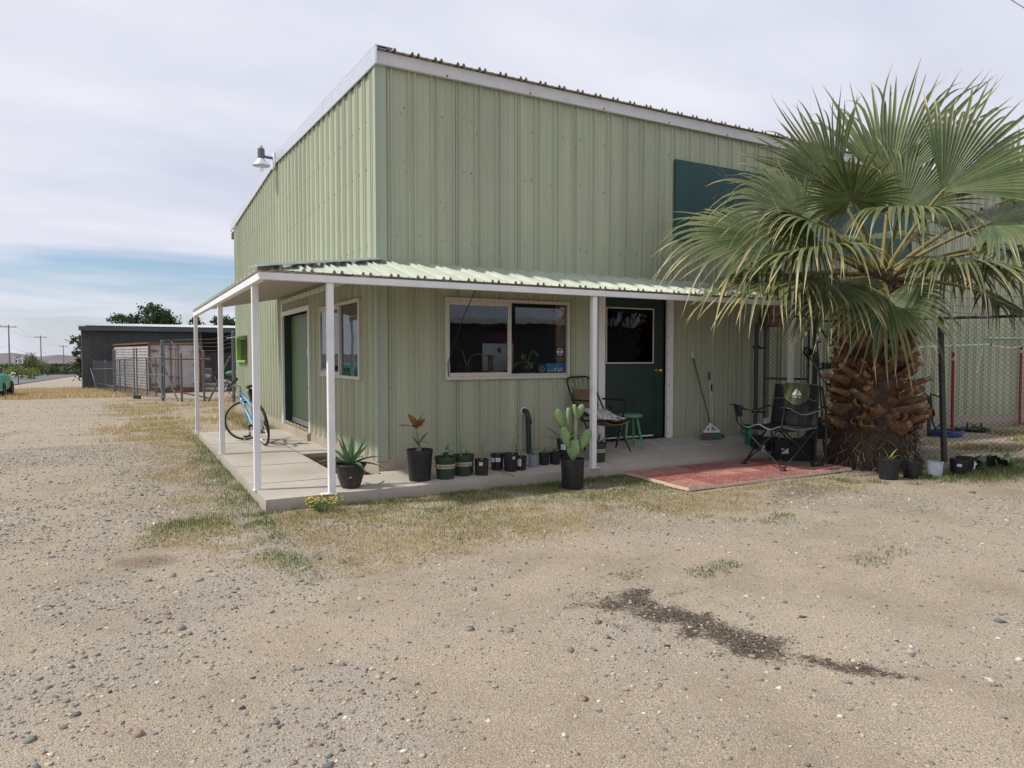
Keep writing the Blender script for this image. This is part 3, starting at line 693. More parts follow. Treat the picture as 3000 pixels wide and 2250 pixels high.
# rubber plant with orange leaves
t = pot('potted_rubber_plant', 'tall black nursery pot holding a plant with rusty orange leaves', .22, -.80, .12, .152, .36, Mt['black'], group=G1)
mb = MB(); b0 = Vector((.22, -.80, .44)); mb.tube([b0, b0 + V3(-.005, .0, .1), b0 + V3(-.04, -.02, .2), b0 + V3(-.05, -.02, .29)], [.009, .008, .007, .006], 6); mb.build('stem', Mt['wood'], t)
top = b0 + V3(-.05, -.02, .29); ov = lambda t: math.sin(PI*min(1, t*.92 + .06))**.75
mb = MB()
for az, el, L, dr in ((3.1, .1, .20, .35), (5.9, .95, .19, .2), (2.2, .85, .17, .2), (4.7, .3, .15, .6), (.6, .5, .16, .3)): leaf_blade(mb, top, az, L*1.1, .14, el + .25, dr*1.4, 0, 8, .15, prof=ov)
mb.build('orange_leaf_cluster', Mt['orange_leaf'], t, smooth=60)
mb = MB()
for dz, az, el, L, dr in ((.11, .2, .9, .17, .3), (.12, 5.6, .2, .12, .9), (.06, 3.4, 1.0, .17, .2), (.08, 4.2, -.6, .13, .4), (.02, 2.9, .2, .12, .9)): leaf_blade(mb, b0 + V3(-.02*dz, 0, dz), az, L, .055, el, dr, 0, 7, .2, prof=ov)
mb.build('green_leaf_cluster', Mt['plantgreen'], t, smooth=60)
# green banded pots
def sprig(t, p, n, h, w, seed, name='leaves', m='plantgreen', lean=.5):
    r_ = random.Random(seed); mb = MB(); p = Vector(p)
    for i in range(n):
        az = r_.uniform(0, 6.28); l = h*r_.uniform(.5, 1); e = p + V3(math.cos(az)*l*lean*r_.random(), math.sin(az)*l*lean*r_.random(), l)
        mb.tube([p, (p + e)/2 + V3(r_.uniform(-.01, .01), r_.uniform(-.01, .01), 0), e], .0025, 4)
        for k in range(4): leaf_blade(mb, p + (e - p)*r_.uniform(.35, 1), r_.uniform(0, 6.28), w*r_.uniform(1.2, 1.9), w, r_.uniform(-.2, .9), .6, 0, 4, .2, prof=ov)
    mb.build(name, Mt[m], t, smooth=60)
def onion(t, p, hs, seed, r=.006, name='leaves'):
    r_ = random.Random(seed); mb = MB(); p = Vector(p)
    for h in hs:
        az = r_.uniform(0, 6.28); b = r_.uniform(.05, .3); pts = [p + V3(math.cos(az)*.008, math.sin(az)*.008, 0)]
        bend = r_.random() < .35
        for k in range(1, 7):
            u = k/6; pts.append(p + V3(math.cos(az)*h*b*u*u, math.sin(az)*h*b*u*u, h*(u if not bend else (u if u < .65 else .65 + .1*(u - .65) - .8*(u - .65)**2*4))))
        mb.tube(pts, [r*(1 - .8*k/6) for k in range(7)], 5)
    mb.build(name, mat('onion_green_%d' % seed, (.16, .25, .13), .5, var=.3, scale=12), t, smooth=60)
t = pot('potted_herb', 'dark green pot with a tan lettered band and a low leafy sprig', .52, -.845, .12, .125, .262, Mt['pot_green'], group=G2, band='MONROVIA'); sprig(t, (.52, -.845, .345), 7, .10, .03, 1); sprig(t, (.57, -.80, .345), 3, .19, .028, 2, 'tall_sprig')
t = pot('potted_onion', 'dark green pot with a tan lettered band and tall upright onion stems', .782, -.77, .122, .125, .255, Mt['pot_green'], group=G2, band='MONROVIA'); onion(t, (.75, -.78, .345), (.48, .2, .26, .18), 3, .009); sprig(t, (.82, -.80, .345), 4, .07, .03, 4, 'small_sprig')
t = pot('potted_scallion', 'squarish black pot with drooping scallion leaves and a white label', .985, -.86, .12, .083, .20, Mt['black'], 'plain', G1, labels=((-.15, .66, .86, .05),), square=True); onion(t, (.985, -.86, .29), (.34, .3, .27, .22, .2, .36, .25), 5, .007)
t = pot('plant_pot', 'empty black pot half hidden behind the squarish scallion pot', .90, -.66, .125, .075, .235, Mt['black'], group=G1)
t = pot('potted_seedling', 'wide black pot carrying two white labels, left of the long onion stalk', 1.285, -.69, .13, .083, .21, Mt['black'], group=G1, labels=((-.75, .55, .8, .05), (.15, .58, .8, .065))); onion(t, (1.3, -.68, .31), (.12,), 9)
t = pot('potted_onion', 'black pot with one long upright onion stalk and a small square label', 1.405, -.82, .13, .094, .225, Mt['black'], group=G1, labels=((.45, .72, .9, .03),)); onion(t, (1.43, -.82, .32), (.52, .12, .16), 6, .009)
t = pot('potted_scallion', 'black pot with drooping leaves and a white label, before the standpipe', 1.555, -.82, .13, .072, .18, Mt['black'], group=G1, labels=((-.4, .35, .85, .055),)); onion(t, (1.55, -.82, .29), (.14, .2, .17, .1), 7, .006); sprig(t, (1.52, -.80, .28), 4, .18, .025, 8, 'sprig')
t = pot('potted_succulent', 'small grey blue pot between the black pots, right of the standpipe', 1.765, -.755, .135, .064, .175, Mt['pot_grey'], 'plain'); sprig(t, (1.765, -.755, .29), 5, .08, .02, 10, m='aloegreen')
t = pot('potted_agave', 'small black pot with short agave leaves, right of the grey blue pot', 1.96, -.70, .14, .073, .165, Mt['black'], group=G1)
def agave(t, c, n, L, w, el=.5, m='aloegreen', seed=0):
    mb = MB(); r_ = random.Random(seed)
    for k in range(n): leaf_blade(mb, c, k*2.399 + r_.uniform(-.2, .2), L*r_.uniform(.7, 1), w, el + .8*k/n, r_.uniform(0, .4), .006, 6, .25, prof=taper)
    mb.build('leaves', Mt[m], t, smooth=60)
agave(t, (1.96, -.70, .29), 9, .15, .03, .3, seed=1)
t = pot('potted_agave', 'small black pot of dark agave, beside the tall agave pot', 2.115, -.72, .14, .077, .165, Mt['black'], group=G1); agave(t, (2.115, -.72, .29), 10, .14, .03, .4, 'plantgreen', seed=2); 
t = pot('potted_agave', 'larger black pot of long agave leaves behind the prickly pear', 2.36, -.58, .16, .11, .29, Mt['black'], group=G1, labels=((-.2, .55, .8, .07),)); agave(t, (2.36, -.58, .42), 12, .42, .045, .15, 'plantgreen', seed=3)
t = pot('potted_agave', 'green banded pot of thin leaves just right of the porch post', 2.735, -.80, .16, .118, .245, Mt['pot_green'], group=G2, band='MONROVIA'); agave(t, (2.735, -.80, .38), 11, .25, .035, .5, 'plantgreen', seed=4)
# prickly pear
t = pot('potted_prickly_pear', 'large black pot on the dirt with a tall prickly pear cactus', 1.87, -1.49, 0., .142, .345, Mt['black'], 'plain')
def pad(mb, base, up, w, h, face, th=.024):
    up = Vector(up).normalized(); f = Vector(face); f = (f - up*f.dot(up)).normalized(); s = up.cross(f)
    n = 16; vs = []; fs = []; m = 4
    rings = []
    for i in range(m + 1):
        a = PI*(i/m - .5); ring = []
        for k in range(n):
            tt = 2*PI*k/n; x = math.cos(tt)*w/2; z = (math.sin(tt) + 1)/2
            wid = (.62 + .5*z) if z < .55 else (.895 + .105)*1.0
            wid = min(1, .42 + 1.15*z)
            ring.append(Vector(base) + s*x*wid*math.cos(a)**.6 + up*(h*(.5 + (z - .5)*(.6 + .4*math.cos(a)**.6))) + f*th*math.sin(a))
        rings.append(ring)
    for r_ in rings: vs += r_
    for i in range(m):
        for k in range(n): fs.append((i*n + k, i*n + (k + 1) % n, (i + 1)*n + (k + 1) % n, (i + 1)*n + k))
    fs += [tuple(range(n))[::-1], tuple(range(m*n, m*n + n))]
    mb.add(vs, fs)
    for i in range(9):                      # areoles
        for j in range(6):
            if 0: pass
    return Vector(base), up, s, f
cam = (CAMP - V3(1.87, -1.49, .8)); cam.z = 0; cam.normalize(); rt = V3(-cam.y, cam.x, 0)*-1
rt = V3(.94, -.34, 0)
base = V3(1.87, -1.49, .30)
PADS = [((.0, .0), (.05, 1), .155, .27, 0, 0), ((-.055, .17), (-.25, 1), .125, .27, .1, .02), ((-.13, .42), (-.28, 1), .115, .225, .3, .02), ((-.065, .43), (.05, 1), .055, .22, 1.3, .01), ((.03, .24), (.03, 1), .06, .30, 1.35, -.01), ((.10, .14), (.42, 1), .135, .27, .25, -.02), ((.045, .50), (.42, 1), .105, .20, .45, .0), ((.045, .52), (-.18, 1), .04, .17, 1.3, .02)]
for (dx, dz), (ux, uz), w, h, turn, dep in PADS:
    mb = MB(); b = base + rt*dx + V3(0, 0, dz) - cam*dep*-1
    f = cam*math.cos(turn) + rt*math.sin(turn)
    o = pad(mb, b, rt*ux + V3(0, 0, uz), w, h, f)
    sp = mb; sp.cm = 1; bb, up, s, ff = o
    for i in range(7):
        for j in range(-2, 3):
            u = (i + .5)/7; v = (j + .5*(i % 2))/2.6
            if v*v + (2*u - 1.1)**2 < .85: sp.ball(bb + up*h*u + s*v*w/2*min(1, .42 + 1.15*u) + ff*.024, .004, .004, .004, 5, 4)
    mb.build('cactus_pad', [Mt['cactus'], bpy.data.materials.get('areole') or mat('areole', (.10, .14, .06))], t, smooth=70)
mb = MB(); mb.ball(base + rt*.03 + V3(0, 0, .53), .014, .014, .03, 7, 6); mb.ball(base + rt*.055 + V3(0, 0, .22), .012, .012, .05, 7, 6); mb.build('dry_scar', mat('dry_scar', (.55, .46, .26)), t, smooth=60)
# dark green standpipe on the wall
mb = MB(); mb.tube([(2.055, .0, .80), (2.055, -.05, .80), (2.06, -.085, .785), (2.068, -.105, .74), (2.072, -.11, .66), (2.085, -.12, .13)], .036, 12); mb.cm = 1; mb.cyl((2.055, -.012, .80), (2.055, -.028, .80), .052, .05, 16); mb.cm = 0; mb.cyl((2.07, -.11, .71), (2.083, -.112, .62), .043, .043, 12)
tag(mb.build('standpipe', [Mt['darkgreen'], Mt['label']], None, smooth=40), 'dark green bent pipe rising from the slab to the front wall', 'pipe')
# yellow flower clump at the slab corner
t = thing('yellow_flower_plant', 'low clump of yellow flowers by the front slab edge', 'flower', (-1.03, -1.33, 0)); mb = MB(); fl = MB()
for i in range(70):
    a, r_ = rnd.uniform(0, 6.28), rnd.random()**.6*.17; h = rnd.uniform(.07, .15); e = (-1.03 + r_*math.cos(a)*1.3, -1.33 + r_*math.sin(a)*.8, h)
    mb.tube([(-1.03 + r_*.3*math.cos(a), -1.33 + r_*.3*math.sin(a), 0), e], .002, 3)
    leaf_blade(mb, e, a, .04, .008, .2, .5, 0, 3); fl.lathe([(0, .0), (.009, .003), (.010, .008), (0, .010)], e, 7)
mb.build('foliage', Mt['plantgreen'], t); fl.build('flower_heads', Mt['yellow'], t)

# ================================================================ furniture on the porch
# brown folding lounge chair with laced back
t = thing('folding_lounge_chair', 'old folding chair with laced brown canvas and a patterned cushion, behind the post', 'chair', (3.2, -.30, slab_z(3.2, -.3)))
zs = slab_z(3.2, -.3)
Lc = lambda x, y, z: (2.72 + (x - 2.79)*.9, y, z + zs)
fr = MB()
back = [Lc(2.86, -.36, .42), Lc(2.79, -.16, .80), Lc(2.785, -.09, .96), Lc(2.81, -.075, 1.0), Lc(2.87, -.07, 1.015), Lc(3.16, -.07, 1.02), Lc(3.22, -.075, 1.0), Lc(3.25, -.09, .95), Lc(3.31, -.16, .78), Lc(3.36, -.36, .42)]
fr.tube(back, .013, 8)
fr.tube([Lc(2.86, -.36, .42), Lc(2.86, -.85, .46), Lc(3.38, -.85, .46), Lc(3.36, -.36, .42)], .013, 8)
for x in (2.80, 3.40):
    fr.tube([Lc(x, -.18, .70), Lc(x + .01, -.75, .71)], .014, 8); fr.tube([Lc(x, -.72, .70), Lc(x + .04, -.45, .02)], .012, 8); fr.tube([Lc(x, -.30, .66), Lc(x + .02, -.80, .015)], .012, 8)
fr.build('frame', Mt['blackmetal'], t, smooth=50)
b = MB(); b.grid(lambda u, v: Lc(2.88 + .30*u + .03*v*0, -.32 + .20*v - .0, .47 + .37*v), 4, 6); b.build('backrest', Mt['brownfabric'], t, solid=.008)
b = MB()
for k in range(9): 
    u = k/8; b.tube([Lc(2.88 + .30*u, -.12, .84), Lc(2.83 + .38*u + (.02 if k % 2 else -.02), -.072, 1.01)], .003, 4)
for k in range(7):
    u = k/6; b.tube([Lc(2.88, -.32 + .2*u, .47 + .37*u), Lc(2.84 - .05*u, -.30 + .2*u, .52 + .35*u)], .003, 4); b.tube([Lc(3.18, -.32 + .2*u, .47 + .37*u), Lc(3.34 - .08*u, -.30 + .2*u, .50 + .38*u)], .003, 4)
b.build('lacing', Mt['ink'], t)
b = MB(); b.grid(lambda u, v: Lc(2.88 + .48*u, -.86 + .52*v, .44 - .05*math.sin(PI*u) - .03*math.sin(PI*v)), 6, 6); b.build('seat', Mt['brownfabric'], t, solid=.01)
m_, nt, p_ = nodes_of('patterned_cloth'); wv = N(nt, 'ShaderNodeTexVoronoi', feature='DISTANCE_TO_EDGE'); wv.inputs['Scale'].default_value = 14; tc_ = N(nt, 'ShaderNodeTexCoord'); nt.links.new(tc_.outputs['Object'], wv.inputs['Vector'])
nt.links.new(ramp(nt, wv.outputs[0], [(.03, (.03, .03, .035)), (.06, (.62, .61, .60))]).outputs[0], p_.inputs['Base Color']); p_.inputs['Roughness'].default_value = .9; Mt['pattern'] = m_
b = MB(); b.grid(lambda u, v: Lc(2.90 + .45*u, -.80 + .46*v, .475 + .035*math.sin(PI*u)*math.sin(PI*v) + .10*v*v - .03*u + .01*math.sin(9*u)), 12, 12); tag(b.build('cushion', Mt['pattern'], None, smooth=60, solid=.03), 'white cushion with black line pattern on the brown folding chair', 'cushion')
# green stool
sx_, sy_ = 3.64, -.34; zz = slab_z(sx_, sy_)
t = thing('wooden_stool', 'round worn green wooden stool in front of the dark green door', 'stool', (sx_, sy_, zz))
b = MB(); b.lathe([(0, .435), (.15, .435), (.17, .442), (.178, .46), (.172, .478), (.15, .486), (0, .486)], (sx_, sy_, zz), 28); b.build('seat', Mt['stoolgreen'], t, smooth=40)
ft = []
for k in range(4):
    a = .55 + k*PI/2; p = V3(sx_ + .105*math.cos(a), sy_ + .105*math.sin(a), zz + .44); q = V3(sx_ + .195*math.cos(a), sy_ + .195*math.sin(a), zz); ft.append((p, q))
    b = MB(); b.tube([p, p.lerp(q, .3), p.lerp(q, .6), q], [.014, .017, .018, .012], 10); b.build('leg', Mt['stoolgreen'], t, smooth=50)
for k in range(4):
    u = .62 if k % 2 else .72; b = MB(); p = ft[k][0].lerp(ft[k][1], u); q = ft[(k + 1) % 4][0].lerp(ft[(k + 1) % 4][1], u); b.tube([p, q], .008, 8); b.build('stretcher', Mt['stoolgreen'], t, smooth=50)
# door mat
b = MB()
q = [(4.02, -.52), (5.06, -.55), (5.12, -.08), (4.05, -.05)]
P4 = [Vector((x, y, slab_z(x, y) + .005)) for x, y in q]
b.grid(lambda u, v: tuple((P4[0]*(1 - u) + P4[1]*u)*(1 - v) + (P4[3]*(1 - u) + P4[2]*u)*v), 10, 4); tag(b.build('door_mat', Mt['mat'], None, solid=.012), 'thin grey mat lying on the slab at the front door', 'door mat')
# broom and dustpans
zb = slab_z(5.3, -.2)
t = thing('angle_broom', 'green handled angle broom leaning on the front wall right of the door', 'broom', (5.36, -.22, zb))
b = MB(); p = V3(5.36, -.20, zb + .24); q = V3(5.14, -.035, 1.52); b.cyl(p, q, .012, .012, 10); b.build('handle', mat('green_metal_handle', (.02, .12, .05), .35), t, smooth=40)
b = MB(); b.cyl(q, q + (q - p).normalized()*.10, .014, .013, 10); b.build('grip', Mt['signwhite'], t, smooth=40)
b = MB(); 
b.tube([(5.22, -.22, zb + .13), (5.30, -.21, zb + .20), (5.36, -.2, zb + .235), (5.43, -.21, zb + .20), (5.50, -.23, zb + .13)], .013, 8); b.bar((5.20, -.23, zb + .13), (5.52, -.23, zb + .12), .05, .03); b.cyl((5.36, -.2, zb + .14), (5.36, -.2, zb + .26), .018, .016, 10); b.build('head', Mt['signwhite'], t, smooth=40)
b = MB(); b.prism([(5.21, -.25, zb + .115), (5.50, -.25, zb + .11), (5.56, -.26, zb + .005), (5.13, -.26, zb + .02)], (0, .05, 0)); b.cm = 1; b.prism([(5.43, -.253, zb + .116), (5.51, -.253, zb + .11), (5.575, -.263, zb + .004), (5.48, -.263, zb + .004)], (0, .052, 0)); b.build('bristles', [mat('grey_bristle', (.10, .11, .12), .9, var=.3, scale=60, stretch=(8, 1, 1)), mat('green_bristle', (.03, .22, .06), .9, var=.3, scale=60, stretch=(8, 1, 1))], t)
t = thing('dustpan', 'upright dustpan with a blue grip and metal shaft beside the broom', 'dustpan', (5.55, -.1, zb))
b = MB(); b.cyl((5.52, -.06, zb + .05), (5.49, -.04, zb + .93), .010, .010, 8); b.cyl((5.56, -.06, zb + .05), (5.54, -.04, zb + .75), .009, .009, 8); b.build('shaft', Mt['silver'], t, smooth=40)
b = MB(); b.cyl((5.49, -.04, zb + .93), (5.487, -.038, zb + 1.06), .015, .013, 8); b.cyl((5.54, -.04, zb + .75), (5.537, -.038, zb + .86), .015, .013, 8); b.build('grip', mat('blue_grip', (.02, .04, .16), .4), t, smooth=40)
b = MB(); b.prism([(5.47, -.2, zb + .004), (5.68, -.2, zb + .004), (5.64, -.2, zb + .06), (5.5, -.2, zb + .09)], (0, .15, 0)); b.build('pan', mat('blue_plastic', (.02, .045, .20), .4), t)
# camping chair
t = thing('camping_chair', 'black folding camping chair with an olive panel on its back, on the brick patio', 'chair', (5.13, -1.69, .05))
zf = .05
FL, FF, BR, BK = V3(4.79, -1.42, zf), V3(4.79, -2.08, zf), V3(5.45, -2.04, zf), V3(5.50, -1.30, zf)   # left-front, near-front, near-back, far-back feet
SL, SF, SR, SK = V3(4.72, -1.36, .63), V3(4.72, -2.10, .63), V3(5.47, -2.06, .58), V3(5.50, -1.27, .58)
legs = MB()
for a, b_ in ((FL, SF), (FF, SL), (FF, SR), (BR, SF), (BR, SK), (BK, SR), (BK, SL), (FL, SK)):
    l = MB(); l.cyl(a + V3(0, 0, .015), b_, .0115, .0115, 8); l.build('leg', Mt['blackmetal'], t, smooth=40)
for a in (FL, FF, BR, BK):
    l = MB(); l.lathe([(0, 0), (.042, 0), (.044, .012), (.03, .03), (.02, .04), (0, .04)], a - V3(0, 0, .004), 10); l.build('foot', Mt['black'], t, smooth=40)
TB, TK = V3(5.53, -2.03, 1.15), V3(5.55, -1.30, 1.15)
for a, s_, b_ in ((BR, SR, TB), (BK, SK, TK)):
    l = MB(); l.tube([a, s_, b_], .0115, 8); l.build('back_tube', Mt['blackmetal'], t, smooth=40)
def seatf(u, v):
    p = (SF*(1 - u) + SL*u)*(1 - v) + (SR*(1 - u) + SK*u)*v
    p = p + V3(0, 0, .07*(1 - v)*math.cos(2*PI*(u - .5))*-.0 + (.055*(1 - v)*(math.cos(4*PI*(u - .5)) - 1)/2*1.0) - .07*math.sin(PI*u)*v*(1.2 - v) - .04*math.sin(PI*v)); return tuple(p)
b = MB(); b.grid(seatf, 16, 10); b.build('seat', Mt['fabric'], t, smooth=60, solid=.008)
e = MB(); e.tube([Vector(seatf(i/16, 0)) + V3(-.004, 0, 0) for i in range(17)], .007, 6); e.tube([Vector(seatf(0, i/10)) for i in range(11)], .006, 6); e.build('edge_piping', Mt['greypipe'], t, smooth=60)
def backf(u, v):     # u across (near to far), v up
    lo = SR*(1 - u) + SK*u; hi = TB*(1 - u) + TK*u
    p = lo*(1 - v) + hi*v; sag = .055*math.sin(PI*u)*(1 - .5*v)
    return p + V3(sag, 0, .018*math.sin(PI*u)*v - .02*math.sin(PI*u)*(1 - v))
b = MB(); b.grid(lambda u, v: tuple(backf(u, v)), 14, 12); b.build('backrest', Mt['fabric'], t, smooth=60, solid=.008)
def panf(u, v):
    u2 = .22 + .56*u + (.03*(1 - 2*u))*math.sin(PI*v)*-1; v2 = 1.0 - (.34 + .16*math.sin(PI*u))*(1 - v)
    return backf(u2, v2) + V3(-.009, 0, .002)
b = MB(); b.grid(lambda u, v: tuple(panf(u, v)), 12, 8); PN = b.build('head_panel', Mt['olive'], t, smooth=60)
e = MB(); e.tube([backf(0, .62) + V3(-.006, 0, 0)] + [backf(.05 + .15*i/3, .62 + .03*i/3) + V3(-.006, 0, 0) for i in range(4)] + [panf(i/10, 0) for i in range(11)] + [backf(.8 + .2*i/3, .65 - .03*i/3) + V3(-.006, 0, 0) for i in range(4)], .006, 6)
e.tube([backf(0, i/8) + V3(-.004, 0, 0) for i in range(9)], .006, 6); e.tube([backf(1, i/8) + V3(-.004, 0, 0) for i in range(9)], .006, 6); e.tube([backf(i/8, 1) + V3(-.004, 0, 0) for i in range(9)], .006, 6)
e.build('edge_piping', Mt['greypipe'], t, smooth=60)
# white mountain emblem on the panel
def onp(a, b_, o=.0025): return panf(.5 + a*.95 + .0, .5 + b_) + V3(-o, 0, 0)
em = MB()
def epoly(pts): em.add([onp(*p) for p in pts], [tuple(range(len(pts)))])
sgn = -1
tri = [(-.20, -.06), (-.10, .13), (-.05, .20), (.02, .20)]
epoly([(s_*sgn, y_) for s_, y_ in [(-.20, -.08), (-.045, .20), (.0, .22), (.02, .20), (-.03, .10), (.02, .06), (-.06, -.02), (-.04, -.08)]])
epoly([(s_*sgn, y_) for s_, y_ in [(.06, .20), (.20, -.08), (.0, -.08), (-.01, -.03), (.07, .06), (.02, .11)]])
vs, fs = text_geo('OZARK TRAIL', 1.0, .02); wmax = max(v.x for v in vs)
em.add([onp(sgn*v.x/wmax*.20, -.16 + v.y/wmax*.22) for v in vs], fs)
em.build('emblem', Mt['signwhite'], PN)
# arm rests
for nm, (f0, bk, hz) in {'a': (V3(4.66, -1.33, .86), V3(5.53, -1.25, .83), 0), 'b': (V3(4.72, -2.13, .86), V3(5.51, -2.09, .83), 1)}.items():
    a = MB(); sd = V3(0, .05, 0)
    a.grid(lambda u, v: tuple(f0.lerp(bk, u) + sd*(v*2 - 1)*(1.25 if u < .3 else .7) + V3(0, 0, -.07*math.sin(PI*u)**1.5 + (.02 if u < .15 else 0))), 14, 2)
    A = a.build('armrest', Mt['fabric'], t, smooth=60, solid=.012)
    e = MB(); e.tube([f0.lerp(bk, i/14) + sd*-1*(1.25 if i/14 < .3 else .7) + V3(0, 0, -.07*math.sin(PI*i/14)**1.5 + (.02 if i < 2 else 0)) for i in range(15)], .006, 6); e.build('edge_piping', Mt['greypipe'], A, smooth=60)
    c = MB(); c.cyl(f0 + V3(.10, 0, .0), f0 + V3(.13, .0, -.15), .05, .04, 14); c.build('cup_holder', Mt['fabric'], A, smooth=40)
    l = MB(); l.tube([(SL if hz == 0 else SF), f0 + V3(.02, 0, 0)], .0115, 8); l.build('arm_tube', Mt['blackmetal'], t, smooth=40)
st = MB(); st.tube([backf(0, .98) + V3(.03, -.03, 0), V3(5.60, -2.10, .8), V3(5.60, -2.11, .5), V3(5.60, -2.10, .15), V3(5.57, -2.08, .06), V3(5.50, -2.05, .065)], .016, 8); st.build('carry_strap', Mt['fabric'], t, smooth=60)

# ================================================================ bicycle
t = thing('bicycle', 'light blue bicycle on its kickstand with the front wheel turned', 'bicycle', (-.86, 3.75, .115))
gz0 = .115; RW = .335
rc = V3(-.835, 3.345, gz0 + RW); e_ = V3(-.125, .992, 0); lean = V3(-.14, 0, 1).normalized()
def wheel(c, ax, nm):
    ax = Vector(ax).normalized(); d, s_, u_ = frame_of(ax)
    def ring(R, r, n=8, seg=40):
        b = MB(); b.tube([c + (s_*math.cos(2*PI*k/seg) + u_*math.sin(2*PI*k/seg))*R for k in range(seg)], r, n, closed=True); return b
    w = ring(RW - .033, .011); 
    for k in range(28):
        a = 2*PI*k/28; o = ax*(.025 if k % 2 else -.025); a2 = a + (.5 if k % 4 < 2 else -.5)
        w.tube([c + o + (s_*math.cos(a2) + u_*math.sin(a2))*.02, c + (s_*math.cos(a) + u_*math.sin(a))*(RW - .035)], .0012, 3, cap=False)
    w.cyl(c - ax*.05, c + ax*.05, .016, .016, 10)
    W = w.build('wheel', Mt['silver'], t, smooth=50); ring(RW - .017, .018).build('tyre', Mt['rubber'], W, smooth=60)
ax0 = e_.cross(lean).normalized()
wheel(rc, ax0, 'r')
up = lean
def bp(f, h, s_=0): return V3(-.81, 3.345, gz0) + e_*f + up*h + ax0*s_
bb = bp(.43, .30); ht = bp(.86, .86); hb = bp(.90, .72); st_ = bp(.27, .76)
wc = V3(-.965, 4.42, gz0 + RW)
fr = MB()
fr.tube([ht, hb], .021, 10); fr.tube([hb + up*.02, bb], .021, 10); fr.tube([ht - up*.03, bp(.30, .62)], .016, 10); fr.tube([bb, st_], .016, 10)
for s_ in (-.055, .055): fr.tube([bb, rc + ax0*s_], .010, 8); fr.tube([bp(.28, .66), rc + ax0*s_], .009, 8)
fr.build('frame', Mt['bikeblue'], t, smooth=50)
# turned fork, wheel plane across the view
wax = V3(.13, .99, 0).normalized(); wc = V3(-.95, 4.27, gz0 + RW); fs_ = V3(0, .06, 0)
wheel(wc, wax, 'f')
fk = MB()
for s_ in (-1, 1): fk.tube([hb + wax*.0, hb + wax*.055*s_ + V3(-.0, 0, -.04), wc + wax*.055*s_ + V3(.0, 0, .2), wc + wax*.055*s_], [.02, .02, .017, .013], 10)
fk.build('fork', Mt['silver'], t, smooth=50)
stm = MB(); stm.tube([ht, ht + up*.07], .019, 10); stm.tube([ht + up*.06, ht + up*.09 + V3(-.10, .0, .01)], .016, 10); stm.build('stem', Mt['silver'], t, smooth=50)
hc = ht + up*.09 + V3(-.10, 0, .01)
hbm = MB(); hbm.tube([hc - wax*.30 + V3(.06, 0, .09), hc - wax*.2 + V3(0, 0, .05), hc, hc + wax*.2 + V3(0, 0, .05), hc + wax*.30 + V3(.06, 0, .09)], .013, 8); H_ = hbm.build('handlebar', Mt['blackmetal'], t, smooth=50)
for s_ in (-1, 1):
    g_ = MB(); g_.tube([hc + wax*.18*s_ + V3(.0, 0, .045), hc + wax*.31*s_ + V3(.065, 0, .095)], .018, 8); g_.build('grip', Mt['rubber'], H_, smooth=50)
    g_ = MB(); g_.tube([hc + wax*.14*s_ + V3(0, 0, .03), hc + wax*.17*s_ + V3(-.06, 0, .02), hc + wax*.26*s_ + V3(-.07, 0, .05)], .007, 6); g_.build('brake_lever', Mt['blackmetal'], H_, smooth=50)
cb = MB()
cb.tube([hc + wax*.1, hc + V3(-.08, 0, .0), hc + V3(-.07, -.03, -.15), hb + V3(-.03, -.03, 0), bp(.6, .5)], .004, 5); cb.tube([hc - wax*.1, hc + V3(-.1, -.05, -.05), hc + V3(-.02, -.05, -.2), ht - up*.1 + ax0*.03], .004, 5); cb.tube([hc + V3(-.03, 0, 0), hc + V3(-.09, .02, -.2), wc + V3(0, 0, .36)], .004, 5)
cb.build('cables', Mt['ink'], t)
sd = MB(); sc = bp(.22, .93)
def sadf(u, v): 
    w = .02 + .065*(1 - sstep(.15, .75, np.float64(v))); return tuple(sc + e_*(-.12 + .26*v) + ax0*(u*2 - 1)*w + up*(.045*(1 - (2*u - 1)**2)*.6 + .015*(1 - v)))
sd.grid(sadf, 8, 10); sd.tube([sc + ax0*.04 + up*-.01 - e_*.08, sc - up*.05, sc - ax0*.04 - up*.01 - e_*.08], .006, 5); sd.build('saddle', Mt['black'], t, smooth=60, solid=.03)
sp = MB(); sp.cyl(st_, sc - up*.02, .013, .013, 10); sp.build('seat_post', Mt['silver'], t, smooth=50)
bg = MB(); bc = bp(.14, .83); bg.v = []; bg.bar(bc - up*.09 + e_*.0, bc + up*.06 + e_*.06, .10, .10, up=e_); bg.cm = 1; bg.bar(bc - up*.085 - e_*.053, bc - up*.07 - e_*.053, .09, .006, up=e_); bg.build('saddle_bag', [Mt['fabric'], Mt['greypipe']], t, bevel=.02)
ck = MB(); ck.cyl(bb - ax0*.06, bb + ax0*.06, .02, .02, 10); ck.tube([bb + ax0*.07, bb + ax0*.075 + e_*.05 - up*.155], .011, 8); ck.tube([bb - ax0*.07, bb - ax0*.08 - e_*.05 + up*.155 - up*.31*1], .011, 8); ck.build('crank', Mt['blackmetal'], t, smooth=50)
rg = MB(); rg.cyl(bb + ax0*.05, bb + ax0*.054, .095, .095, 24); rg.tube([bb + ax0*.052 + up*.09, rc + ax0*.052 + up*.045], .005, 5); rg.tube([bb + ax0*.052 - up*.09, rc + ax0*.052 - up*.10, rc + ax0*.052 - up*.05 + e_*.03], .005, 5); rg.cyl(rc + ax0*.03, rc + ax0*.055, .05, .03, 18); rg.build('chain_set', Mt['blackmetal'], t, smooth=40)
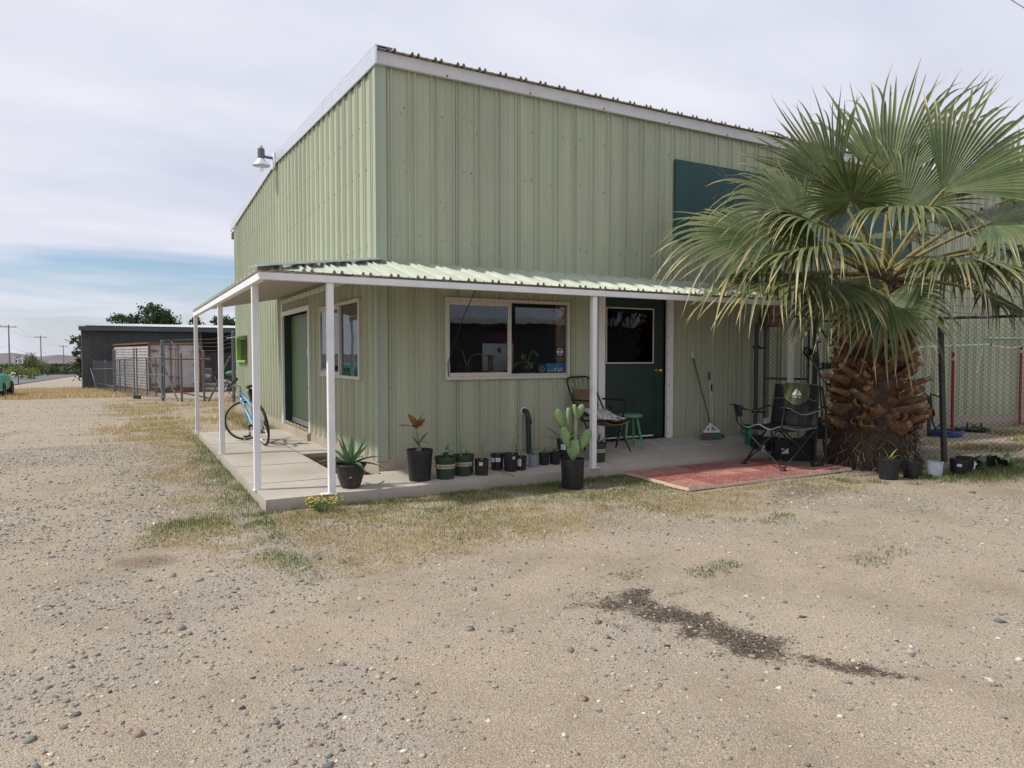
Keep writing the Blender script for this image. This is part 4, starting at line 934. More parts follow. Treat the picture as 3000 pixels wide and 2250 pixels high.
for s_, q in ((1, bb + ax0*.13 + e_*.05 - up*.155), (-1, bb - ax0*.13 - e_*.05 - up*.155)):
    pd = MB()
    for a in (-.045, .045): pd.bar(q + e_*a - ax0*.05, q + e_*a + ax0*.05, .016, .024)
    for a in (-.045, 0, .045): pd.bar(q + ax0*a - e_*.045, q + ax0*a + e_*.045, .012, .014)
    pd.build('pedal', Mt['blackmetal'], t)
ks = MB(); ks.tube([bp(.38, .27, -.03), V3(-1.08, 3.75, .122)], .008, 8); ks.build('kickstand', Mt['silver'], t, smooth=50)
rf = MB(); rf.tube([rc + ax0*.07, rc + ax0*.075 - up*.12 + e_*.02, rc + ax0*.065 - up*.2 - e_*.01], .014, 6); rf.build('derailleur', Mt['blackmetal'], t, smooth=50)

# ================================================================ things behind the window glass
def hleaf(mb, p, az, el, L, w): leaf_blade(mb, p, az, L, w, el, .8, 0, 7, .12, prof=lambda t: (math.sin(PI*min(1, t*.75 + .25)))**.9*(1 if t > .05 else .6) if t < .98 else 0)
t = thing('window_plant', 'pot plant with two arching stalks in the left window pane', 'potted plant', (1.30, .22, 1.262))
b = MB(); b.lathe([(0, 0), (.075, 0), (.092, .17), (.085, .17), (.08, .15), (0, .15)], (1.30, .22, 1.262), 18); b.build('pot', Mt['black'], t, smooth=40)
b = MB(); b.tube([(1.30, .22, 1.41), (1.27, .22, 1.53), (1.22, .2, 1.62)], .009, 6); b.tube([(1.31, .22, 1.41), (1.35, .21, 1.53), (1.44, .19, 1.58), (1.53, .18, 1.575)], .009, 6); leaf_blade(b, (1.22, .2, 1.63), 2.9, .26, .17, .6, 1.2, 0, 7, .12, prof=ov); leaf_blade(b, (1.53, .18, 1.575), 6.1, .15, .10, -.3, 1., 0, 6, .12, prof=ov); leaf_blade(b, (1.28, .2, 1.42), 3.4, .12, .09, .4, .9, 0, 6, .12, prof=ov); leaf_blade(b, (1.33, .2, 1.42), 5.5, .1, .08, .4, .9, 0, 6, .12, prof=ov)
b.build('leaves', mat('window_leaf', (.20, .26, .06), .5, var=.25, scale=14), t, smooth=60)
t = thing('window_plant', 'heart leaved plant in a white bowl in the right window pane', 'potted plant', (2.225, .19, 1.262))
b = MB(); b.lathe([(0, 0), (.06, 0), (.115, .055), (.108, .055), (.055, .012), (0, .012)], (2.225, .19, 1.262), 22); b.build('bowl', Mt['signwhite'], t, smooth=40)
b = MB(); b.lathe([(.0, .012), (.06, .012), (.075, .15), (.065, .15), (0, .14)], (2.225, .19, 1.262), 18); b.build('pot', Mt['pot_green'], t, smooth=40)
b = MB(); c = V3(2.225, .19, 1.42)
for az, el, l, L, w in ((3.3, .5, .10, .20, .13), (6.1, .3, .17, .22, .13), (4.6, .6, .08, .17, .10), (3.9, 1.1, .17, .14, .09), (5.2, 1.2, .22, .15, .10), (.3, 1.1, .22, .17, .11), (2.7, 1.2, .2, .15, .1), (4.3, .2, .05, .12, .08)):
    q = c + V3(math.cos(az)*math.cos(el), math.sin(az)*math.cos(el)*.6, math.sin(el))*l; b.tube([c, q], .004, 4); leaf_blade(b, q, az, L, w, -.2, .9, 0, 7, .12, prof=lambda t_: (1 - t_)**.6*min(1, t_*6 + .3))
b.build('leaves', mat('bright_leaf', (.24, .31, .06), .5, var=.25, scale=14), t, smooth=60)
t = thing('desktop_computer', 'silver back of a desktop computer screen seen through the window', 'computer', (2.04, .72, 1.22))
b = MB(); b.box(1.786, 2.295, .70, .72, 1.33, 1.735); b.build('screen_back', mat('silver_casing', (.45, .46, .48), .35, .4), t, bevel=.008)
b = MB(); b.prism([(1.96, .68, 1.28), (2.12, .68, 1.28), (2.10, .70, 1.45), (1.98, .70, 1.45)], (0, .012, 0)); b.box(1.92, 2.16, .62, .82, 1.265, 1.275); b.build('stand', mat('silver_stand', (.3, .31, .33), .35, .4), t)
b = MB(); cx, cz = 2.055, 1.635   # dark fruit shaped mark
pts = [(0, .030), (.012, .036), (.026, .034), (.030, .026), (.022, .016), (.020, .004), (.024, -.006), (.031, -.012), (.024, -.030), (.012, -.040), (0, -.036), (-.012, -.040), (-.026, -.028), (-.033, -.006), (-.030, .022), (-.016, .036)]
b.prism([(cx + a, .698, cz + z_) for a, z_ in pts], (0, .003, 0)); b.prism([(cx + .002, .698, cz + .042), (cx + .016, .698, cz + .050), (cx + .018, .698, cz + .064), (cx + .004, .698, cz + .056)], (0, .003, 0)); b.build('emblem', Mt['ink'], t)
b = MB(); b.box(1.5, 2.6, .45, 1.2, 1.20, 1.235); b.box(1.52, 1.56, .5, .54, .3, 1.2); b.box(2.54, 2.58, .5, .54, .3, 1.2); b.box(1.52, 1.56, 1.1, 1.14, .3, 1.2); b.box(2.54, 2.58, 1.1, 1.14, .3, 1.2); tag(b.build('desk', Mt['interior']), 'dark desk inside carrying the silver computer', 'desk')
b = MB(); b.lathe([(0, 0), (.036, 0), (.038, .02), (.034, .03), (.034, .27), (.048, .285), (.048, .30), (0, .30)], (1.62, .13, 1.262), 16); b.cm = 1
for k in range(6): b.box(1.608, 1.632, .0935, .097, 1.36 + k*.03, 1.378 + k*.03)
b.cm = 2; b.box(1.592, 1.645, .092, .096, 1.27, 1.34)
tag(b.build('carved_tube', [mat('carved_wood', (.22, .11, .05), .6), Mt['ink'], Mt['pot_band']], None, smooth=40), 'carved brown wooden tube standing on the window sill', 'ornament')
t = thing('picture_plate', 'blue plate painted with black and white cows in the window corner', 'picture', (2.6, .05, 1.30))
b = MB(); b.box(2.452, 2.752, .036, .04, 1.30, 1.445); b.cm = 1; b.box(2.452, 2.752, .034, .036, 1.30, 1.345); b.cm = 2
for x_, z_, s_ in ((2.50, 1.335, .5), (2.55, 1.34, .45), (2.62, 1.345, 1.), (2.69, 1.345, 1.)): b.box(x_ - .035*s_, x_ + .035*s_, .032, .034, z_, z_ + .04*s_); b.box(x_ - .03*s_, x_ - .02*s_, .032, .034, z_ - .02*s_, z_); b.box(x_ + .02*s_, x_ + .03*s_, .032, .034, z_ - .02*s_, z_)
b.cm = 3
for x_, z_, s_ in ((2.50, 1.338, .5), (2.63, 1.352, 1.), (2.675, 1.358, .9), (2.715, 1.35, .7)): b.box(x_ - .012*s_, x_ + .012*s_, .030, .032, z_, z_ + .03*s_)
b.build('plate', [mat('sky_blue_print', (.05, .28, .62)), mat('grass_print', (.05, .25, .12)), Mt['signwhite'], Mt['ink']], t)
t = thing('card', 'small dark blue card with a tan emblem beside the cow plate', 'card', (2.38, .05, 1.30))
b = MB(); b.box(2.322, 2.442, .036, .04, 1.30, 1.443); b.cm = 1; b.cyl((2.382, .036, 1.365), (2.382, .033, 1.365), .045, .045, 20); b.cm = 0; b.cyl((2.382, .033, 1.365), (2.382, .031, 1.365), .030, .030, 18); b.cm = 1; b.prism([(2.365, .0295, 1.345), (2.399, .0295, 1.345), (2.382, .0295, 1.39)], (0, .002, 0)); b.build('card', [mat('dark_blue_print', (.04, .06, .16)), mat('tan_print', (.42, .28, .16))], t)
b = MB(); b.cyl((2.645, -.0125, 1.61), (2.645, -.0135, 1.61), .05, .05, 24); b.cm = 1; b.cyl((2.645, -.0135, 1.61), (2.645, -.0145, 1.61), .044, .044, 24); b.cm = 0; b.box(2.602, 2.688, -.016, -.0145, 1.598, 1.622); b.cm = 1; b.box(2.612, 2.678, -.017, -.016, 1.605, 1.615)
tag(b.build('window_sticker', [Mt['label'], mat('sticker_blue', (.03, .10, .28), .4)]), 'round blue and white sticker on the right window pane', 'sticker')
b = MB(); b.box(2.65, 2.72, -.0135, -.0125, 2.19, 2.235); b.cm = 1; b.box(2.655, 2.715, -.0145, -.0135, 2.19, 2.205); tag(b.build('window_notice', [mat('pale_paper', (.5, .42, .36)), mat('red_print', (.45, .12, .08))]), 'small pale and red notice in the top corner of the window', 'notice')
b = MB(); b.box(2.5, 2.95, 1.8, 1.85, 1.35, 1.95); tag(b.build('wall_banner', mat('dull_red_cloth', (.30, .03, .04), .9)), 'dull red cloth hanging deep inside behind the window', 'cloth')
b = MB(); b.cm = 1; b.box(.96, 1.02, .137, .14, 1.35, 1.41); b.cm = 0; b.box(.95, 1.03, .14, .3, 1.262, 1.42); tag(b.build('window_box', [mat('brown_box', (.10, .07, .055)), Mt['label']]), 'brown box with a white label in the left window corner', 'box')
# ================================================================ fan palm
PX, PY = 6.55, -2.15
HEART = V3(6.60, -2.2, 2.62)
RT = V3(.874, -.485, 0); TW = V3(-.837, -.547, 0); UP = V3(0, 0, 1)
W3 = lambda r, u, t: RT*r + UP*u + TW*t
PALM = thing('fan_palm', 'short thick fan palm with drooping green fronds in front of the chain link fence', 'palm tree', (PX, PY, 0))
leafm = vcol_mat('palm_leaf', .42, .15, .12, 12, .5)
def frond(hub, axis, nrm, L, spread=115, droop=.35, nseg=42, seed=0, cup=.1, dark=1., tipd=.5):
    r_ = np.random.default_rng(seed); hub = Vector(hub); d = Vector(axis).normalized(); n = Vector(nrm); n = (n - d*n.dot(d)).normalized(); s = d.cross(n)
    V = []; F = []; Cc = []; K = 11
    ths = np.linspace(-math.radians(spread), math.radians(spread), nseg)
    g0 = np.array([.045, .082, .024])*dark; g1 = np.array([.125, .160, .052])*dark
    hgt = np.array(hub)
    for j, th in enumerate(ths):
        l = L*(.60 + .40*math.cos(th*.72))*r_.uniform(.93, 1.05)
        dd = np.array(d*math.cos(th) + s*math.sin(th)); sd = np.array(s*math.cos(th) - d*math.sin(th)); nn = np.array(n)
        dth = 2*math.radians(spread)/nseg
        split = r_.uniform(.42, .58); wob = r_.normal(0, .045); tcurl = r_.normal(0, .2); tdrop = max(.0, r_.normal(tipd, .2)); cw = g0 + (g1 - g0)*r_.random()
        tc2 = r_.normal(0, .35); tan_at = r_.uniform(.80, 1.0); tw = r_.normal(0, .25)
        o = len(V)
        for i in range(K + 1):
            t = i/K
            u = max(0, t - split)/(1 - split)
            lat = sd*(wob*u*l*.5 + tcurl*u*u*l*.22) + nn*(tc2*u*u*l*.16)
            p = hgt + dd*l*t*(1 - .10*u*u*tdrop) + nn*(cup*l*math.sin(PI*min(t, 1)*.5)*(abs(math.sin(th))*.5 + .15) - cup*l*.35*t*t) + lat
            p = p + np.array([0, 0, -1.])*l*(droop*t*t*.42 + tdrop*.40*u**2)
            w0 = l*t*math.tan(dth/2)*1.04
            w1 = l*split*math.tan(dth/2)*1.04
            w = w0 if t < split else max(.0009, w1*(1 - u)**.85)
            fold = .45*w*(1 if j % 1 == 0 else -1)*(1 - .4*u)
            sw = sd*math.cos(tw*u) + nn*math.sin(tw*u)
            V += [p - sw*w + nn*fold*.5, p - nn*fold*.6, p + sw*w + nn*fold*.5]
            c = cw*(1.05 - .15*t)
            if t < .12: c = c*.8 + np.array([.12, .13, .03])*.3
            if t > tan_at: c = np.array([.46, .36, .17])*r_.uniform(.8, 1.1)*.9 + c*.1
            edge = c if t < .5 else c*.75 + np.array([.42, .36, .16])*.25
            Cc += [edge, c*.95, edge]
        for i in range(K):
            a = o + i*3; b = a + 3
            F += [(a, a + 1, b + 1, b), (a + 1, a + 2, b + 2, b + 1)]
    # loose fibre threads between the segments
    nth = int(nseg*.35)
    for q in range(nth):
        j = r_.integers(1, nseg - 1); th = ths[j] + dth/2; l = L*(.60 + .40*math.cos(th*.72)); dd = np.array(d*math.cos(th) + s*math.sin(th))
        p = hgt + dd*l*.55 + np.array([0, 0, -1.])*l*droop*.17; o = len(V); dv = dd*.5 + r_.normal(0, .5, 3); m = 6; step = l*r_.uniform(.25, .5)/m
        for i in range(m + 1):
            V += [p + np.array([.0016, 0, 0]), p - np.array([.0016, 0, 0])]; Cc += [np.array([.55, .46, .28])]*2
            dv = dv + r_.normal(0, .35, 3) + np.array([0, 0, -.12]); p = p + dv/np.linalg.norm(dv)*step
        for i in range(m): a = o + 2*i; F.append((a, a + 1, a + 3, a + 2))
    V = np.array(V) - np.array(PALM.location); Cc = np.concatenate([np.array(Cc), np.ones((len(Cc), 1))], 1)
    o = npmesh('frond', V, np.array(F), leafm, Cc, PALM)
    # petiole from the heart
    mb = MB(); mid = HEART.lerp(hub, .5) + UP*.10*(hub - HEART).length
    pts = [HEART + (hub - HEART)*.02*0 + W3(0, -.1, 0)]
    for i in range(1, 9):
        t = i/8; pts.append(HEART*(1 - t)**2 + mid*2*t*(1 - t) + hub*t*t)
    pts.append(hub + d*.12)
    mb.tube(pts, [.05, .04, .034, .030, .027, .025, .023, .021, .019, .007], 7)
    P = mb.build('petiole', petm, None, smooth=60); P.parent = o
    for v in P.data.vertices: v.co -= PALM.location
    return o
petm = mat('palm_petiole', (.17, .15, .045), .5, var=.3, scale=9, dirt=(.16, .09, .04), dscale=5, world=True)
FR = [  # hub (right, up, toward)   axis              normal            L    spread droop
    ((-1.10, .82, .35), (-.90, .30, .30), (.1, .5, .8), 1.50, 118, .20, .55),
    ((-.42, 1.02, .55), (-.10, .55, .55), (.0, -.5, .8), .95, 150, .10, .45),
    ((.26, .80, .95), (.35, -.05, .75), (.1, .95, .2), 1.15, 140, .35, .75),
    ((.80, 1.16, .35), (.80, .66, .20), (-.35, -.15, .95), 1.80, 60, .06, .3),
    ((-.78, .30, .95), (-.62, -.05, .70), (-.1, .95, .1), 1.35, 118, .40, .5),
    ((.84, .17, .95), (.66, -.10, .62), (.1, .95, .1), 1.42, 116, .40, .5),
    ((-1.60, .56, .15), (-1., .10, .05), (.0, .75, .65), 1.75, 85, .22, .5),
    ((-.70, 1.35, -.35), (-.66, .80, -.05), (.2, .0, .95), 1.60, 48, .06, .25),
    ((.08, 1.30, -.30), (.14, 1., -.05), (.0, .1, 1.), 2.05, 46, .03, .18),
    ((1.70, 1.10, -.1), (.85, .52, .05), (-.3, .2, .9), 1.6, 75, .10, .35),
    ((.10, -.28, .80), (.05, -.75, .45), (.0, .45, .9), 1.05, 125, .15, .45),
    ((-1.25, .02, .45), (-.95, -.12, .25), (-.1, .9, .3), 1.5, 105, .35, .5),
    ((1.48, .72, .45), (.7, .05, .4), (-.1, .85, .5), 1.3, 118, .35, .55),
    ((1.40, -.18, .15), (.85, -.38, .1), (.1, .85, .35), 1.40, 115, .45, .6),
    ((-.36, 1.35, -.15), (-.24, 1., .05), (.1, .0, 1.), 1.50, 40, .04, .22),
    ((-.95, .95, -.65), (-.75, .35, -.5), (.1, .6, .7), 1.5, 110, .3, .5),
    ((.70, .95, -.85), (.5, .5, -.6), (.1, .3, .9), 1.4, 80, .2, .35),
    ((-.15, .75, -1.25), (-.1, .3, -.9), (.0, .9, .2), 1.4, 115, .35, .5),
    ((-1.05, .15, -.8), (-.7, -.1, -.65), (-.1, .9, .1), 1.4, 115, .5, .6),
    ((1.05, .30, -.85), (.7, -.05, -.7), (.1, .9, .1), 1.4, 115, .5, .6),
    ((.65, -.35, .65), (.45, -.75, .35), (.2, .6, .7), .95, 115, .2, .5),
    ((-.55, -.12, .70), (-.45, -.55, .40), (-.2, .75, .5), 1.0, 118, .3, .6),
    ((.35, .35, -1.15), (.2, -.15, -1.), (.0, .9, .0), 1.3, 115, .5, .6),
    ((-.80, .62, .75), (-.65, .25, .50), (.1, .8, .55), 1.1, 115, .3, .7),
    ((.28, .95, -.1), (.42, .9, .1), (-.1, -.2, 1.), 1.35, 60, .08, .3),
    ((1.55, .35, .55), (.8, -.25, .45), (.1, .9, .3), 1.3, 118, .5, .7),
    ((-.15, -.18, -.75), (-.1, -.7, -.5), (.0, .5, -.8), 1.0, 118, .3, .5),
    ((1.95, .55, -.5), (.9, .0, -.2), (.0, .9, .2), 1.3, 115, .4, .6),
]
CUP = {3: .38, 7: .25, 8: .28, 9: .3, 14: .25, 1: .3}
for i, (h, a, n_, L_, sp_, dr, td) in enumerate(FR):
    if i in (14, 20, 22, 26): continue
    frond(HEART + W3(*h), W3(*a), W3(*n_), L_, sp_, dr, int(24 + sp_*.19), 100 + i, CUP.get(i, .12), 1., td)
# trunk with split leaf bases
husk = mat('palm_husk', (.235, .125, .062), .8, var=.5, scale=16, dirt=(.10, .06, .038), dscale=3, dlo=.42, dhi=.62, bump=.8, bscale=40, world=True, stretch=(1, 1, 1))
fibre = mat('palm_fibre', (.075, .05, .038), .95, var=.5, scale=30, bump=1., bscale=60, world=True)
rad_t = lambda z: np.interp(z, [0, .35, .75, 1.2, 1.7, 2.1, 2.5, 2.8], [.54, .52, .43, .36, .32, .30, .29, .22])
mb = MB(); nn_ = 40
zs_ = np.linspace(-.05, 2.75, 44); vs = []
for z in zs_:
    for k in range(nn_):
        a = 2*PI*k/nn_; r = float(rad_t(z))*(1 + .10*(float(fbm(np.float64(3*math.cos(a) + 9), np.float64(3*math.sin(a) + z*4), 4, 3)) - .5)*2)
        vs.append((PX + r*math.cos(a), PY + r*math.sin(a), z))
mb.add(vs, [(i*nn_ + k, i*nn_ + (k + 1) % nn_, (i + 1)*nn_ + (k + 1) % nn_, (i + 1)*nn_ + k) for i in range(43) for k in range(nn_)])
TR = mb.build('trunk', fibre, PALM)
r_ = random.Random(4); mb = MB()
def boot(z, phi, ln, w, lean, tilt):
    R = float(rad_t(z)); er = V3(math.cos(phi), math.sin(phi), 0); et = V3(-math.sin(phi), math.cos(phi), 0)
    p = V3(PX, PY, z) + er*(R - .05); n = 8; rows = []; bnd = r_.uniform(.02, .14); swp = r_.uniform(-.07, .07); ac0 = et
    dirv = (er*math.sin(tilt) + UP*math.cos(tilt)*.8 + et*lean).normalized()
    for i in range(n + 1):
        t = i/n; c = p + dirv*ln*t + er*(bnd*t*t) + ac0*(swp*t*t) ; ww = w*(1.35 - .85*t**.8)/2
        ac = dirv.cross(er).normalized() if dirv.cross(er).length > .01 else et
        jag = (lambda: r_.uniform(-.055, .035)) if i == n else (lambda: r_.uniform(-.004, .004))
        out = dirv.cross(ac)
        if out.dot(er) < 0: out = -out
        row = []
        for k in range(7):
            s = (k - 3)/3; row.append(c + ac*ww*s + out*(.032*(1 - s*s)*(1 + .5*t)) + dirv*jag())
        for k in range(6, -1, -1):
            s = (k - 3)/3; row.append(c + ac*ww*s + out*(.032*(1 - s*s)*(1 + .5*t) - (.026 - .018*t)*(1.1 - s*s)) + dirv*jag())
        rows += row
    m = 14
    mb.add(rows, [(i*m + k, i*m + (k + 1) % m, (i + 1)*m + (k + 1) % m, (i + 1)*m + k) for i in range(n) for k in range(m)] + [tuple(range(n*m, n*m + m))])
    for q_ in range(1, m + 2): mb.m[-q_] = 1
k = 0
for lv in range(17):
    z = .50 + lv*.122
    nb = 13 if lv < 9 else 11
    for j in range(nb):
        phi = 2*PI*(j + .5*(lv % 2))/nb + r_.uniform(-.12, .12)
        side_ = 1 if (j + lv) % 2 else -1
        zz_ = z + r_.uniform(-.05, .05)
        boot(zz_, phi, r_.uniform(.20, .33)*(1 if lv < 13 else .8), r_.uniform(.11, .25), side_*r_.uniform(.35, 1.05), r_.uniform(.35, .8) if lv > 2 else r_.uniform(.5, 1.0))
mb.build('husk', [husk, mat('cut_husk_edge', (.34, .21, .11), .85, var=.4, scale=30, world=True)], PALM, smooth=50)
mb = MB()
for i in range(1500):
    a = r_.uniform(0, 6.28); z = r_.random()**1.3*.85; R = float(rad_t(z)) + .01; p = V3(PX + R*math.cos(a), PY + R*math.sin(a), z)
    pts = [p]; dv = V3(-math.sin(a)*r_.uniform(-1, 1), math.cos(a)*r_.uniform(-1, 1), r_.uniform(-1, .3)) + V3(math.cos(a), math.sin(a), 0)*r_.uniform(.1, .5)
    for q in range(4): dv = dv + V3(r_.uniform(-.5, .5), r_.uniform(-.5, .5), r_.uniform(-.6, .1)); pts.append(pts[-1] + dv.normalized()*r_.uniform(.02, .06))
    pts = [V3(p_.x, p_.y, max(.003, p_.z)) for p_ in pts]
    mb.cm = 1 if r_.random() < .14 else 0
    mb.tube(pts, r_.uniform(.002, .006), 3, cap=False)
for a, z in ():       # hanging old bases
    R = float(rad_t(z)); er = V3(math.cos(a), math.sin(a), 0); et = V3(-er.y, er.x, 0); mb.cm = 2
    p = V3(PX, PY, z) + er*R; q = p + er*.13 - UP*.38 + et*r_.uniform(-.12, .12)
    mb.tube([p, p.lerp(q, .4) + er*.05, q], [.07, .045, .03], 7)
mb.build('root_skirt', [fibre, mat('pale_fibre', (.34, .25, .17), .9, world=True), husk], PALM)

# ================================================================ chain link gate and fence on the right
def chain(mb, p0, p1, z0, z1, pitch=.075, r=.0022, zg=None, weave=0.):
    p0 = Vector((p0[0], p0[1], 0)); p1 = Vector((p1[0], p1[1], 0)); L = (p1 - p0).length; d = (p1 - p0)/L; H = z1 - z0
    nrm = Vector((-d.y, d.x, 0))
    k = -int(H/pitch) - 1
    n = int(L/pitch) + 1
    for sgn in (1, -1):
        for i in range(-int(H/pitch) - 2, n + int(H/pitch) + 2):
            u0 = i*pitch; u1 = u0 + sgn*H; a, b = 0., 1.
            if sgn > 0: a = max(0, -u0/H); b = min(1, (L - u0)/H)
            else: a = max(0, (u0 - L)/H); b = min(1, u0/H)
            if b - a < .01: continue
            A = p0 + d*(u0 + (u1 - u0)*a) + UP*(z0 + H*a); B_ = p0 + d*(u0 + (u1 - u0)*b) + UP*(z0 + H*b)
            mb.tube([A + nrm*.002*sgn, B_ + nrm*.002*sgn], r, 3, cap=False)
FP = lambda t: (6.43 + .53*t, -.15 - .85*t)
GF = thing('chain_link_fence', 'dark chain link fence with top rail running past the palm trunk', 'fence', (*FP(.86), 0))
mb = MB(); mb.cyl((*FP(.90), -.1), (*FP(.90), 2.28), .038, .038, 12); mb.lathe([(.042, 0), (.042, .03), (0, .06)], (*FP(.90), 2.28), 12); mb.build('post', Mt['dark_post'], GF, smooth=40)
mb = MB(); b0 = FP(2.68); mb.tube([(b0[0] + .01, b0[1] + .0, -.1), (b0[0] - .10, b0[1] + .05, 2.1)], .042, 12); mb.build('post', Mt['dark_post'], GF, smooth=40)
mb = MB(); b0 = FP(5.6); mb.tube([(b0[0], b0[1], -.1), (b0[0], b0[1], 2.1)], .042, 12); mb.build('post', Mt['dark_post'], GF, smooth=40)
mb = MB(); mb.tube([(*FP(.9), 2.10), (*FP(5.6), 2.12)], .022, 10); mb.build('top_rail', Mt['dark_post'], GF, smooth=40)
mb = MB(); chain(mb, FP(.94), FP(5.6), .02, 2.05, .072, .0021); mb.build('wire_mesh', Mt['wire'], GF)
mb = MB()
for zz in (2.20, 2.30, 2.42):
    pts = [Vector((*FP(.9 + 4.7*i/40), zz + .015*math.sin(i*1.3) - .03*math.sin(PI*i/40))) for i in range(41)]; mb.tube(pts, .0025, 4)
    for p in pts[::2]: mb.tube([p + V3(.012, .01, .015), p - V3(.012, .01, .015)], .002, 3); mb.tube([p + V3(.012, .01, -.015), p - V3(.012, .01, -.015)], .002, 3)
mb.build('barbed_wire', Mt['wire'], GF)
mb = MB()
mb.tube([Vector((*FP(1.0 + 1.6*i/16), 2.03 - .06*math.sin(PI*i/16) + .01*math.sin(i*2.))) for i in range(17)], .004, 5); mb.build('slack_wire', Mt['wire'], GF)
GT = thing('chain_link_gate', 'narrow chain link gate with a rounded pipe frame beside the wall', 'gate', (*FP(.08), 0))
a0, a1 = .13, .80
q = lambda t, z: Vector((*FP(t), z))
mb = MB(); mb.tube([q(a0, .16), q(a0, 2.08), q(a0 + .02, 2.14), q(a0 + .07, 2.18), q(a1 - .07, 2.19), q(a1 - .02, 2.15), q(a1, 2.09), q(a1, .16)], .018, 8); mb.tube([q(a0, .16), q(a1, .16)], .018, 8); mb.tube([q(a0, 1.18), q(a1, 1.18)], .018, 8)
for zz in (.3, .6, .95, 1.4, 1.7, 2.0):
    for t_ in (a0, a1): mb.tube([q(t_ - .025, zz), q(t_ + .025, zz)], .010, 6)
mb.tube([q(a0 + .03, .2), q(a0 + .03, 2.1)], .006, 6); mb.tube([q(a1 - .03, .2), q(a1 - .03, 2.1)], .006, 6)
mb.build('frame', Mt['dark_post'], GT, smooth=50)
mb = MB(); chain(mb, FP(a0 + .02), FP(a1 - .02), .17, 2.16, .072, .0021); mb.build('wire_mesh', Mt['wire'], GT)
mb = MB()
for zz in (1.68, .62): mb.bar(q(-.06, zz), q(a0 + .03, zz), .03, .03); mb.bar(q(-.05, zz + .03), q(.06, zz + .03), .05, .03)
mb.bar(q(a1 - .02, 1.62), q(a1 + .09, 1.60), .06, .09)
mb.build('hinge_and_latch', Mt['blackmetal'], GT)
hz0 = slab_z(6.4, -.3) if False else .0
mb = MB(); mb.cyl((*FP(0.), -.05), (*FP(0.), 2.03), .037, .037, 12); mb.lathe([(.040, 0), (.040, .02), (.028, .045), (0, .05)], (*FP(0.), 2.03), 12); mb.build('hinge_post', Mt['dark_post'], GT, smooth=40)
# rusty box on the gate, hook and tools
b = MB(); b.box(6.62, 6.98, -.24, -.05, 2.04, 2.40); b.cm = 1; b.box(6.66, 6.80, -.26, -.24, 2.40, 2.44); b.tube([(6.80, -.1, 2.40), (6.82, -.1, 2.6)], .02, 8)
tag(b.build('electrical_box', [mat('oxide_red_metal', (.16, .06, .05), .6, .2, var=.25, scale=9, world=True), Mt['galv_dull']], None, bevel=.01), 'rusty red metal box on the wall above the chain link gate', 'electrical box')
b = MB(); p = V3(*FP(.93), 2.02) + W3(.02, 0, .05); b.tube([p, p + W3(.09, -.13, 0), p + W3(.16, -.22, 0)], .016, 8); c_ = p + W3(.19, -.26, 0); b.tube([c_ + W3(.045*math.cos(k), .045*math.sin(k), 0) for k in np.linspace(0, 2*PI, 12)[:-1]], .016, 8, closed=True)
tag(b.build('iron_hook', Mt['rust'], None, smooth=50), 'rusty iron eye hook hanging from the fence corner post', 'hook')
def lean_tool(p, q, r): 
    b = MB(); b.cyl(p, q, r, r*.9, 8); return b
t = thing('shovel', 'long handled shovel leaning on the fence behind the camping chair', 'shovel', (7.15, -1.3, 0))
lean_tool((7.12, -1.55, .28), (6.82, -.86, 1.56), .016).build('handle', Mt['wood'], t, smooth=40)
b = MB(); b.tube([(6.82, -.86, 1.50), (6.79, -.80, 1.60), (6.76, -.84, 1.68), (6.84, -.88, 1.66), (6.82, -.86, 1.52)], .018, 8); b.build('grip', Mt['blackmetal'], t, smooth=40)
b = MB(); b.grid(lambda u, v: (7.12 + .22*(u - .5)*(1 - .6*v*v), -1.55 - .08*v - .03*math.sin(PI*u), .30 - .29*v), 6, 6); b.build('blade', Mt['galv_dull'], t, smooth=60, solid=.004)
t = thing('push_broom', 'upturned grey push broom leaning on the fence beside the palm', 'broom', (7.25, -1.2, 0))
lean_tool((7.34, -1.48, .02), (7.16, -.98, 1.32), .012).build('handle', Mt['galv'], t, smooth=40)
b = MB(); b.bar(V3(7.16, -.98, 1.34) - W3(.14, 0, 0), V3(7.16, -.98, 1.35) + W3(.14, .02, 0), .05, .03); b.build('head', Mt['galv_dull'], t)
b = MB()
for i in range(160): p = V3(7.16, -.98, 1.36) + W3(rnd.uniform(-.14, .14), 0, rnd.uniform(-.03, .03)); b.tube([p, p + W3(rnd.uniform(-.02, .02), rnd.uniform(.06, .10), rnd.uniform(-.02, .02))], .002, 3)
b.build('bristle_block', Mt['ink'], t)
t = thing('metal_rake', 'dark metal tool with a straight shaft leaning on the fence corner post', 'rake', (6.93, -.98, 0))
lean_tool((6.98, -1.05, .05), (6.93, -.93, 1.75), .014).build('handle', Mt['dark_post'], t, smooth=40)
b = MB(); b.bar(V3(6.93, -.93, 1.75) - W3(.06, 0, 0), V3(6.93, -.93, 1.77) + W3(.06, .01, 0), .02)
for k in range(5): b.tube([V3(6.93, -.93, 1.76) + W3(-.05 + .025*k, 0, 0), V3(6.93, -.93, 1.72) + W3(-.05 + .03*k, .11, .04)], .004, 4)
b.build('tines', Mt['dark_post'], t)
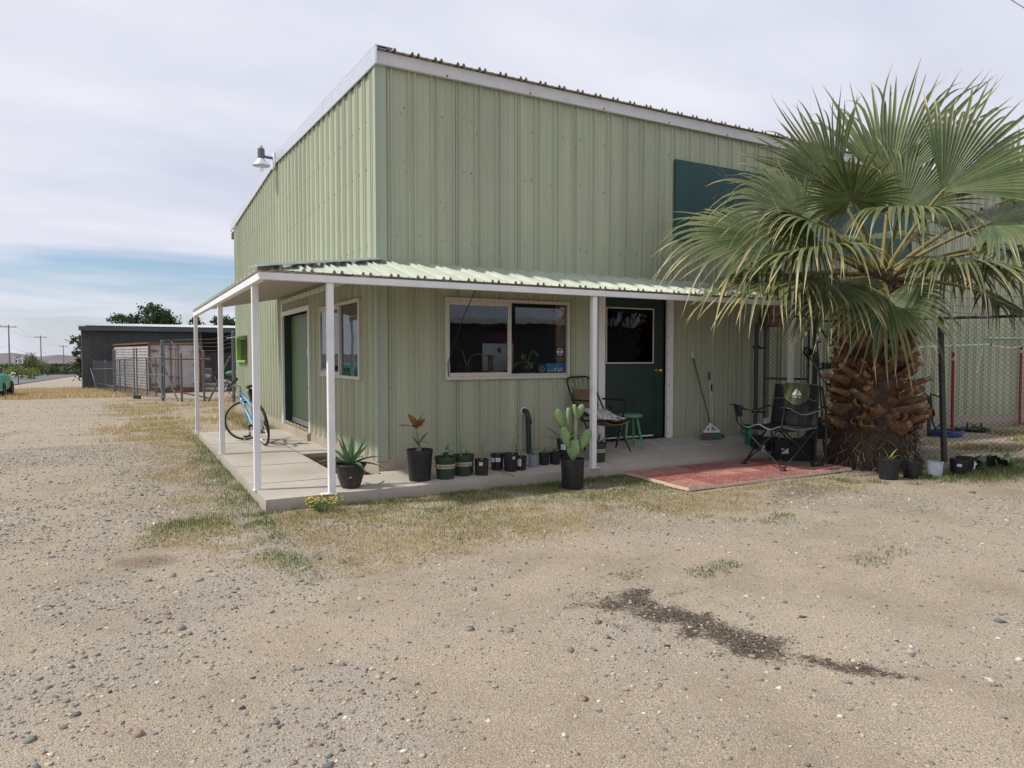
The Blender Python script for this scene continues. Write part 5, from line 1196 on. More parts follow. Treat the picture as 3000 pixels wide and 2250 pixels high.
# crates and odds behind the chair
def crate(x, y, z, w, d, h, rz, label, m='black'):
    t = thing('plastic_crate', label, 'crate', (x, y, z), rz, 'black plastic crates behind the camping chair')
    b = MB(); T = .012; off = Vector((x, y, z))
    for bx in ((-w/2, w/2, -d/2, -d/2 + T, 0, h), (-w/2, w/2, d/2 - T, d/2, 0, h), (-w/2, -w/2 + T, -d/2 + T, d/2 - T, 0, h), (w/2 - T, w/2, -d/2 + T, d/2 - T, 0, h), (-w/2 + T, w/2 - T, -d/2 + T, d/2 - T, 0, T), (-w/2 - .012, w/2 + .012, -d/2 - .012, -d/2, h - .03, h), (-w/2 - .012, -w/2, -d/2, d/2, h - .03, h)):
        b.box(bx[0] + x, bx[1] + x, bx[2] + y, bx[3] + y, bx[4] + z, bx[5] + z)
    b.build('body', Mt[m], t)
    b = MB(); b.grid(lambda u, v: (x + (u - .5)*w*.94, y + (v - .5)*d*.94, z + h*.8 + .02*rnd.random()), 5, 5); b.build('soil', Mt['soil'], t)
    b = MB(); b.box(x - w*.35, x - w*.18, y - d/2 - .0135, y - d/2 - .0122, z + h*.35, z + h*.62); b.build('label_sticker', Mt['label'], t)
    return t
t1 = crate(6.02, -1.20, 0, .62, .34, .30, -.5, 'wide black crate with green shoots behind the camping chair legs')
b = MB()
for i in range(16):
    p = V3(6.02 + rnd.uniform(-.27, .27), -1.20 + rnd.uniform(-.13, .13), .25)
    leaf_blade(b, p, rnd.uniform(0, 6.28), rnd.uniform(.12, .24), .014, rnd.uniform(1., 1.5), .5, 0, 5)
b.build('seedlings', mat('young_shoot', (.16, .26, .05), .5), t1)
crate(5.74, -.93, .0, .30, .26, .34, -.4, 'tall narrow black crate beside the green watering can')
b = MB(); b.box(5.86, 6.10, -.985, -.975, .44, .62); b.box(5.80, 6.12, -.975, -.86, .30, .60); b.cm = 1; b.tube([(5.93, -.987, .56), (5.97, -.987, .50), (6.02, -.987, .53), (6.05, -.987, .48)], .005, 5); tag(b.build('white_carton', [mat('white_bag_paper', (.5, .5, .5), .8, var=.2, scale=6), Mt['ink']]), 'white carton with a dark scrawl behind the black crates', 'carton')
t = thing('watering_can', 'translucent green watering can on the slab behind the camping chair', 'watering can', (5.72, -.62, slab_z(5.72, -.62)))
zc = slab_z(5.72, -.62); b = MB(); b.lathe([(0, 0), (.085, 0), (.09, .02), (.09, .20), (.07, .25), (.05, .27), (0, .27)], (5.80, -.62, zc), 16); b.build('body', Mt['greencan'], t, smooth=40)
b = MB(); b.tube([(5.74, -.64, zc + .24), (5.64, -.66, zc + .28), (5.56, -.66, zc + .24), (5.56, -.66, zc + .20), (5.66, -.65, zc + .19), (5.72, -.64, zc + .17)], .018, 8); b.build('handle', Mt['greencan'], t, smooth=40)
b = MB(); b.cyl((5.87, -.60, zc + .08), (5.98, -.56, zc + .3), .018, .014, 8); b.build('spout', Mt['greencan'], t, smooth=40)
b = MB(); b.grid(lambda u, v: (6.55 + .34*u, -1.06 - .25*u + .0*v, .26 + .34*v + .0*u), 4, 4); tag(b.build('metal_sheet', Mt['galv_dull'], None, solid=.006), 'small grey metal sheet propped against the fence by the crates', 'sheet')
b = MB(); b.lathe([(0, 0), (.10, 0), (.13, .22), (.12, .22), (0, .2)], (6.25, -1.75, 0), 16); tag(b.build('plant_pot', mat('purple_plastic', (.06, .03, .07), .5), None, smooth=40), 'dull purple pot tucked between the camping chair and the palm', 'plant pot')
# pots in front of the palm
G3 = 'pots on the ground beside the palm'
t = pot('potted_seedling', 'widest black pot beside the palm roots, with a yellow green sprout', 5.72, -2.93, 0, .135, .265, Mt['black'], group=G3)
b = MB(); leaf_blade(b, (5.72, -2.93, .24), 2.8, .22, .025, 1.15, .5, 0, 6); leaf_blade(b, (5.72, -2.93, .24), 5.9, .19, .028, .95, .2, 0, 6); leaf_blade(b, (5.74, -2.95, .24), 5.6, .2, .02, .9, 2.0, 0, 6); leaf_blade(b, (5.72, -2.93, .24), 4.5, .1, .02, .9, .5, 0, 6); b.build('leaves', mat('yellow_green_leaf', (.24, .34, .06), .5), t)
t = pot('potted_seedling', 'low black pot with small seedlings, left of the whitish pot', 6.08, -3.02, 0, .128, .215, Mt['black'], group=G3); sprig(t, (6.03, -3.02, .19), 4, .16, .022, 21); onion(t, (6.05, -3.04, .19), (.18, .14), 22, .004, 'stems')
t = pot('potted_seedling', 'chalky white pot with a tiny seedling beside the palm', 6.44, -3.10, 0, .093, .185, Mt['pot_white'], 'plain', G3); sprig(t, (6.42, -3.10, .16), 2, .12, .025, 23)
t = pot('empty_pot', 'empty black pot with a white label in the shaded grass', 6.83, -3.18, 0, .105, .20, Mt['black'], 'plain', G3, labels=((.1, .55, .72, .055),), soil=False)
b = MB(); b.grid(lambda u, v: (6.83 + .095*u*math.cos(2*PI*v), -3.18 + .095*u*math.sin(2*PI*v), .10), 3, 14); b.build('soil', Mt['soil'], t)
t = pot('empty_pot', 'empty black pot rightmost of the pots, behind the labelled one', 7.14, -3.08, 0, .098, .195, Mt['black'], 'plain', G3, soil=False)
b = MB(); b.grid(lambda u, v: (7.14 + .09*u*math.cos(2*PI*v), -3.08 + .09*u*math.sin(2*PI*v), .10), 3, 14); b.build('soil', Mt['soil'], t)
b = MB(); b.prism([(7.30, -3.12, .0), (7.315, -3.125, .10), (7.31, -3.12, .13), (7.36, -3.14, .08), (7.33, -3.13, .07), (7.32, -3.13, .0)], (0, .003, 0)); tag(b.build('plant_tag', Mt['label']), 'white plastic plant tag stuck in the grass by the rightmost pot', 'plant tag')
# broad dark weeds at the fence foot
t = thing('broad_leaf_weed', 'dark broad leaved weed at the foot of the fence right of the pots', 'weed', (7.62, -3.0, 0)); b = MB()
for cx_, cy_, n_ in ((7.50, -3.0, 16), (7.75, -3.05, 14), (8.0, -3.15, 12)):
    for k in range(n_): leaf_blade(b, (cx_ + rnd.uniform(-.1, .1), cy_ + rnd.uniform(-.08, .08), .02), rnd.uniform(0, 6.28), rnd.uniform(.12, .24), rnd.uniform(.08, .12), rnd.uniform(.4, 1.3), .9, 0, 6, .1, prof=ov)
b.build('leaves', mat('dark_weed_leaf', (.035, .075, .035), .5, var=.2), t, smooth=60)
# behind the fence: red posts, rail, hose, standpipe
for x, y, h, lb in ((11.26, -.67, 1.62, 'red painted steel post behind the fence, nearer to the palm'), (15.0, -.10, 1.78, 'red painted steel post behind the fence at the right edge')):
    t = thing('red_post', lb, 'post', (x, y, 0), group='red steel posts behind the fence'); b = MB(); b.tube([(x, y, -.05), (x - .03, y, h)], .028, 12); b.build('shaft', Mt['redpaint'], t, smooth=40)
    b = MB(); b.cyl((x - .027, y, h - .16), (x - .028, y, h - .10), .030, .030, 12); b.build('pale_band', Mt['palegreen_pipe'], t, smooth=40)
    b = MB(); b.cyl((x - .03, y, h), (x - .03, y, h + .14), .024, .024, 12); b.build('pale_collar', Mt['palegreen_pipe'], t, smooth=40)
b = MB(); b.cyl((10.0, -.55, 1.70), (12.75, -.55, 1.78), .024, .024, 12); b.cm = 1; b.cyl((12.75, -.55, 1.78), (12.80, -.55, 1.782), .026, .026, 12); tag(b.build('pipe_rail', [Mt['palegreen_pipe'], Mt['ink']], None, smooth=40), 'pale green pipe rail on the red post nearer the palm', 'pipe')
b = MB(); b.cyl((13.6, -.08, 1.93), (16.5, -.08, 1.98), .024, .024, 12); tag(b.build('pipe_rail', Mt['palegreen_pipe'], None, smooth=40), 'pale green pipe rail on the red post at the right edge', 'pipe')
b = MB(); b.tube([(12.8, -.5, 1.78), (13.4, -.4, 1.75), (14.2, -.25, 1.72), (15.0, -.1, 1.77)], .008, 5); b.tube([(12.6, -.5, 1.76), (12.55, -.48, 1.5), (12.5, -.46, 1.25), (12.44, -.46, 1.22)], .008, 5); tag(b.build('white_string', Mt['signwhite']), 'white string strung between the pale green pipe rails', 'string')
t = thing('garden_tap', 'dark standpipe tap with a looped hose behind the fence post', 'tap', (10.95, -.4, 0))
b = MB(); b.cyl((10.95, -.4, -.02), (10.95, -.4, .35), .035, .035, 10); b.tube([(10.95, -.4, .35), (10.95, -.4, .66), (10.90, -.4, .76), (10.78, -.4, .80)], .034, 10); b.build('pipe', Mt['dark_post'], t, smooth=40)
b = MB(); b.tube([(10.85, -.48, .82), (11.12, -.5, .75), (11.25, -.5, .5), (11.2, -.5, .25), (11.0, -.5, .12), (10.88, -.5, .30), (10.84, -.5, .6), (10.85, -.48, .8)], .018, 6); b.build('hose_loop', Mt['black'], t, smooth=40)
b = MB(); b.ball((11.0, -.5, .80), .04, .04, .03, 8, 6); b.build('valve', Mt['brass'], t, smooth=40)
HX, HY = 11.15, -.62
b = MB(); pts = []
for k in range(120):
    a = k*2*PI/24; pts.append((HX + (.34 + .04*math.sin(k*.7))*math.cos(a), HY + (.24 + .03*math.sin(k*.5))*math.sin(a), .02 + .02*(k//24) + .006*math.sin(k*1.1)))
b.tube(pts, .014, 5); tag(b.build('garden_hose', Mt['hose'], None, smooth=60), 'blue garden hose coiled on the dirt behind the fence', 'hose')
b = MB(); b.lathe([(0, 0), (.30, .0), (.32, .05), (.28, .05), (.26, .02), (0, .02)], (12.6, -.35, .0), 18); b.cm = 1
for k in range(26): leaf_blade(b, (12.6 + rnd.uniform(-.25, .25), -.35 + rnd.uniform(-.15, .15), .03), rnd.uniform(0, 6.28), rnd.uniform(.12, .28), .04, rnd.uniform(.3, 1.2), .6, 0, 4)
tag(b.build('planter_tray', [Mt['black'], Mt['plantgreen']]), 'shallow black tray of green plants against the wall behind the fence', 'planter')
# ================================================================ yard on the left: shed, container, gates, road
S = thing('metal_shed', 'long dark corrugated open fronted shed with a pale roof edge', 'shed', (-4.97, 40.2, gz(-4.97, 40.2)))
zg = gz(-4.97, 40.2) - .1
mb = MB()
n = int(6.4/.09)
for i in range(n):
    x0 = -4.97 + 6.4*i/n; xm = x0 + 3.2/n; x1 = x0 + 6.4/n
    for a, b, ya, yb in ((x0, xm, 40.2, 40.165), (xm, x1, 40.165, 40.2)): mb.add([(a, ya, zg), (b, yb, zg), (b, yb, 2.98), (a, ya, 2.98)], [(0, 1, 2, 3)])
mb.box(-4.97, -4.93, 40.25, 49, zg, 3.2); mb.box(-4.97, 16, 48.9, 49, zg - .3, 3.7); mb.box(15.9, 16, 40.2, 48.9, zg, 3.2)
mb.build('wall', Mt['shed'], S)
mb = MB()
n = 160
for i in range(n):
    x0 = -5.2 + 21.4*i/n; x1 = x0 + 21.4/n; xm = (x0 + x1)/2
    for a, b, h0, h1 in ((x0, xm, 0, .03), (xm, x1, .03, 0)): mb.add([(a, 39.55, 3.30 + h0), (b, 39.55, 3.30 + h1), (b, 49.2, 3.81 + h1), (a, 49.2, 3.81 + h0)], [(0, 1, 2, 3)])
mb.build('roof', mat('shed_roof', (.5, .51, .52), .4, .4, world=True), S, solid=.01)
mb = MB(); mb.box(-5.05, 16.1, 39.6, 39.66, 3.02, 3.27); mb.build('fascia', Mt['dark_post'], S)
mb = MB()
for x in (1.45, 6.5, 11.5): mb.box(x, x + .12, 40.1, 40.22, zg - .2, 3.1)
mb.build('post', Mt['shed'], S)
mb = MB(); mb.box(-4.85, -4.5, 39.95, 40.15, 2.68, 2.74); mb.build('bracket', Mt['dark_post'], S)
# container
C0 = V3(-1.64, 32.19, 0); CR = V3(.895, 32.63, 0); e1 = (CR - C0).normalized(); e2 = V3(-.225, .974, 0); e2 = (V3(-3.26, 35.2, 0) - C0).normalized()
e2 = V3(-.225, .974, 0)
zc = gz(-1.64, 32.2) - .02; CW = 2.56; CL = 7.3; CH = 2.62
T = thing('shipping_container', 'rusty framed dirty white steel container in front of the dark shed', 'container', (C0.x, C0.y, zc))
P = lambda a, b, z: C0 + e1*a + e2*b + UP*(zc + z)
mb = MB()
nr_ = 15
for i in range(nr_):                 # ribbed long side
    z0, z1 = .2 + (CH - .35)*i/nr_, .2 + (CH - .35)*(i + 1)/nr_; zm = z0 + (z1 - z0)*.72
    mb.add([P(0, 0, z0), P(0, CL, z0), P(0, CL, zm), P(0, 0, zm)], [(0, 1, 2, 3)]); mb.add([P(0, 0, zm), P(0, CL, zm), P(.07, CL, zm + .015), P(.07, 0, zm + .015)], [(0, 1, 2, 3)]); mb.add([P(.07, 0, zm + .015), P(.07, CL, zm + .015), P(0, CL, z1), P(0, 0, z1)], [(0, 1, 2, 3)])
mb.add([P(0, CL, 0), P(CW, CL, 0), P(CW, CL, CH), P(0, CL, CH)], [(0, 1, 2, 3)]); mb.add([P(CW, 0, 0), P(CW, CL, 0), P(CW, CL, CH), P(CW, 0, CH)], [(0, 1, 2, 3)]); mb.add([P(0, 0, CH), P(CW, 0, CH), P(CW, CL, CH - .02), P(0, CL, CH - .02)], [(0, 1, 2, 3)])
mb.build('side_panel', Mt['container'], T)
mb = MB()
for a in (0.02, CW - .02):
    mb.bar(P(a, -.01, 0), P(a, -.01, CH), .13, .1, up=e1); mb.bar(P(a, CL, 0), P(a, CL, CH), .12, .1, up=e1)
mb.bar(P(0, -.01, CH - .03), P(CW, -.01, CH - .03), .1, .12); mb.bar(P(0, -.01, .14), P(CW, -.01, .14), .1, .22); mb.bar(P(-.01, 0, CH - .02), P(-.01, CL, CH - .04), .09, .09); mb.bar(P(-.01, 0, .12), P(-.01, CL, .12), .09, .20)
mb.build('frame', Mt['rust'], T)
for k in range(2):
    d = MB(); a0, a1 = .09 + k*1.2, 1.27 + k*1.2; nrb = 26
    for i in range(nrb):
        z0, z1 = .27 + 2.25*i/nrb, .27 + 2.25*(i + 1)/nrb; zm = (z0 + z1)/2
        d.add([P(a0, .03, z0), P(a1, .03, z0), P(a1, .045, zm), P(a0, .045, zm)], [(0, 1, 2, 3)]); d.add([P(a0, .045, zm), P(a1, .045, zm), P(a1, .03, z1), P(a0, .03, z1)], [(0, 1, 2, 3)])
    D_ = d.build('container_door', Mt['container'], T)
    b = MB()
    for q_ in ((.95,) if k == 0 else (.10,)):
        b.cyl(P(a0 + q_, -.03, .12), P(a0 + q_, -.03, CH - .05), .026, .026, 8)
        for z_ in (.35, .8, 2.3): b.bar(P(a0 + q_ - .1, -.03, z_), P(a0 + q_ + .1, -.03, z_), .06)
    b.build('locking_bar', Mt['rust'], D_)
    b = MB()
    for z_ in (.45, 1.45, 2.2):
        x_ = a0 if k == 0 else a1; sg = 1 if k == 0 else -1
        b.bar(P(x_, -.03, z_), P(x_ + .36*sg, -.03, z_), .05, .05); b.bar(P(x_ + .1*sg, -.035, z_), P(x_ + .2*sg, -.035, z_), .06, .12)
    b.build('hinge', Mt['rust'], D_)
# fence and gates
gpt = lambda x, y, z: V3(x, y, gz(x, y) + z)
def post(par, x, y, h, r, cap=True, m='galv_dull', name='post'):
    b = MB(); b.cyl(gpt(x, y, -.1), gpt(x, y, h), r, r, 10)
    if cap: b.ball(gpt(x, y, h), r*1.1, r*1.1, r*.9, 8, 5)
    return b.build(name, Mt[m], par, smooth=50)
HG, MG, BG = (-3.19, 31.3), (-2.34, 25.34), (-1.446, 22.25)
def gate_leaf(lbl, A, B_, ups):
    A = Vector(A); B_ = Vector(B_); t = thing('yard_gate', lbl, 'gate', (A.x, A.y, gz(*A)), group='pair of pipe gate leaves with wire mesh')
    f = MB(); pt = lambda u, z: gpt(*A.lerp(B_, u), z)
    for z_ in (.16, 1.02, 1.72): f.tube([pt(0, z_), pt(1, z_)], .026, 6)
    for u, h in ups: f.cyl(pt(u, .14), pt(u, h), .03, .03, 8)
    f.tube([pt(.03, .2), pt(.5, 1.6)], .006, 4); f.tube([pt(.97, .2), pt(.5, 1.6)], .006, 4)
    f.build('frame', Mt['galv_dull'], t, smooth=50)
    w = MB(); 
    z0 = gz(*A)
    chain(w, A, B_, z0*.5 + gz(*B_)*.5 + .16, z0*.5 + gz(*B_)*.5 + 1.74, .085, .0022); w.build('wire_mesh', Mt['wire'], t)
    w = MB()
    for z_ in (1.85, 2.0, 2.12): w.tube([pt(u/10, z_ - .03*math.sin(PI*u/10)) for u in range(11)], .004, 4)
    w.build('barbed_wire', Mt['wire'], t); return t, pt
t, pt = gate_leaf('farther gate leaf hung on the left grey post before the container', (-3.14, 31.1), (-2.36, 25.5), ((0, 2.2), (.25, 1.72), (.52, 1.72), (.97, 2.15)))
t, pt = gate_leaf('nearer gate leaf ending in a caster before the container doors', (-2.32, 25.2), (-1.40, 21.9), ((.03, 2.15), (.40, 1.72), (.72, 1.72), (1., 2.3)))
b = MB(); b.bar(pt(-.06, .06), pt(.10, .06), .08, .05)
for u in (-.05, .09): b.cyl(pt(u, .07) - W3(.0, 0, .05), pt(u, .07) + W3(.0, 0, .05), .08, .08, 12)
b.build('caster', Mt['blackmetal'], t)
F2 = thing('yard_fence', 'galvanised chain link yard fence with barbed wire arms left of the building', 'fence', gpt(*BG, 0))
post(F2, *HG, 2.18, .055); post(F2, *BG, 2.34, .055); post(F2, -.84, 21.24, 1.85, .04); post(F2, -.10, 20.67, 1.9, .04); post(F2, .70, 18.6, 2.56, .055); post(F2, -3.67, 36.65, 1.73, .045); post(F2, -4.3, 39.6, 1.75, .04); post(F2, -2.55, 30.0, 2.1, .035) if False else None
for p_, q_, r_ in ((gpt(-1.44, 22.2, 1.50), gpt(-.98, 21.2, .02), .03), (gpt(.62, 18.8, 1.7), gpt(-.02, 20.0, .02), .035), (gpt(-4.5, 39.8, 1.3), gpt(-4.15, 38.6, .05), .03)):
    b = MB(); b.cyl(p_, q_, r_, r_, 8); b.build('brace', Mt['galv_dull'], F2, smooth=50)
for p_, q_ in ((gpt(-.84, 21.24, 1.85), gpt(-1.15, 21.6, 2.32)), (gpt(-.10, 20.67, 1.92), gpt(-.42, 20.95, 2.38)), (gpt(-4.3, 39.6, 1.72), gpt(-4.6, 39.4, 2.05))):
    b = MB(); b.cyl(p_, q_, .023, .023, 6); b.build('wire_arm', Mt['galv_dull'], F2, smooth=50)
b = MB(); b.tube([gpt(-1.40, 22.1, 1.66), gpt(.05, 20.6, 1.62)], .035, 8); b.tube([gpt(-1.2, 22.1, .42), gpt(.1, 20.5, .12)], .03, 8); b.cyl(gpt(-.05, 20.64, 1.62), gpt(.12, 20.5, 1.62), .045, .045, 8); b.build('gate_bar', Mt['rust'], F2, smooth=50)
b = MB(); b.tube([gpt(*HG, 1.28), gpt(-4.4, 39.7, 1.25)], .02, 6); b.tube([gpt(*HG, .4), gpt(-4.2, 38.6, .45)], .02, 6); b.build('rail', Mt['galv_dull'], F2)
for p_, q_, zz_, hh_ in ((BG, (-.10, 20.67), gz(*BG), 1.8), ((-.10, 20.67), (.70, 18.6), gz(.3, 19.5), 1.85), (HG, (-4.4, 39.7), gz(-3.8, 35), 1.7)):
    b = MB(); chain(b, p_, q_, zz_ + .05, zz_ + hh_, .085, .0022); b.build('wire_mesh', Mt['galv_dull'], F2)
b = MB()
for k, z_ in enumerate((1.95, 2.1, 2.24, 2.38)):
    pts = [gpt(-1.45, 22.25, z_)] + [gpt(-1.1 + .0*k, 21.55, z_ - .02), gpt(-.35, 20.9, z_), gpt(.2, 19.7, z_ - .03), gpt(.70, 18.6, z_ + .1)]; b.tube(pts, .005, 4)
b.build('barbed_wire', Mt['galv_dull'], F2)
# pipes and junk in the shed bay
pz = gz(2.0, 33)
k = 0
for r_i, c_n in ((0, 4), (1, 3), (2, 1)):
    for c_i in range(c_n):
        x = 2.05 + c_i*.19 + r_i*.1; z_ = gz(2.2, 31.8) + .10 + r_i*.165; b = MB()
        y0 = 31.6 + .12*((c_i*7 + r_i*3) % 4)
        n = 14; vs = []
        o = [(x + .092*math.cos(2*PI*j/n), z_ + .092*math.sin(2*PI*j/n)) for j in range(n)]; i_ = [(x + .078*math.cos(2*PI*j/n), z_ + .078*math.sin(2*PI*j/n)) for j in range(n)]
        vs = [(a, y0, c_) for a, c_ in o] + [(a - .0, y0 + 3.0, c_) for a, c_ in o] + [(a, y0 + 3.0, c_) for a, c_ in i_] + [(a, y0, c_) for a, c_ in i_]
        b.add(vs, [(q*n + j, q*n + (j + 1) % n, ((q + 1) % 4)*n + (j + 1) % n, ((q + 1) % 4)*n + j) for q in range(4) for j in range(n)])
        tag(b.build('plastic_pipe', Mt['pvc'], None, smooth=40), 'cream plastic pipe in the stack seen end on beyond the yard fence', 'pipe', 'cream plastic pipes stacked beyond the yard fence')
b = MB(); b.tube([(.95, 33.9, gz(1, 34) + .35), (1.9, 32.7, gz(2, 33) + .35)], .10, 10); b.tube([(.95, 33.7, gz(1, 34) + .13), (1.9, 32.5, gz(2, 33) + .13)], .10, 10); b.tube([(.9, 33.5, gz(1, 34) + .1), (1.85, 32.25, gz(2, 33) + .1)], .09, 10)
tag(b.build('ribbed_pipe', Mt['pvc'], None, smooth=40), 'bundle of long cream drain pipes lying beside the container', 'pipe')
b = MB(); b.box(1.05, 1.65, 35.2, 35.8, gz(1.4, 35.5) + .6, gz(1.4, 35.5) + 1.25); b.cm = 1; b.box(1.0, 2.6, 34.9, 35.9, gz(1.4, 35.5), gz(1.4, 35.5) + .6); tag(b.build('cardboard_box', [mat('cardboard', (.22, .14, .09), .8), Mt['shed']], None, bevel=.02), 'brown box on a low platform in the open shed bay', 'box')
b = MB(); b.ball((1.25, 33.9, gz(1.3, 34) + .75), .28, .25, .20, 10, 7); b.ball((1.5, 33.9, gz(1.3, 34) + .70), .2, .2, .14, 10, 7); tag(b.build('blue_sack', mat('blue_white_sack', (.16, .24, .42), .6, dirt=(.55, .57, .6), dscale=9, dlo=.45, dhi=.6), None, smooth=60), 'blue and white plastic sack beside the container', 'sack')
b = MB(); b.lathe([(.2, 0), (.3, .02), (.33, .1), (.3, .18), (.2, .2), (.2, 0)], (0, 0, 0), 18); b.v = [(1.78 + x, 33.6 + z - .1, gz(1.8, 33.6) + .75 + y) for x, y, z in b.v]; tag(b.build('tyre', Mt['rubber'], None, smooth=50), 'upright black tyre near the brown box in the shed bay', 'tyre')
b = MB(); b.ball((2.5, 33.5, gz(2.5, 33.5) + .95), .35, .3, .16, 10, 7); tag(b.build('green_tarp', mat('green_tarp', (.05, .20, .10), .6), None, smooth=60), 'crumpled green tarp above the pipe stack', 'tarp')
# ---------------- road, sign, poles, far things
ys = np.concatenate([np.arange(-60, 60, 6.), np.arange(60, 200, 8), np.arange(200, 700, 25)])
mb = MB()
for a, b_ in zip(ys, ys[1:]): mb.add([(-18.2, a, gz(-18.2, a) + .06), (-10.6, a, gz(-10.6, a) + .06), (-10.6, b_, gz(-10.6, b_) + .06), (-18.2, b_, gz(-18.2, b_) + .06)], [(0, 1, 2, 3)])
for x in (-18.2, -10.6):
    for a, b_ in zip(ys, ys[1:]): mb.add([(x, a, gz(x, a) - .4), (x, b_, gz(x, b_) - .4), (x, b_, gz(x, b_) + .06), (x, a, gz(x, a) + .06)], [(0, 1, 2, 3)])
tag(mb.build('road', Mt['asphalt']), kind='structure')
sx, sy = -10.35, 61.0; zs0 = gz(sx, sy)
t = thing('speed_limit_sign', 'white speed limit 35 sign on a steel post beside the road', 'road sign', (sx, sy, zs0))
b = MB(); b.box(sx - .04, sx + .04, sy, sy + .05, zs0 - .2, zs0 + 2.45); b.build('sign_post', Mt['galv_dull'], t)
b = MB(); b.box(sx - .37, sx + .37, sy - .03, sy - .005, zs0 + 1.74, zs0 + 2.50); PL = b.build('panel', Mt['signwhite'], t, bevel=.004)
b = MB()
for x0, x1, z0, z1 in ((-.35, .35, 2.475, 2.487), (-.35, .35, 1.753, 1.765), (-.35, -.338, 1.765, 2.475), (.338, .35, 1.765, 2.475)): b.box(sx + x0, sx + x1, sy - .034, sy - .0301, zs0 + z0, zs0 + z1)
for txt, z_, h_, w_ in (('SPEED', 2.385, .155, .62), ('LIMIT', 2.225, .155, .52), ('35', 1.95, .33, .56)):
    vs, fs = text_geo(txt, 1., .025); xs = [v.x for v in vs]; zs = [v.y for v in vs]; cx_, cz_ = (max(xs) + min(xs))/2, (max(zs) + min(zs))/2
    kx, kz = w_/(max(xs) - min(xs)), h_*.82/(max(zs) - min(zs)); b.add([(sx + (v.x - cx_)*kx, sy - .033, zs0 + z_ + (v.y - cz_)*kz) for v in vs], fs)
b.build('lettering', Mt['ink'], PL)
def upole(px_x, y, z_top, lbl, arm):
    x = px_x; zb = gz(x, y); t = thing('utility_pole', lbl, 'utility pole', (x, y, zb), group='utility poles along the road')
    b = MB(); b.cyl((x, y, zb - .5), (x, y, z_top), .19, .12, 10); b.build('shaft', Mt['polewood'], t, smooth=50)
    b = MB(); b.box(x - arm/2, x + arm/2, y - .25, y - .12, z_top - .62, z_top - .48); b.build('crossarm', Mt['polewood'], t)
    for u in (-.46, -.15, .42):
        b = MB(); b.lathe([(.03, 0), (.03, .1), (.09, .12), (.09, .2), (.05, .26), (0, .27)], (x + u*arm, y - .18, z_top - .48), 8); b.build('insulator', Mt['galv_dull'], t)
    return V3(x, y, z_top)
def at_px(px, py, dep):
    d = V3(.874, -.485, 0)*((px - 1500)/2043.66) + V3(-.020, -.036, -.999)*((py - 1125)/2043.66) + V3(.485, .874, -.041); return CAMP + d*dep
q1, q2, q3 = at_px(23.5, 951, 157), at_px(117.5, 983, 208), at_px(184, 1011, 282)
A1 = upole(q1.x, q1.y, q1.z, 'nearest and tallest utility pole, left of the speed limit sign', 3.1); A2 = upole(q2.x, q2.y, q2.z, 'middle utility pole above the wire fence across the road', 3.0); A3 = upole(q3.x, q3.y, q3.z, 'farthest utility pole beside the white rail gate', 2.9)
def wire(a, b_, sag, lbl, r=.014):
    m = MB(); m.tube([a.lerp(b_, i/14) - UP*sag*4*(i/14)*(1 - i/14) for i in range(15)], r, 4, cap=False); return m
A0 = A1 + (A1 - A2)*.8
for (a, b_, lb) in ((A0, A1, 'thin power lines running left out of the frame from the nearest pole'), (A1, A2, 'thin power lines between the nearest and the middle utility poles'), (A2, A3, 'thin power lines between the middle and the farthest utility poles')):
    m = MB()
    for u in (-1.4, -.45, 1.3):
        m2 = wire(a + V3(u, 0, -.3), b_ + V3(u, 0, -.3), 1.0, ''); m.add(m2.v, m2.f)
    m2 = wire(a + V3(0, 0, -4.6), b_ + V3(0, 0, -4.6), 1.1, '', .02); m.add(m2.v, m2.f)
    tag(m.build('power_line', Mt['dark_post']), lb, 'power line', 'power lines between the poles')
m = wire(V3(9.5, 4.0, 9.55), V3(12.2, 5.5, 8.4), .05, '', .012)
m = MB(); p0 = at_px(2925, 0, 30) + UP*.35; p1 = at_px(3010, 28, 26); m.tube([p0 - (p1 - p0)*1.5, p0, p1, p1 + (p1 - p0)*3], .018, 5); tag(m.build('overhead_wire', Mt['dark_post']), 'short overhead wire crossing the top right corner of the sky', 'power line')
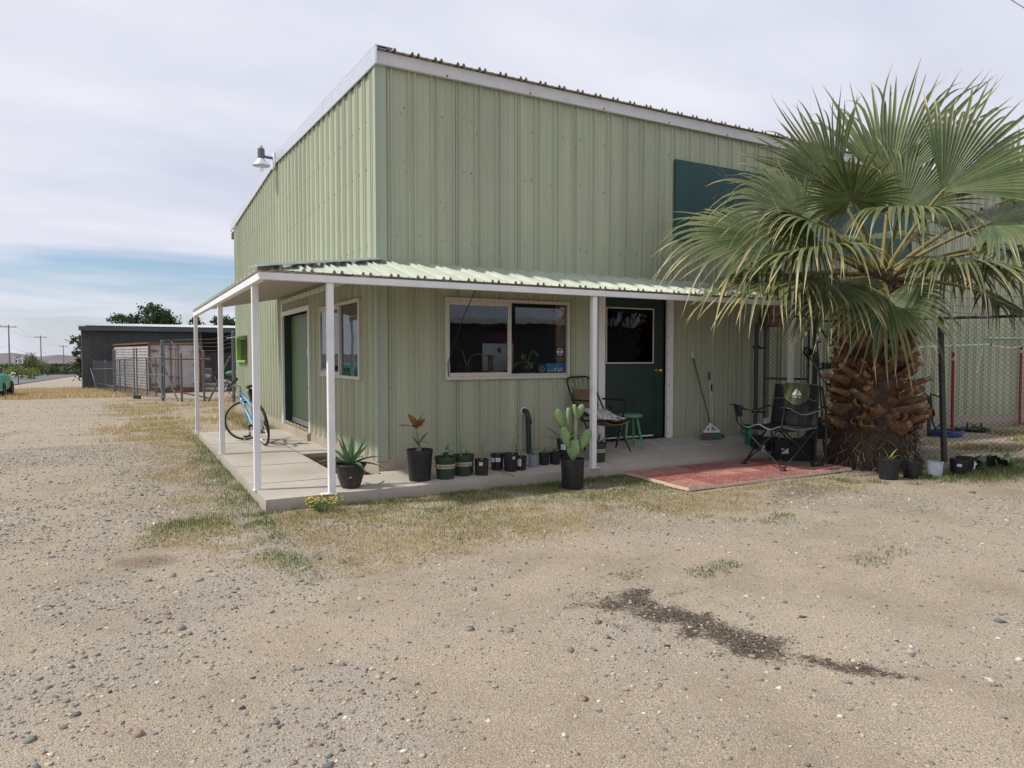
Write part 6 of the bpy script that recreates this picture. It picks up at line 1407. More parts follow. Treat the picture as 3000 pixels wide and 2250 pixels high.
# trees
leaf2 = vcol_mat('tree_leaf', .6, .2, .2, 3)
def tree(name, lbl, x, y, z_b, blobs, nleaf, ls, col, trunk_r=.14, group=None, cat='tree'):
    t = thing(name, lbl, cat, (x, y, z_b), group=group); r_ = np.random.default_rng(int(abs(x*100 + y)))
    V = []; F = []; Cc = []; tot = sum(b[3]**2*b[4] for b in blobs); sk = MB(); first_ = True
    top = max(b[2] for b in blobs)
    for bx, by, bz, br, brz in blobs:
        m = int(nleaf*br*br*brz/tot)
        dirs = r_.normal(size=(m, 3)); dirs /= np.linalg.norm(dirs, axis=1)[:, None]; rad = r_.random(m)**.45
        cl = r_.normal(0, .12, (max(3, m//14), 3)); ci = r_.integers(0, len(cl), m)
        ctr = r_.normal(size=(len(cl), 3)); ctr /= np.linalg.norm(ctr, axis=1)[:, None]; ctr *= (r_.random(len(cl))**.4)[:, None]
        pos = ctr[ci] + r_.normal(0, .16, (m, 3)); pos = pos*np.array([br, br, brz]) + np.array([x + bx, y + by, z_b + bz])
        tone = (.65 + .6*r_.random(len(cl)))[ci]
        for p, tn in zip(pos, tone):
            a = r_.normal(size=3); a /= np.linalg.norm(a); b = np.cross(a, r_.normal(size=3)); b /= np.linalg.norm(b); s = ls*r_.uniform(.6, 1.2); o = len(V)
            V += [p - a*s, p + b*s*.5, p + a*s, p - b*s*.5]; F.append((o, o + 1, o + 2, o + 3)); c = np.array(col)*tn*r_.uniform(.85, 1.15); Cc += [c]*4
        sk.tube([V3(x, y, z_b + bz*.25), V3(x + bx*.5, y + by*.5, z_b + bz*.6), V3(x + bx, y + by, z_b + bz), V3(x + bx*1.1, y + by, z_b + bz + brz*.7)], [trunk_r*.7, trunk_r*.5, trunk_r*.3, .01], 6)
    V = np.array(V) - np.array([x, y, z_b]); Cc = np.concatenate([np.array(Cc), np.ones((len(Cc), 1))], 1)
    npmesh('crown', V, np.array(F), leaf2, Cc, t)
    sk.cyl(V3(x, y, z_b - .2), V3(x, y, z_b + top*.35), trunk_r, trunk_r*.7, 8); sk.build('trunk', Mt['polewood'], t, smooth=60)
GTr = 'leafy trees behind the dark shed'
dk = (.05, .085, .03)
zt = gz(-6, 52)
tree('tree', 'dark leafy tree spreading at the left end of the dark shed', -4.75, 51.5, zt, [(0, 0, 2.4, 1.1, 1.0), (-.85, 0, 3.3, .6, .5), (.2, 0, 3.4, .8, .8), (-.5, 0, 1.2, .9, .8), (.6, 0, 1.2, .9, .9), (-.2, 0, 4.2, .45, .4), (-1.15, .2, 2.5, .45, .35), (-.9, 0, 1.9, .5, .45)], 3400, .13, dk, group=GTr)
zt = gz(-3, 54)
tree('tree', 'tallest leafy crown showing above the middle of the shed roof', -.7, 54.5, zt, [(0, 0, 5.3, 1.3, 1.0), (-1.9, 0, 5.0, 1.0, .6), (.9, 0, 4.9, 1.0, .7), (.2, 0, 6.1, .7, .45), (-2.6, 0, 5.2, .6, .35), (1.6, 0, 4.7, .7, .5), (-1.2, 0, 4.6, .8, .5)], 3600, .13, dk, group=GTr)
tree('tree', 'small leafy crown peeping over the shed roof right of the tallest one', 2.6, 54.5, zt, [(0, 0, 5.2, .45, .5), (-.2, 0, 4.8, .5, .5)], 500, .12, dk, group=GTr)
tree('tree', 'sparse leafy crown over the shed roof left of the porch post', 4.6, 54.5, zt, [(0, 0, 5.0, .8, .6), (-.7, 0, 5.2, .45, .4), (.9, 0, 4.9, .6, .45), (1.5, 0, 5.0, .35, .35)], 1300, .12, dk, group=GTr)
tree('tree', 'leafy crown over the shed roof beside the building corner', 8.6, 54.5, zt, [(0, 0, 5.1, .9, .7), (-1.0, 0, 5.0, .55, .45), (1.1, 0, 5.3, .8, .7)], 1600, .12, dk, group=GTr)
b1 = at_px(84, 1062, 95); tree('desert_shrub', 'feathery green desert tree right behind the speed limit sign', b1.x, b1.y, gz(b1.x, b1.y), [(0, 0, 2.1, 1.3, 1.0), (.8, 0, 1.4, 1.3, .9), (-.9, 0, 1.5, 1.2, .8), (.1, 0, 2.9, .8, .6)], 3000, .11, (.12, .155, .05), cat='tree')
b1 = at_px(60, 1078, 84); tree('desert_shrub', 'bright yellow green shrub low behind the speed limit sign post', b1.x, b1.y, gz(b1.x, b1.y), [(-.9, 0, .9, 1.0, .7), (.8, 0, .8, 1.2, .7), (0, 0, 1.1, .9, .6)], 2200, .09, (.20, .24, .06), .06, cat='shrub')
b1 = at_px(104, 1066, 120); tree('desert_shrub', 'darker rounded bush beside the middle utility pole', b1.x, b1.y, gz(b1.x, b1.y), [(0, 0, 1.5, 1.7, 1.2), (1.2, 0, 1.0, 1.1, .8)], 1800, .13, (.09, .13, .04), cat='shrub')
# scrub line across the valley
V = []; F = []; Cc = []
for i in range(9000):
    px = nr.uniform(-60, 300); dep = nr.uniform(150, 420); p = at_px(px, 1070, dep); zz = gz(p.x, p.y) + 3.2*nr.random()**1.5*(dep/300)
    a = nr.normal(size=3); a /= np.linalg.norm(a); b = np.cross(a, nr.normal(size=3)); b /= np.linalg.norm(b); s = nr.uniform(.3, .9); p = np.array([p.x, p.y, zz]); o = len(V); V += [p - a*s, p + b*s, p + a*s, p - b*s]; F.append((o, o + 1, o + 2, o + 3)); Cc += [np.array([*(np.array([.055, .085, .035])*nr.uniform(.6, 1.3)), 1])]*4
tag(npmesh('scrub', np.array(V), np.array(F), leaf2, np.array(Cc)), kind='stuff')
# wire fence and rail gate across the road
b1, b2 = at_px(94, 1080, 118), at_px(185, 1082, 235)
t = thing('wire_fence', 'low grey wire fence with pale posts across the road', 'fence', (b1.x, b1.y, gz(b1.x, b1.y)))
b = MB()
for i in range(9): p = b1.lerp(b2, i/8); z_ = gz(p.x, p.y); b.cyl((p.x, p.y, z_ - .2), (p.x, p.y, z_ + 1.5), .09, .09, 6)
b.build('post', Mt['galv'], t)
b = MB(); chain(b, (b1.x, b1.y), (b1.lerp(b2, .35).x, b1.lerp(b2, .35).y), gz(b1.x, b1.y) - .3, gz(b1.x, b1.y) + 1.3, .25, .012)
for z_ in (.5, 1., 1.4): b.tube([V3(*(b1.lerp(b2, i/8)[:2]), gz(*(b1.lerp(b2, i/8)[:2])) + z_) for i in range(9)], .02, 4)
b.build('wire_mesh', Mt['galv_dull'], t)
b1 = at_px(180.5, 1085, 215); b2 = at_px(197.5, 1085, 215); t = thing('rail_gate', 'white two post rail gate by the farthest utility pole', 'gate', (b1.x, b1.y, gz(b1.x, b1.y))); b = MB()
for p in (b1, b2): b.box(p.x - .12, p.x + .12, p.y - .12, p.y + .12, gz(p.x, p.y) - .1, gz(p.x, p.y) + 1.7)
b.build('post', Mt['signwhite'], t); b = MB(); b.bar((b1.x, b1.y, gz(b1.x, b1.y) + 1.1), (b2.x, b2.y, gz(b2.x, b2.y) + 1.1), .1, .22); b.build('rail', Mt['signwhite'], t)
# hills
def hills():
    A = np.radians(np.linspace(-180, 180, 721)); Rr = np.array([850, 950, 1020, 1090, 1150, 1210, 1260, 1300, 1400, 1600, 2000.]); V = []
    px0 = np.array([-400, -200, -60, 0, 20, 40, 70, 100, 125, 145, 160, 185, 200, 230, 300, 420, 520, 700]); py0 = np.array([1036, 1031, 1036, 1036, 1034, 1033.5, 1038, 1043, 1046, 1042, 1039, 1039, 1041, 1044, 1040, 1036, 1040, 1038])
    for a in A:
        x, y = math.sin(a), math.cos(a); dep = x*.485 + y*.874; lat = x*.874 - y*.485
        if dep > .3: py = float(np.interp(1500 + 2044*lat/dep, px0, py0))
        else: py = 1038
        w_ = 6*(float(fbm(np.float64(a*30 + 60), np.float64(1.), 3, 6)) - .5)*(1 if dep <= .3 or not (-60 < 1500 + 2044*lat/dep < 240) else .15)
        for r in Rr:
            dd = 1300*max(dep, .3); crest = 1.56 + (1041 - py + w_)*dd/2044
            v = float(sstep(850, 1300, np.float64(r))); base = -24.
            z = base + (crest - base)*v**1.3 + 9*(float(fbm(np.float64(x*r/60 + 500), np.float64(y*r/60 + 500), 4, 9)) - .5)*math.sin(PI*min(1, v))
            if r > 1300: z = crest - (r - 1300)*.03
            V.append((CAMP.x + x*r, CAMP.y + y*r, z))
    n = len(Rr); F = [(i*n + k, (i + 1)*n + k, (i + 1)*n + k + 1, i*n + k + 1) for i in range(len(A) - 1) for k in range(n - 1)]
    return tag(npmesh('hills', np.array(V), np.array(F), Mt['hill'], smooth=True), kind='structure')
hills()
# ---------------- green vehicle at the left edge
cx = -8.28; cy = 31.2; zc = gz(-7.6, 31)
t = thing('parked_car', 'sea green vintage vehicle cut by the left edge of the photo', 'car', (cx, cy, zc))
HW = .80
def bodysec(y, w, z0, z1, zr, wr):       # half section
    return [(w*.93, z0), (w, z0 + .12), (w, z1 - .06), (w*.97, z1), (wr*1.06, z1 + .02), (wr, zr - .12), (wr*.86, zr - .02), (wr*.5, zr + .01)]
secs = [(29.25, .74, .42, .96, 1.0, .60), (29.32, .79, .36, 1.04, 1.24, .60), (29.6, .80, .34, 1.06, 1.44, .60), (30.6, .80, .34, 1.06, 1.50, .58), (31.3, .80, .34, 1.04, 1.46, .57), (31.9, .80, .34, 1.0, 1.08, .60), (32.9, .76, .36, .92, .94, .55), (33.3, .66, .42, .80, .82, .5)]
b = MB(); vs = []; 
for y, w, z0, z1, zr, wr in secs:
    h_ = bodysec(y, w, z0, z1, zr, wr); ring = [(cx + a, y, zc + z_) for a, z_ in h_] + [(cx - a, y, zc + z_) for a, z_ in h_[::-1]]; vs += ring
m_ = 16
b.add(vs, [(i*m_ + k, i*m_ + (k + 1) % m_, (i + 1)*m_ + (k + 1) % m_, (i + 1)*m_ + k) for i in range(len(secs) - 1) for k in range(m_)] + [tuple(range(m_))[::-1], tuple(range((len(secs) - 1)*m_, len(secs)*m_))])
BODY = b.build('body', Mt['teal_car'], t, smooth=40)
b = MB(); b.box(cx - .86, cx + .86, 29.05, 29.2, zc + .36, zc + .47); b.build('bumper', Mt['teal_car'], t, bevel=.03)
for s_ in (-1, 1):
    for y in (29.95, 32.45):
        b = MB(); b.lathe([(.18, -.11), (.30, -.115), (.355, -.08), (.37, -.02), (.37, .02), (.355, .08), (.30, .115), (.18, .11)], (0, 0, 0), 24); b.v = [(cx + s_*.74 + z_, y + x_, zc + .37 + y_) for x_, y_, z_ in b.v]; Wt = b.build('wheel', Mt['rubber'], t, smooth=50)
        b = MB(); b.lathe([(0, .07), (.1, .09), (.19, .08), (.19, -.1), (0, -.1)], (0, 0, 0), 18); b.v = [(cx + s_*(.74 + z_), y + x_, zc + .37 + y_) for x_, y_, z_ in b.v]; b.build('rim', Mt['galv'], Wt, smooth=40)
    b = MB(); b.ball((cx + s_*.66, 29.22, zc + .62), .09, .05, .07, 12, 8); b.build('tail_light', Mt['redpaint'], t, smooth=60)
    b = MB(); b.ball((cx + s_*.64, 33.15, zc + .72), .1, .12, .1, 12, 8); b.build('headlight', Mt['signwhite'], t, smooth=60)
    b = MB(); b.cyl((cx + s_*.78, 31.7, zc + 1.0), (cx + s_*.92, 31.65, zc + 1.06), .012, .012, 6); b.ball((cx + s_*.97, 31.65, zc + 1.08), .10, .03, .06, 10, 7); b.build('mirror', Mt['galv'], t, smooth=60)
    b = MB(); b.box(cx + s_*.598 - .01, cx + s_*.598 + .01, 29.75, 31.2, zc + 1.13, zc + 1.36); b.build('window', Mt['ink'], t)
b = MB()
for k in range(3): b.box(cx + .34, cx + .52, 29.27, 29.31, zc + 1.10 + k*.05, zc + 1.125 + k*.05)
for k in range(3): b.box(cx - .52, cx - .34, 29.27, 29.31, zc + 1.10 + k*.05, zc + 1.125 + k*.05)
b.build('vent', Mt['ink'], t)

# ---------------- building across the yard, seen mirrored in the front window
OS = thing('gabled_barn', 'dark gabled barn with white eaves across the yard, mirrored in the front window', 'barn', (17, -24, 0))
b = MB(); b.box(6, 30, -34, -22, -.2, 3.3); b.build('wall', Mt['shed'], OS)
b = MB(); b.prism([(5.4, -21.5, 3.2), (5.4, -28, 4.9), (5.4, -34.5, 3.2), (5.4, -34.5, 3.35), (5.4, -28, 5.05), (5.4, -21.5, 3.35)], (25.2, 0, 0)); b.build('roof', Mt['galv'], OS)
b = MB(); b.box(5.3, 30.7, -21.5, -21.4, 3.05, 3.35); b.build('fascia', Mt['white'], OS)
# ================================================================ ground, stones, grass
def axis(segs):
    out = [segs[0][0]]
    for a, b, d in segs: out += list(np.arange(out[-1] + d, b + d*.5, d))
    return np.array(sorted(set(np.round(out, 4))))
def grow(a, b, n, p=3.): t = np.linspace(0, 1, n + 1)[1:]; return a + (b - a)*t**p
xs = np.concatenate([-grow(16, 3200, 34)[::-1], np.arange(-16, -5, .4), np.arange(-5, 9.5, .055), np.arange(9.5, 22, .4), grow(22, 3200, 34)])
ysn = np.concatenate([-grow(9, 400, 14)[::-1], np.arange(-9, -7, .2), np.arange(-7, -1.0, .05), np.arange(-1.0, 12, .16), np.arange(12, 60, .6), grow(60, 3800, 46)])
X, Y = np.meshgrid(xs, ysn, indexing='ij')
Zt = terr(X, Y)
dist = np.hypot(X - CAMP.x, Y - CAMP.y)
near = np.clip(1 - dist/40, 0, 1)
slabm = ((X > -1.5) & (X < 6.2) & (Y > -1.07) & (Y < 6.0)) | ((X > -.2) & (Y > -.05) & (Y < 12.7) & (X < 22.1))
mic = (.030*(fbm(X*.9, Y*.9, 3, 1) - .5) + .016*(fbm(X*4, Y*4, 3, 2) - .5) + .010*(fbm(X*13, Y*13, 3, 4) - .5))*near
# two faint wheel tracks on the gravel drive
Z = Zt + mic - .01
Z = np.where(slabm, Z - .12, Z)
# masks
nA = fbm(X*1.6, Y*1.6, 4, 11); nB = fbm(X*5, Y*5, 3, 12); nC = fbm(X*.45, Y*.45, 3, 13)
def lawn_mask(X, Y):
    n1 = fbm(X*1.3, Y*1.3, 4, 21); n2 = fbm(X*4.5, Y*4.5, 3, 22)
    edge = np.interp(X, [-2.6, -2.0, -1.2, -.4, 1., 2.9, 3.9, 5.2], [-1.9, -2.6, -3.0, -2.95, -2.75, -2.95, -3.0, -2.7])
    f = sstep(-.75, .55, Y - edge + (n1 - .5)*2.0)*(Y < -1.08)*sstep(-2.75, -2.25, X + (n1 - .5)*.8)*sstep(5.4, 4.4, X)
    bare = sstep(.55, .9, 1 - np.hypot((X - 2.15)/.95, (Y + 1.62)/.42)*.55)     # bare dirt around the cactus pot
    darkr = sstep(.2, .6, 1 - np.hypot((X - 3.9)/.75, (Y + 2.9)/.5))
    f = f*(1 - .9*bare)*(1 - .6*darkr)
    lx = np.interp(Y, [-1.6, -.7, .5, 2.6, 5.7, 10.7, 18], [-2.35, -2.25, -2.25, -2.5, -2.5, -2.55, -3.1])
    g = sstep(-.3, .3, X - lx + (n1 - .5)*1.0)*(X < -1.53)*(Y > -1.6)*sstep(20, 8, Y)
    return np.clip(np.maximum(f, g*.85)*sstep(.20, .66, n2*.65 + n1*.35)*(.8 + .5*sstep(-1.9, -1.2, Y)*(X > -1.5)), 0, 1)
def green_frac(X, Y):
    n = fbm(X*1.1, Y*1.1, 3, 31)
    a = np.interp(Y, [-3.2, -2.4, -1.9, -1.3, -1.1], [.10, .25, .55, .85, 1.05])*np.interp(X, [-2.4, -1.6, -.6, 0, 2.5, 5], [.5, .5, .55, .75, 1., 1.25])
    b = sstep(-2.05, -1.62, X)*np.interp(Y, [-1.3, .5, 3, 6, 8], [1.1, 1.15, .95, .4, .0])
    return np.clip(np.where(X < -1.53, np.maximum(b, a*(Y < -1)), a) + (n - .5)*.9, 0, 1)
def spill_mask(X, Y):
    best = np.full_like(X, -9.); pl = [(-.02, -4.78, .22), (.05, -4.90, .30), (.14, -5.12, .29), (.18, -5.45, .23), (.23, -5.72, .17), (.33, -5.98, .09), (.48, -6.22, .06), (.60, -6.36, .03)]
    n = fbm(X*7, Y*7, 5, 41)
    for (x0, y0, r0), (x1, y1, r1) in zip(pl, pl[1:]):
        dx, dy = x1 - x0, y1 - y0; t = np.clip(((X - x0)*dx + (Y - y0)*dy)/(dx*dx + dy*dy), 0, 1)
        d = np.hypot(X - x0 - dx*t, Y - y0 - dy*t); best = np.maximum(best, 1 - d/(r0 + (r1 - r0)*t))
    return sstep(-.6, 1.0, best + (n - .5)*2.5)
soilm = np.zeros_like(X)
def blob(cx, cy, rx, ry, k=1.): return k*sstep(0., .8, 1 - np.hypot((X - cx)/rx, (Y - cy)/ry) + (nA - .5)*.9)
soilm = np.maximum.reduce([blob(-2.62, -2.35, .42, .38, .75), blob(3.95, -2.95, .85, .5, .7), blob(2.2, -1.55, 1.1, .42, .65), blob(6.3, -2.4, 1.6, 1., .55), blob(2.2, -4.9, .5, .16, .5), blob(-1.7, -2.35, 1.0, .22, .35), blob(1.5, -1.35, 1.5, .2, .6)])
lawn = lawn_mask(X, Y); lawn = np.where(dist > 60, 0, lawn)
rg = sstep(.1, .7, 1 - np.hypot((X - 7.2)/2.4, (Y + 3.1)/.9) + (nA - .5)*.8)
dryb = sstep(-.2, .3, np.minimum.reduce([(Y - 26.8)/2, (44 - Y)/4, (X + 9.5)/1.5, (-1.9 - X)/1.2]) + (nA - .5)*1.2)
drym = sstep(.35, .6, nA)*((Y > 8) & (Y < 24))*sstep(-3.4, -2.2, X)*sstep(3., 1., X)
grassu = np.maximum.reduce([lawn*.8, rg*.7, dryb*.9, drym*.8])
gravel = np.clip(sstep(.42, .66, nA*.5 + nC*.5) + sstep(-2.2, -4.5, Y)*.25 + sstep(-2.6, -4., X)*sstep(-1, 3, Y)*.5, 0, 1)
spill = spill_mask(X, Y)
gm_, nt, p_ = nodes_of('desert_ground'); L_ = nt.links
def at_(nm): return N(nt, 'ShaderNodeAttribute', attribute_name=nm).outputs['Fac']
gp = N(nt, 'ShaderNodeNewGeometry').outputs['Position']
def nz_(s, d=5, r=.65):
    n = N(nt, 'ShaderNodeTexNoise'); n.inputs['Scale'].default_value = s; n.inputs['Detail'].default_value = d; n.inputs['Roughness'].default_value = r; L_.new(gp, n.inputs['Vector']); return n.outputs[0]
def vor(s, out='Color'):
    v = N(nt, 'ShaderNodeTexVoronoi'); v.inputs['Scale'].default_value = s; L_.new(gp, v.inputs['Vector']); return v.outputs[out]
big = nz_(.35, 4); med = nz_(3., 6); fine = nz_(110, 4, .7)
c = ramp(nt, big, [(.3, (.37, .295, .203)), (.7, (.435, .362, .262))]).outputs[0]
c = mixc(nt, ramp(nt, med, [(.35, (0, 0, 0)), (.7, (.55,)*3)]).outputs[0], c, (.32, .275, .215))
c = mixc(nt, ramp(nt, fine, [(.36, (.95,)*3), (.52, (0, 0, 0))]).outputs[0], c, (.20, .155, .115))
c = mixc(nt, ramp(nt, fine, [(.53, (0, 0, 0)), (.68, (.9,)*3)]).outputs[0], c, (.58, .51, .41))
c = mixc(nt, ramp(nt, nz_(.9, 7, .7), [(.46, (0, 0, 0)), (.68, (.75,)*3)]).outputs[0], c, (.235, .185, .13))
gq = N(nt, 'ShaderNodeMath', operation='MULTIPLY'); L_.new(at_('gravel'), gq.inputs[0]); L_.new(nz_(5., 6, .7), gq.inputs[1]); c = mixc(nt, ramp(nt, gq.outputs[0], [(.2, (0, 0, 0)), (.6, (.5,)*3)]).outputs[0], c, (.315, .285, .24))
# pebbles too small to model, three sizes
for s_, lo, hi, amt in ((230, .36, .46, .9), (115, .30, .38, .9), (60, .22, .28, .85)):
    d_ = vor(s_, 'Distance'); col_ = vor(s_, 'Color'); sep = N(nt, 'ShaderNodeSeparateColor'); L_.new(col_, sep.inputs[0])
    pc = ramp(nt, sep.outputs[0], [(0., (.10, .105, .12)), (.3, (.22, .22, .23)), (.5, (.36, .33, .29)), (.75, (.50, .45, .38)), (1., (.30, .21, .18))]).outputs[0]
    m1 = ramp(nt, d_, [(lo, (1, 1, 1)), (hi, (0, 0, 0))]).outputs[0]
    gate = N(nt, 'ShaderNodeMath', operation='LESS_THAN'); L_.new(sep.outputs[1], gate.inputs[0])
    ga = N(nt, 'ShaderNodeMath', operation='MULTIPLY_ADD'); L_.new(at_('gravel'), ga.inputs[0]); ga.inputs[1].default_value = .5; ga.inputs[2].default_value = .22; L_.new(ga.outputs[0], gate.inputs[1])
    mm = N(nt, 'ShaderNodeMath', operation='MULTIPLY'); L_.new(m1, mm.inputs[0]); L_.new(gate.outputs[0], mm.inputs[1]); m3 = N(nt, 'ShaderNodeMath', operation='MULTIPLY'); L_.new(mm.outputs[0], m3.inputs[0]); m3.inputs[1].default_value = amt
    c = mixc(nt, m3.outputs[0], c, pc)
gf = N(nt, 'ShaderNodeMath', operation='MULTIPLY'); L_.new(at_('grassy'), gf.inputs[0]); L_.new(nz_(14, 5), gf.inputs[1])
gf2 = ramp(nt, gf.outputs[0], [(.10, (0, 0, 0)), (.5, (.55,)*3)]).outputs[0]
c = mixc(nt, gf2, c, ramp(nt, nz_(50, 4), [(.3, (.22, .175, .10)), (.7, (.34, .28, .17))]).outputs[0])
so = N(nt, 'ShaderNodeMath', operation='MULTIPLY_ADD'); L_.new(at_('soil'), so.inputs[0]); so.inputs[1].default_value = 1.; nq = N(nt, 'ShaderNodeMath', operation='MULTIPLY_ADD'); L_.new(nz_(22, 6, .75), nq.inputs[0]); nq.inputs[1].default_value = .9; nq.inputs[2].default_value = -.45; L_.new(nq.outputs[0], so.inputs[2])
c = mixc(nt, ramp(nt, so.outputs[0], [(.25, (0, 0, 0)), (.85, (.85,)*3)]).outputs[0], c, (.15, .105, .07))
sp_ = N(nt, 'ShaderNodeMath', operation='MULTIPLY_ADD'); L_.new(at_('spill'), sp_.inputs[0]); sp_.inputs[1].default_value = 1.; nq = N(nt, 'ShaderNodeMath', operation='MULTIPLY_ADD'); L_.new(nz_(40, 6, .8), nq.inputs[0]); nq.inputs[1].default_value = 2.8; nq.inputs[2].default_value = -1.4; L_.new(nq.outputs[0], sp_.inputs[2])
c = mixc(nt, ramp(nt, sp_.outputs[0], [(.42, (0, 0, 0)), (.95, (.9,)*3)]).outputs[0], c, (.055, .042, .033))
L_.new(c, p_.inputs['Base Color']); p_.inputs['Roughness'].default_value = .95; p_.inputs['Specular IOR Level'].default_value = .15
bh = N(nt, 'ShaderNodeMath', operation='MULTIPLY_ADD'); L_.new(fine, bh.inputs[0]); bh.inputs[1].default_value = .5; vd = vor(120, 'Distance'); L_.new(vd, bh.inputs[2])
bh2 = N(nt, 'ShaderNodeMath', operation='MULTIPLY_ADD'); L_.new(nz_(28, 5), bh2.inputs[0]); bh2.inputs[1].default_value = 1.5; L_.new(bh.outputs[0], bh2.inputs[2])
bp_ = N(nt, 'ShaderNodeBump'); bp_.inputs['Strength'].default_value = .55; bp_.inputs['Distance'].default_value = .012; L_.new(bh2.outputs[0], bp_.inputs['Height']); L_.new(bp_.outputs[0], p_.inputs['Normal'])
nx_, ny_ = X.shape; idx = np.arange(nx_*ny_).reshape(nx_, ny_)
Fg = np.stack([idx[:-1, :-1], idx[1:, :-1], idx[1:, 1:], idx[:-1, 1:]], -1).reshape(-1, 4)
go = npmesh('ground', np.stack([X, Y, Z], -1).reshape(-1, 3), Fg, gm_, smooth=True, attrs={'gravel': gravel.ravel(), 'grassy': grassu.ravel(), 'soil': soilm.ravel(), 'spill': spill.ravel()})
tag(go, kind='structure')
def gsurf(x, y):       # height of the ground sheet
    return terr(x, y) + (.030*(fbm(x*.9, y*.9, 3, 1) - .5) + .016*(fbm(x*4, y*4, 3, 2) - .5) + .010*(fbm(x*13, y*13, 3, 4) - .5))*np.clip(1 - np.hypot(x - CAMP.x, y - CAMP.y)/40, 0, 1) - .01
# loose stones
ico = bmesh.new(); bmesh.ops.create_icosphere(ico, subdivisions=1, radius=1.); IV = np.array([v.co[:] for v in ico.verts]); IF = np.array([[v.index for v in f.verts] for f in ico.faces]); ico.free()
def scatter_stones(n, xr, yr, smin, smax, pw, keep, name, cols, mtl, flat=.62, sink=.25):
    x = nr.uniform(*xr, n); y = nr.uniform(*yr, n); k = keep(x, y); x, y = x[k], y[k]; m = len(x)
    s = smin*(1 - nr.random(m)*(1 - (smin/smax)**pw))**(-1/pw)
    V = IV[None]*(1 + nr.normal(0, .27, (m, 12, 1))); V = V*np.stack([s*nr.uniform(.75, 1.3, m), s*nr.uniform(.6, 1.1, m), s*nr.uniform(flat*.7, flat*1.15, m)], -1)[:, None]
    a = nr.uniform(0, 6.28, m); ca, sa = np.cos(a)[:, None], np.sin(a)[:, None]
    V = np.stack([V[..., 0]*ca - V[..., 1]*sa + x[:, None], V[..., 0]*sa + V[..., 1]*ca + y[:, None], V[..., 2] + (gsurf(x, y) + s*sink)[:, None]], -1)
    F = IF[None] + (np.arange(m)*12)[:, None, None]
    ci = nr.choice(len(cols), m, p=np.array([c_[1] for c_ in cols])/sum(c_[1] for c_ in cols)); cc = np.array([c_[0] for c_ in cols])[ci]*nr.uniform(.75, 1.25, (m, 1))*np.array([1.03, 1., .90]); cc = np.concatenate([cc, np.ones((m, 1))], 1)
    return tag(npmesh(name, V.reshape(-1, 3), F.reshape(-1, 3), mtl, np.repeat(cc, 12, 0)), kind='stuff')
stm_ = vcol_mat('stone', .8, 0, .25, 160)
STC = [((.19, .19, .195), 3.2), ((.13, .135, .145), 1.8), ((.28, .265, .245), 4), ((.36, .31, .25), 4.5), ((.50, .46, .39), 1.8), ((.28, .205, .17), 1.3), ((.16, .175, .155), 1.), ((.07, .07, .075), .6)]
def in_view(x, y, far=16):
    dx, dy = x - CAMP.x, y - CAMP.y; dep = dx*.485 + dy*.874; lat = dx*.874 - dy*.485
    return (dep > 2.2) & (dep < far) & (np.abs(lat) < dep*.80 + .4)
def keep1(x, y):
    g = fbm(x*1.6, y*1.6, 4, 11)*.5 + fbm(x*.45, y*.45, 3, 13)*.5
    d = sstep(.43, .62, g)*.78 + .22
    return in_view(x, y) & (nr.random(len(x)) < d) & ~((x > -1.55) & (y > -1.12)) & (nr.random(len(x)) > .75*lawn_mask(x, y)) & (nr.random(len(x)) > .35*spill_mask(x, y))
scatter_stones(520000, (-9, 9), (-7.2, 6), .003, .016, 2.1, keep1, 'gravel', STC, stm_, .6, .05)
scatter_stones(9000, (-8, 8), (-7.0, 5), .011, .034, 2.6, keep1, 'pebbles', STC, stm_, .55, .02)
def keepg(x, y): return in_view(x, y, 34) & (x < -2.4) & (nr.random(len(x)) < .8)
scatter_stones(12000, (-16, -2.4), (-2, 26), .008, .022, 2.2, keepg, 'gravel', STC, stm_)
# dark potting soil spilt on the gravel
def keeps(x, y): return nr.random(len(x)) < .8*spill_mask(x, y)**1.3
scatter_stones(26000, (-.9, 1.3), (-7.0, -4.2), .002, .0075, 2., keeps, 'spilt_soil', [((.035, .026, .02), 3), ((.06, .045, .035), 2), ((.10, .075, .055), .7)], vcol_mat('spilt_soil', .95, 0, .4, 90))
# grass blades
def blades(name, x, y, h, w, cols, lean, mtl, z=None):
    m = len(x); z = gsurf(x, y) if z is None else z; a = nr.uniform(0, 6.28, m); l = lean*nr.random(m)**.7; dx, dy = np.cos(a), np.sin(a); px_, py_ = -dy*w/2, dx*w/2
    b2 = a + nr.normal(0, .7, m); ex, ey = np.cos(b2), np.sin(b2)
    P0 = np.stack([x, y, z - .004], -1); P1 = P0 + np.stack([dx*h*l*.35, dy*h*l*.35, h*.62*(1 - .35*l)], -1); P2 = P1 + np.stack([ex*h*l*.75, ey*h*l*.75, h*.45*(1 - 1.25*l)], -1); S_ = np.stack([px_, py_, 0*px_], -1)
    V = np.stack([P0 - S_, P0 + S_, P1 + S_*.75, P1 - S_*.75, P2], 1); o = np.arange(m)[:, None]*5
    return tag(npmesh(name, V.reshape(-1, 3), [o + np.array([[0, 1, 2, 3]]), o + np.array([[3, 2, 4]])], mtl, np.repeat(np.concatenate([cols, np.ones((m, 1))], 1), 5, 0)), kind='stuff')
grm = vcol_mat('grass_blade', .6, .25, .15, 8)
GRN = np.array([[.10, .17, .035], [.14, .20, .05], [.075, .13, .03], [.19, .23, .075]]); DRY = np.array([[.46, .36, .17], [.38, .29, .13], [.52, .43, .24], [.30, .23, .11], [.44, .33, .13]])
def pick(P, m): return P[nr.integers(0, len(P), m)]*nr.uniform(.75, 1.25, (m, 1))
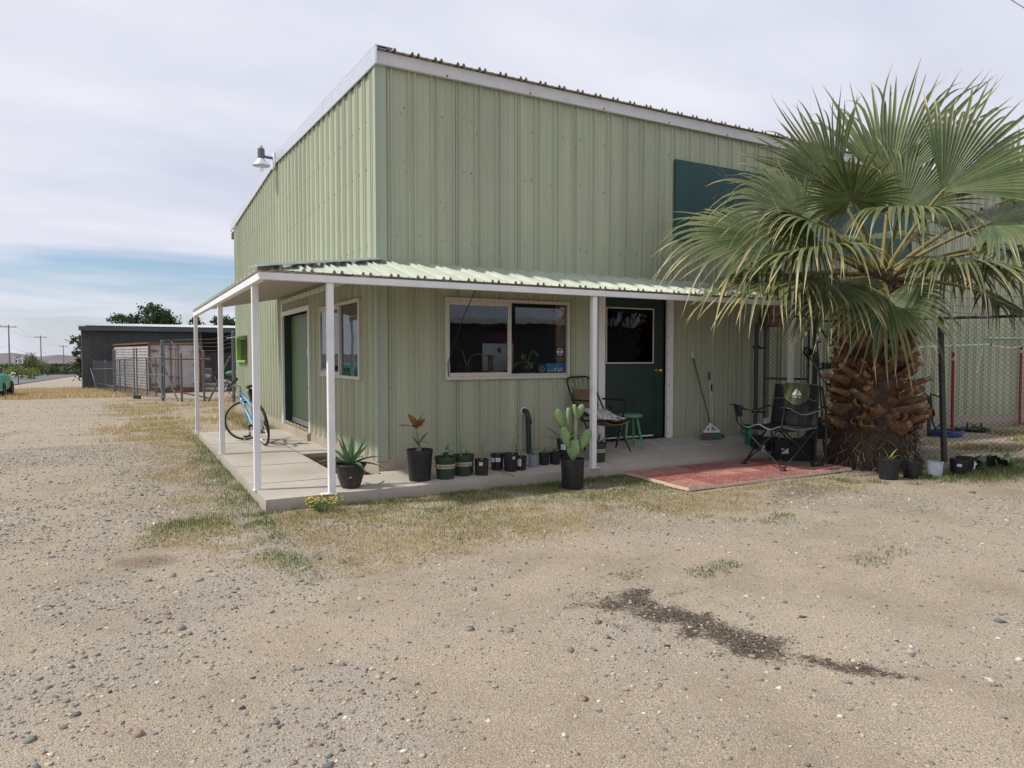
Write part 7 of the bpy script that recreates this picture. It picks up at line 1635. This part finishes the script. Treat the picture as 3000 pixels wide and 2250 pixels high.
x = nr.uniform(-2.9, 5.6, 190000); y = nr.uniform(-3.5, -1.09, 190000); k = nr.random(len(x)) < lawn_mask(x, y)*.85; x, y = x[k], y[k]
k = (y < -2.46) | (x < 2.9) | (x > 5.75) | ((y < -2.36) & (nr.random(len(x)) < .2)); x, y = x[k], y[k]
x2 = nr.uniform(-3.4, -1.53, 150000); y2 = nr.uniform(-1.6, 12, 150000); k = nr.random(len(x2)) < lawn_mask(x2, y2)*.8; x = np.concatenate([x, x2[k]]); y = np.concatenate([y, y2[k]])
gr = nr.random(len(x)) < green_frac(x, y)
edge_ = ((x < -1.53) & (x > -1.85) & (y > -1.2) & (y < 5)) | (y > -1.3)
h = nr.uniform(.02, .055, len(x))*np.where(edge_, 1.35, 1.)
blades('green_grass', x[gr], y[gr], h[gr], .0045, pick(GRN, gr.sum()), .9, grm)
dr = ~gr; blades('dry_grass', x[dr], y[dr], h[dr]*.8, .0042, pick(DRY, dr.sum()), 1.0, grm)
# grass under the palm on the right and behind the fence
x = nr.uniform(4.4, 11, 90000); y = nr.uniform(-5.2, -1.9, 90000); n_ = fbm(x*1.6, y*1.6, 4, 11)
k = nr.random(len(x)) < .75*sstep(.1, .7, 1 - np.hypot((x - 7.6)/2.3, (y + 3.25)/.75) + (n_ - .5)*.8); x, y = x[k], y[k]
x3 = nr.uniform(5.0, 6.6, 4000); y3 = nr.uniform(-3.35, -2.5, 4000); k3 = nr.random(4000) < sstep(.5, .62, fbm(x3*3, y3*3, 3, 77)); x = np.concatenate([x, x3[k3]]); y = np.concatenate([y, y3[k3]])
gr = nr.random(len(x)) < .8; h = nr.uniform(.03, .09, len(x))
blades('green_grass', x[gr], y[gr], h[gr], .005, pick(GRN, gr.sum()), .8, grm); blades('dry_grass', x[~gr], y[~gr], h[~gr], .005, pick(DRY, (~gr).sum()), .9, grm)
x = nr.uniform(8.5, 18, 40000); y = nr.uniform(-2.6, -.05, 40000); n_ = fbm(x*1.1, y*1.1, 3, 55); k = nr.random(len(x)) < sstep(.42, .62, n_)*.8; x, y = x[k], y[k]; gr = nr.random(len(x)) < .35
blades('dry_grass', x, y, nr.uniform(.04, .12, len(x)), .008, np.where(gr[:, None], pick(GRN, len(x)), pick(DRY, len(x))), .9, grm)
# small weeds in the gravel
wx, wy = [], []
for cx_, cy_, r0, n0 in ((2.65, -3.75, .16, 160), (2.9, -3.65, .10, 110), (2.35, -3.55, .1, 60), (2.2, -3.3, .09, 60), (.95, -4.62, .13, 160), (1.2, -4.55, .1, 110), (2.2, -5.05, .14, 110), (2.55, -4.95, .16, 100), (-1.25, -3.1, .1, 40), (4.6, -5.2, .2, 120), (.4, -4.42, .1, 60)):
    a = nr.uniform(0, 6.28, n0); r__ = r0*nr.random(n0)**.6; wx.append(cx_ + r__*np.cos(a)*1.5); wy.append(cy_ + r__*np.sin(a))
wx, wy = np.concatenate(wx), np.concatenate(wy); blades('weeds', wx, wy, nr.uniform(.015, .05, len(wx)), .006, pick(GRN, len(wx)), 1., grm)
# tall straw in the yard on the left
def straw(n, xr, yr, keep, hr, w):
    x = nr.uniform(*xr, n); y = nr.uniform(*yr, n); k = keep(x, y); x, y = x[k], y[k]; return x, y
def kb(x, y):
    n_ = fbm(x*1.2, y*1.2, 4, 11); m = np.minimum.reduce([(y - 27.2)/2, (43 - y)/4, (x + 9.6)/1.2, (-1.4 - x)/1.2])
    return nr.random(len(x)) < sstep(-.1, .4, m + (n_ - .5)*1.4)
x, y = straw(42000, (-10, -1.2), (26, 45), kb, 0, 0)
blades('dry_straw', x, y, nr.uniform(.08, .30, len(x)), .014, pick(np.array([[.56, .43, .22], [.48, .36, .18], [.62, .51, .30], [.40, .31, .16]]), len(x)), .6, grm)
def kc(x, y):
    n_ = fbm(x*1.0, y*1.0, 4, 61); return (nr.random(len(x)) < sstep(.42, .60, n_)*sstep(-3.6, -2.6, x + (n_ - .5))) & ~((x > -.1) & (y < 12.7))
x, y = straw(60000, (-4, 2.2), (6.2, 23.5), kc, 0, 0)
blades('dry_straw', x, y, nr.uniform(.04, .16, len(x)), .009, pick(np.array([[.52, .41, .22], [.45, .35, .18], [.58, .49, .30], [.34, .28, .15]]), len(x)), .8, grm)
x = nr.uniform(-.5, -.02, 2600); y = nr.uniform(6.0, 12, 2600); blades('dry_straw', x, y, nr.uniform(.08, .22, len(x)), .008, np.where((nr.random(len(x)) < .35)[:, None], pick(GRN, len(x)), pick(DRY, len(x))), .6, grm)

# ================================================================ light, sky, camera
sun_dir = Vector((-.621, .167, .766)).normalized()
el = math.asin(sun_dir.z); azim = math.atan2(sun_dir.x, sun_dir.y)
sl = bpy.data.lights.new('sun', 'SUN'); sl.energy = 3.1; sl.angle = math.radians(2.0); sl.color = (1, .955, .88)
so_ = bpy.data.objects.new('sun', sl); COL.objects.link(so_); so_.rotation_euler = sun_dir.to_track_quat('Z', 'Y').to_euler(); so_.location = (-20, 10, 30)
w = bpy.data.worlds.new('World'); SC.world = w; w.use_nodes = True; nt = w.node_tree; L_ = nt.links; bgd = nt.nodes['Background']; wo = nt.nodes['World Output']
sk = N(nt, 'ShaderNodeTexSky', sky_type='NISHITA', sun_disc=False); sk.sun_elevation = el; sk.sun_rotation = azim; sk.air_density = 1.3; sk.dust_density = .3; sk.ozone_density = 2.5
L_.new(mixc(nt, 1., sk.outputs[0], (.80, .93, 1.18), 'MULTIPLY'), bgd.inputs[0]); bgd.inputs[1].default_value = .08
tc = N(nt, 'ShaderNodeTexCoord'); nrmz = N(nt, 'ShaderNodeVectorMath', operation='NORMALIZE'); L_.new(tc.outputs['Generated'], nrmz.inputs[0]); sp = N(nt, 'ShaderNodeSeparateXYZ'); L_.new(nrmz.outputs[0], sp.inputs[0])
dv = N(nt, 'ShaderNodeMath', operation='MAXIMUM'); L_.new(sp.outputs[2], dv.inputs[0]); dv.inputs[1].default_value = .04
ad = N(nt, 'ShaderNodeMath', operation='ADD'); L_.new(dv.outputs[0], ad.inputs[0]); ad.inputs[1].default_value = .12
cv = N(nt, 'ShaderNodeVectorMath', operation='SCALE'); L_.new(nrmz.outputs[0], cv.inputs[0]); inv = N(nt, 'ShaderNodeMath', operation='DIVIDE'); inv.inputs[0].default_value = 1.; L_.new(ad.outputs[0], inv.inputs[1]); L_.new(inv.outputs[0], cv.inputs['Scale'])
mpn = N(nt, 'ShaderNodeMapping'); mpn.inputs['Scale'].default_value = (.55, .9, .0); mpn.inputs['Rotation'].default_value = (0, 0, -.5); L_.new(cv.outputs[0], mpn.inputs[0])
cn = N(nt, 'ShaderNodeTexNoise'); cn.inputs['Scale'].default_value = 1.1; cn.inputs['Detail'].default_value = 7; cn.inputs['Roughness'].default_value = .55; cn.inputs['Distortion'].default_value = .6; L_.new(mpn.outputs[0], cn.inputs['Vector'])
# overcast sheet thinning to blue low in the north west
elev = ramp(nt, sp.outputs[2], [(.0, (.22,)*3), (.04, (.06,)*3), (.10, (.02,)*3), (.145, (.36,)*3), (.34, (.95,)*3)]).outputs[0]
sm = N(nt, 'ShaderNodeMath', operation='MULTIPLY_ADD'); L_.new(cn.outputs[0], sm.inputs[0]); sm.inputs[1].default_value = 1.5; L_.new(elev, sm.inputs[2])
fac = ramp(nt, sm.outputs[0], [(.60, (.12,)*3), (1.42, (1,)*3)]).outputs[0]
cn2 = N(nt, 'ShaderNodeTexNoise'); cn2.inputs['Scale'].default_value = 1.7; cn2.inputs['Detail'].default_value = 6; L_.new(mpn.outputs[0], cn2.inputs['Vector'])
cc = ramp(nt, cn2.outputs[0], [(.3, (.515, .54, .65)), (.7, (.67, .68, .745))]).outputs[0]
bg2 = N(nt, 'ShaderNodeBackground'); L_.new(cc, bg2.inputs[0]); bg2.inputs[1].default_value = 1.
mx = N(nt, 'ShaderNodeMixShader'); L_.new(fac, mx.inputs[0]); L_.new(bgd.outputs[0], mx.inputs[1]); L_.new(bg2.outputs[0], mx.inputs[2]); L_.new(mx.outputs[0], wo.inputs[0])
cam = bpy.data.cameras.new('camera'); cam.sensor_width = 36; cam.lens = 2043.66/3000*36; cam.clip_end = 12000; cam.clip_start = .05
co = bpy.data.objects.new('camera', cam); COL.objects.link(co)
co.matrix_world = Matrix(((0.874398, 0.019927, -0.484800, CAMP.x), (-0.485210, 0.035910, -0.873660, CAMP.y), (-0.000000, 0.999156, 0.041068, CAMP.z), (0, 0, 0, 1)))
SC.camera = co
SC.view_settings.view_transform = 'Standard'; SC.view_settings.look = 'None'; SC.view_settings.exposure = .34; SC.view_settings.gamma = 1
SC.cycles.use_denoising = True
SC.cycles.denoiser = 'OPENIMAGEDENOISE'
SC.cycles.denoising_input_passes = 'RGB_ALBEDO_NORMAL'
SC.cycles.denoising_prefilter = 'NONE'
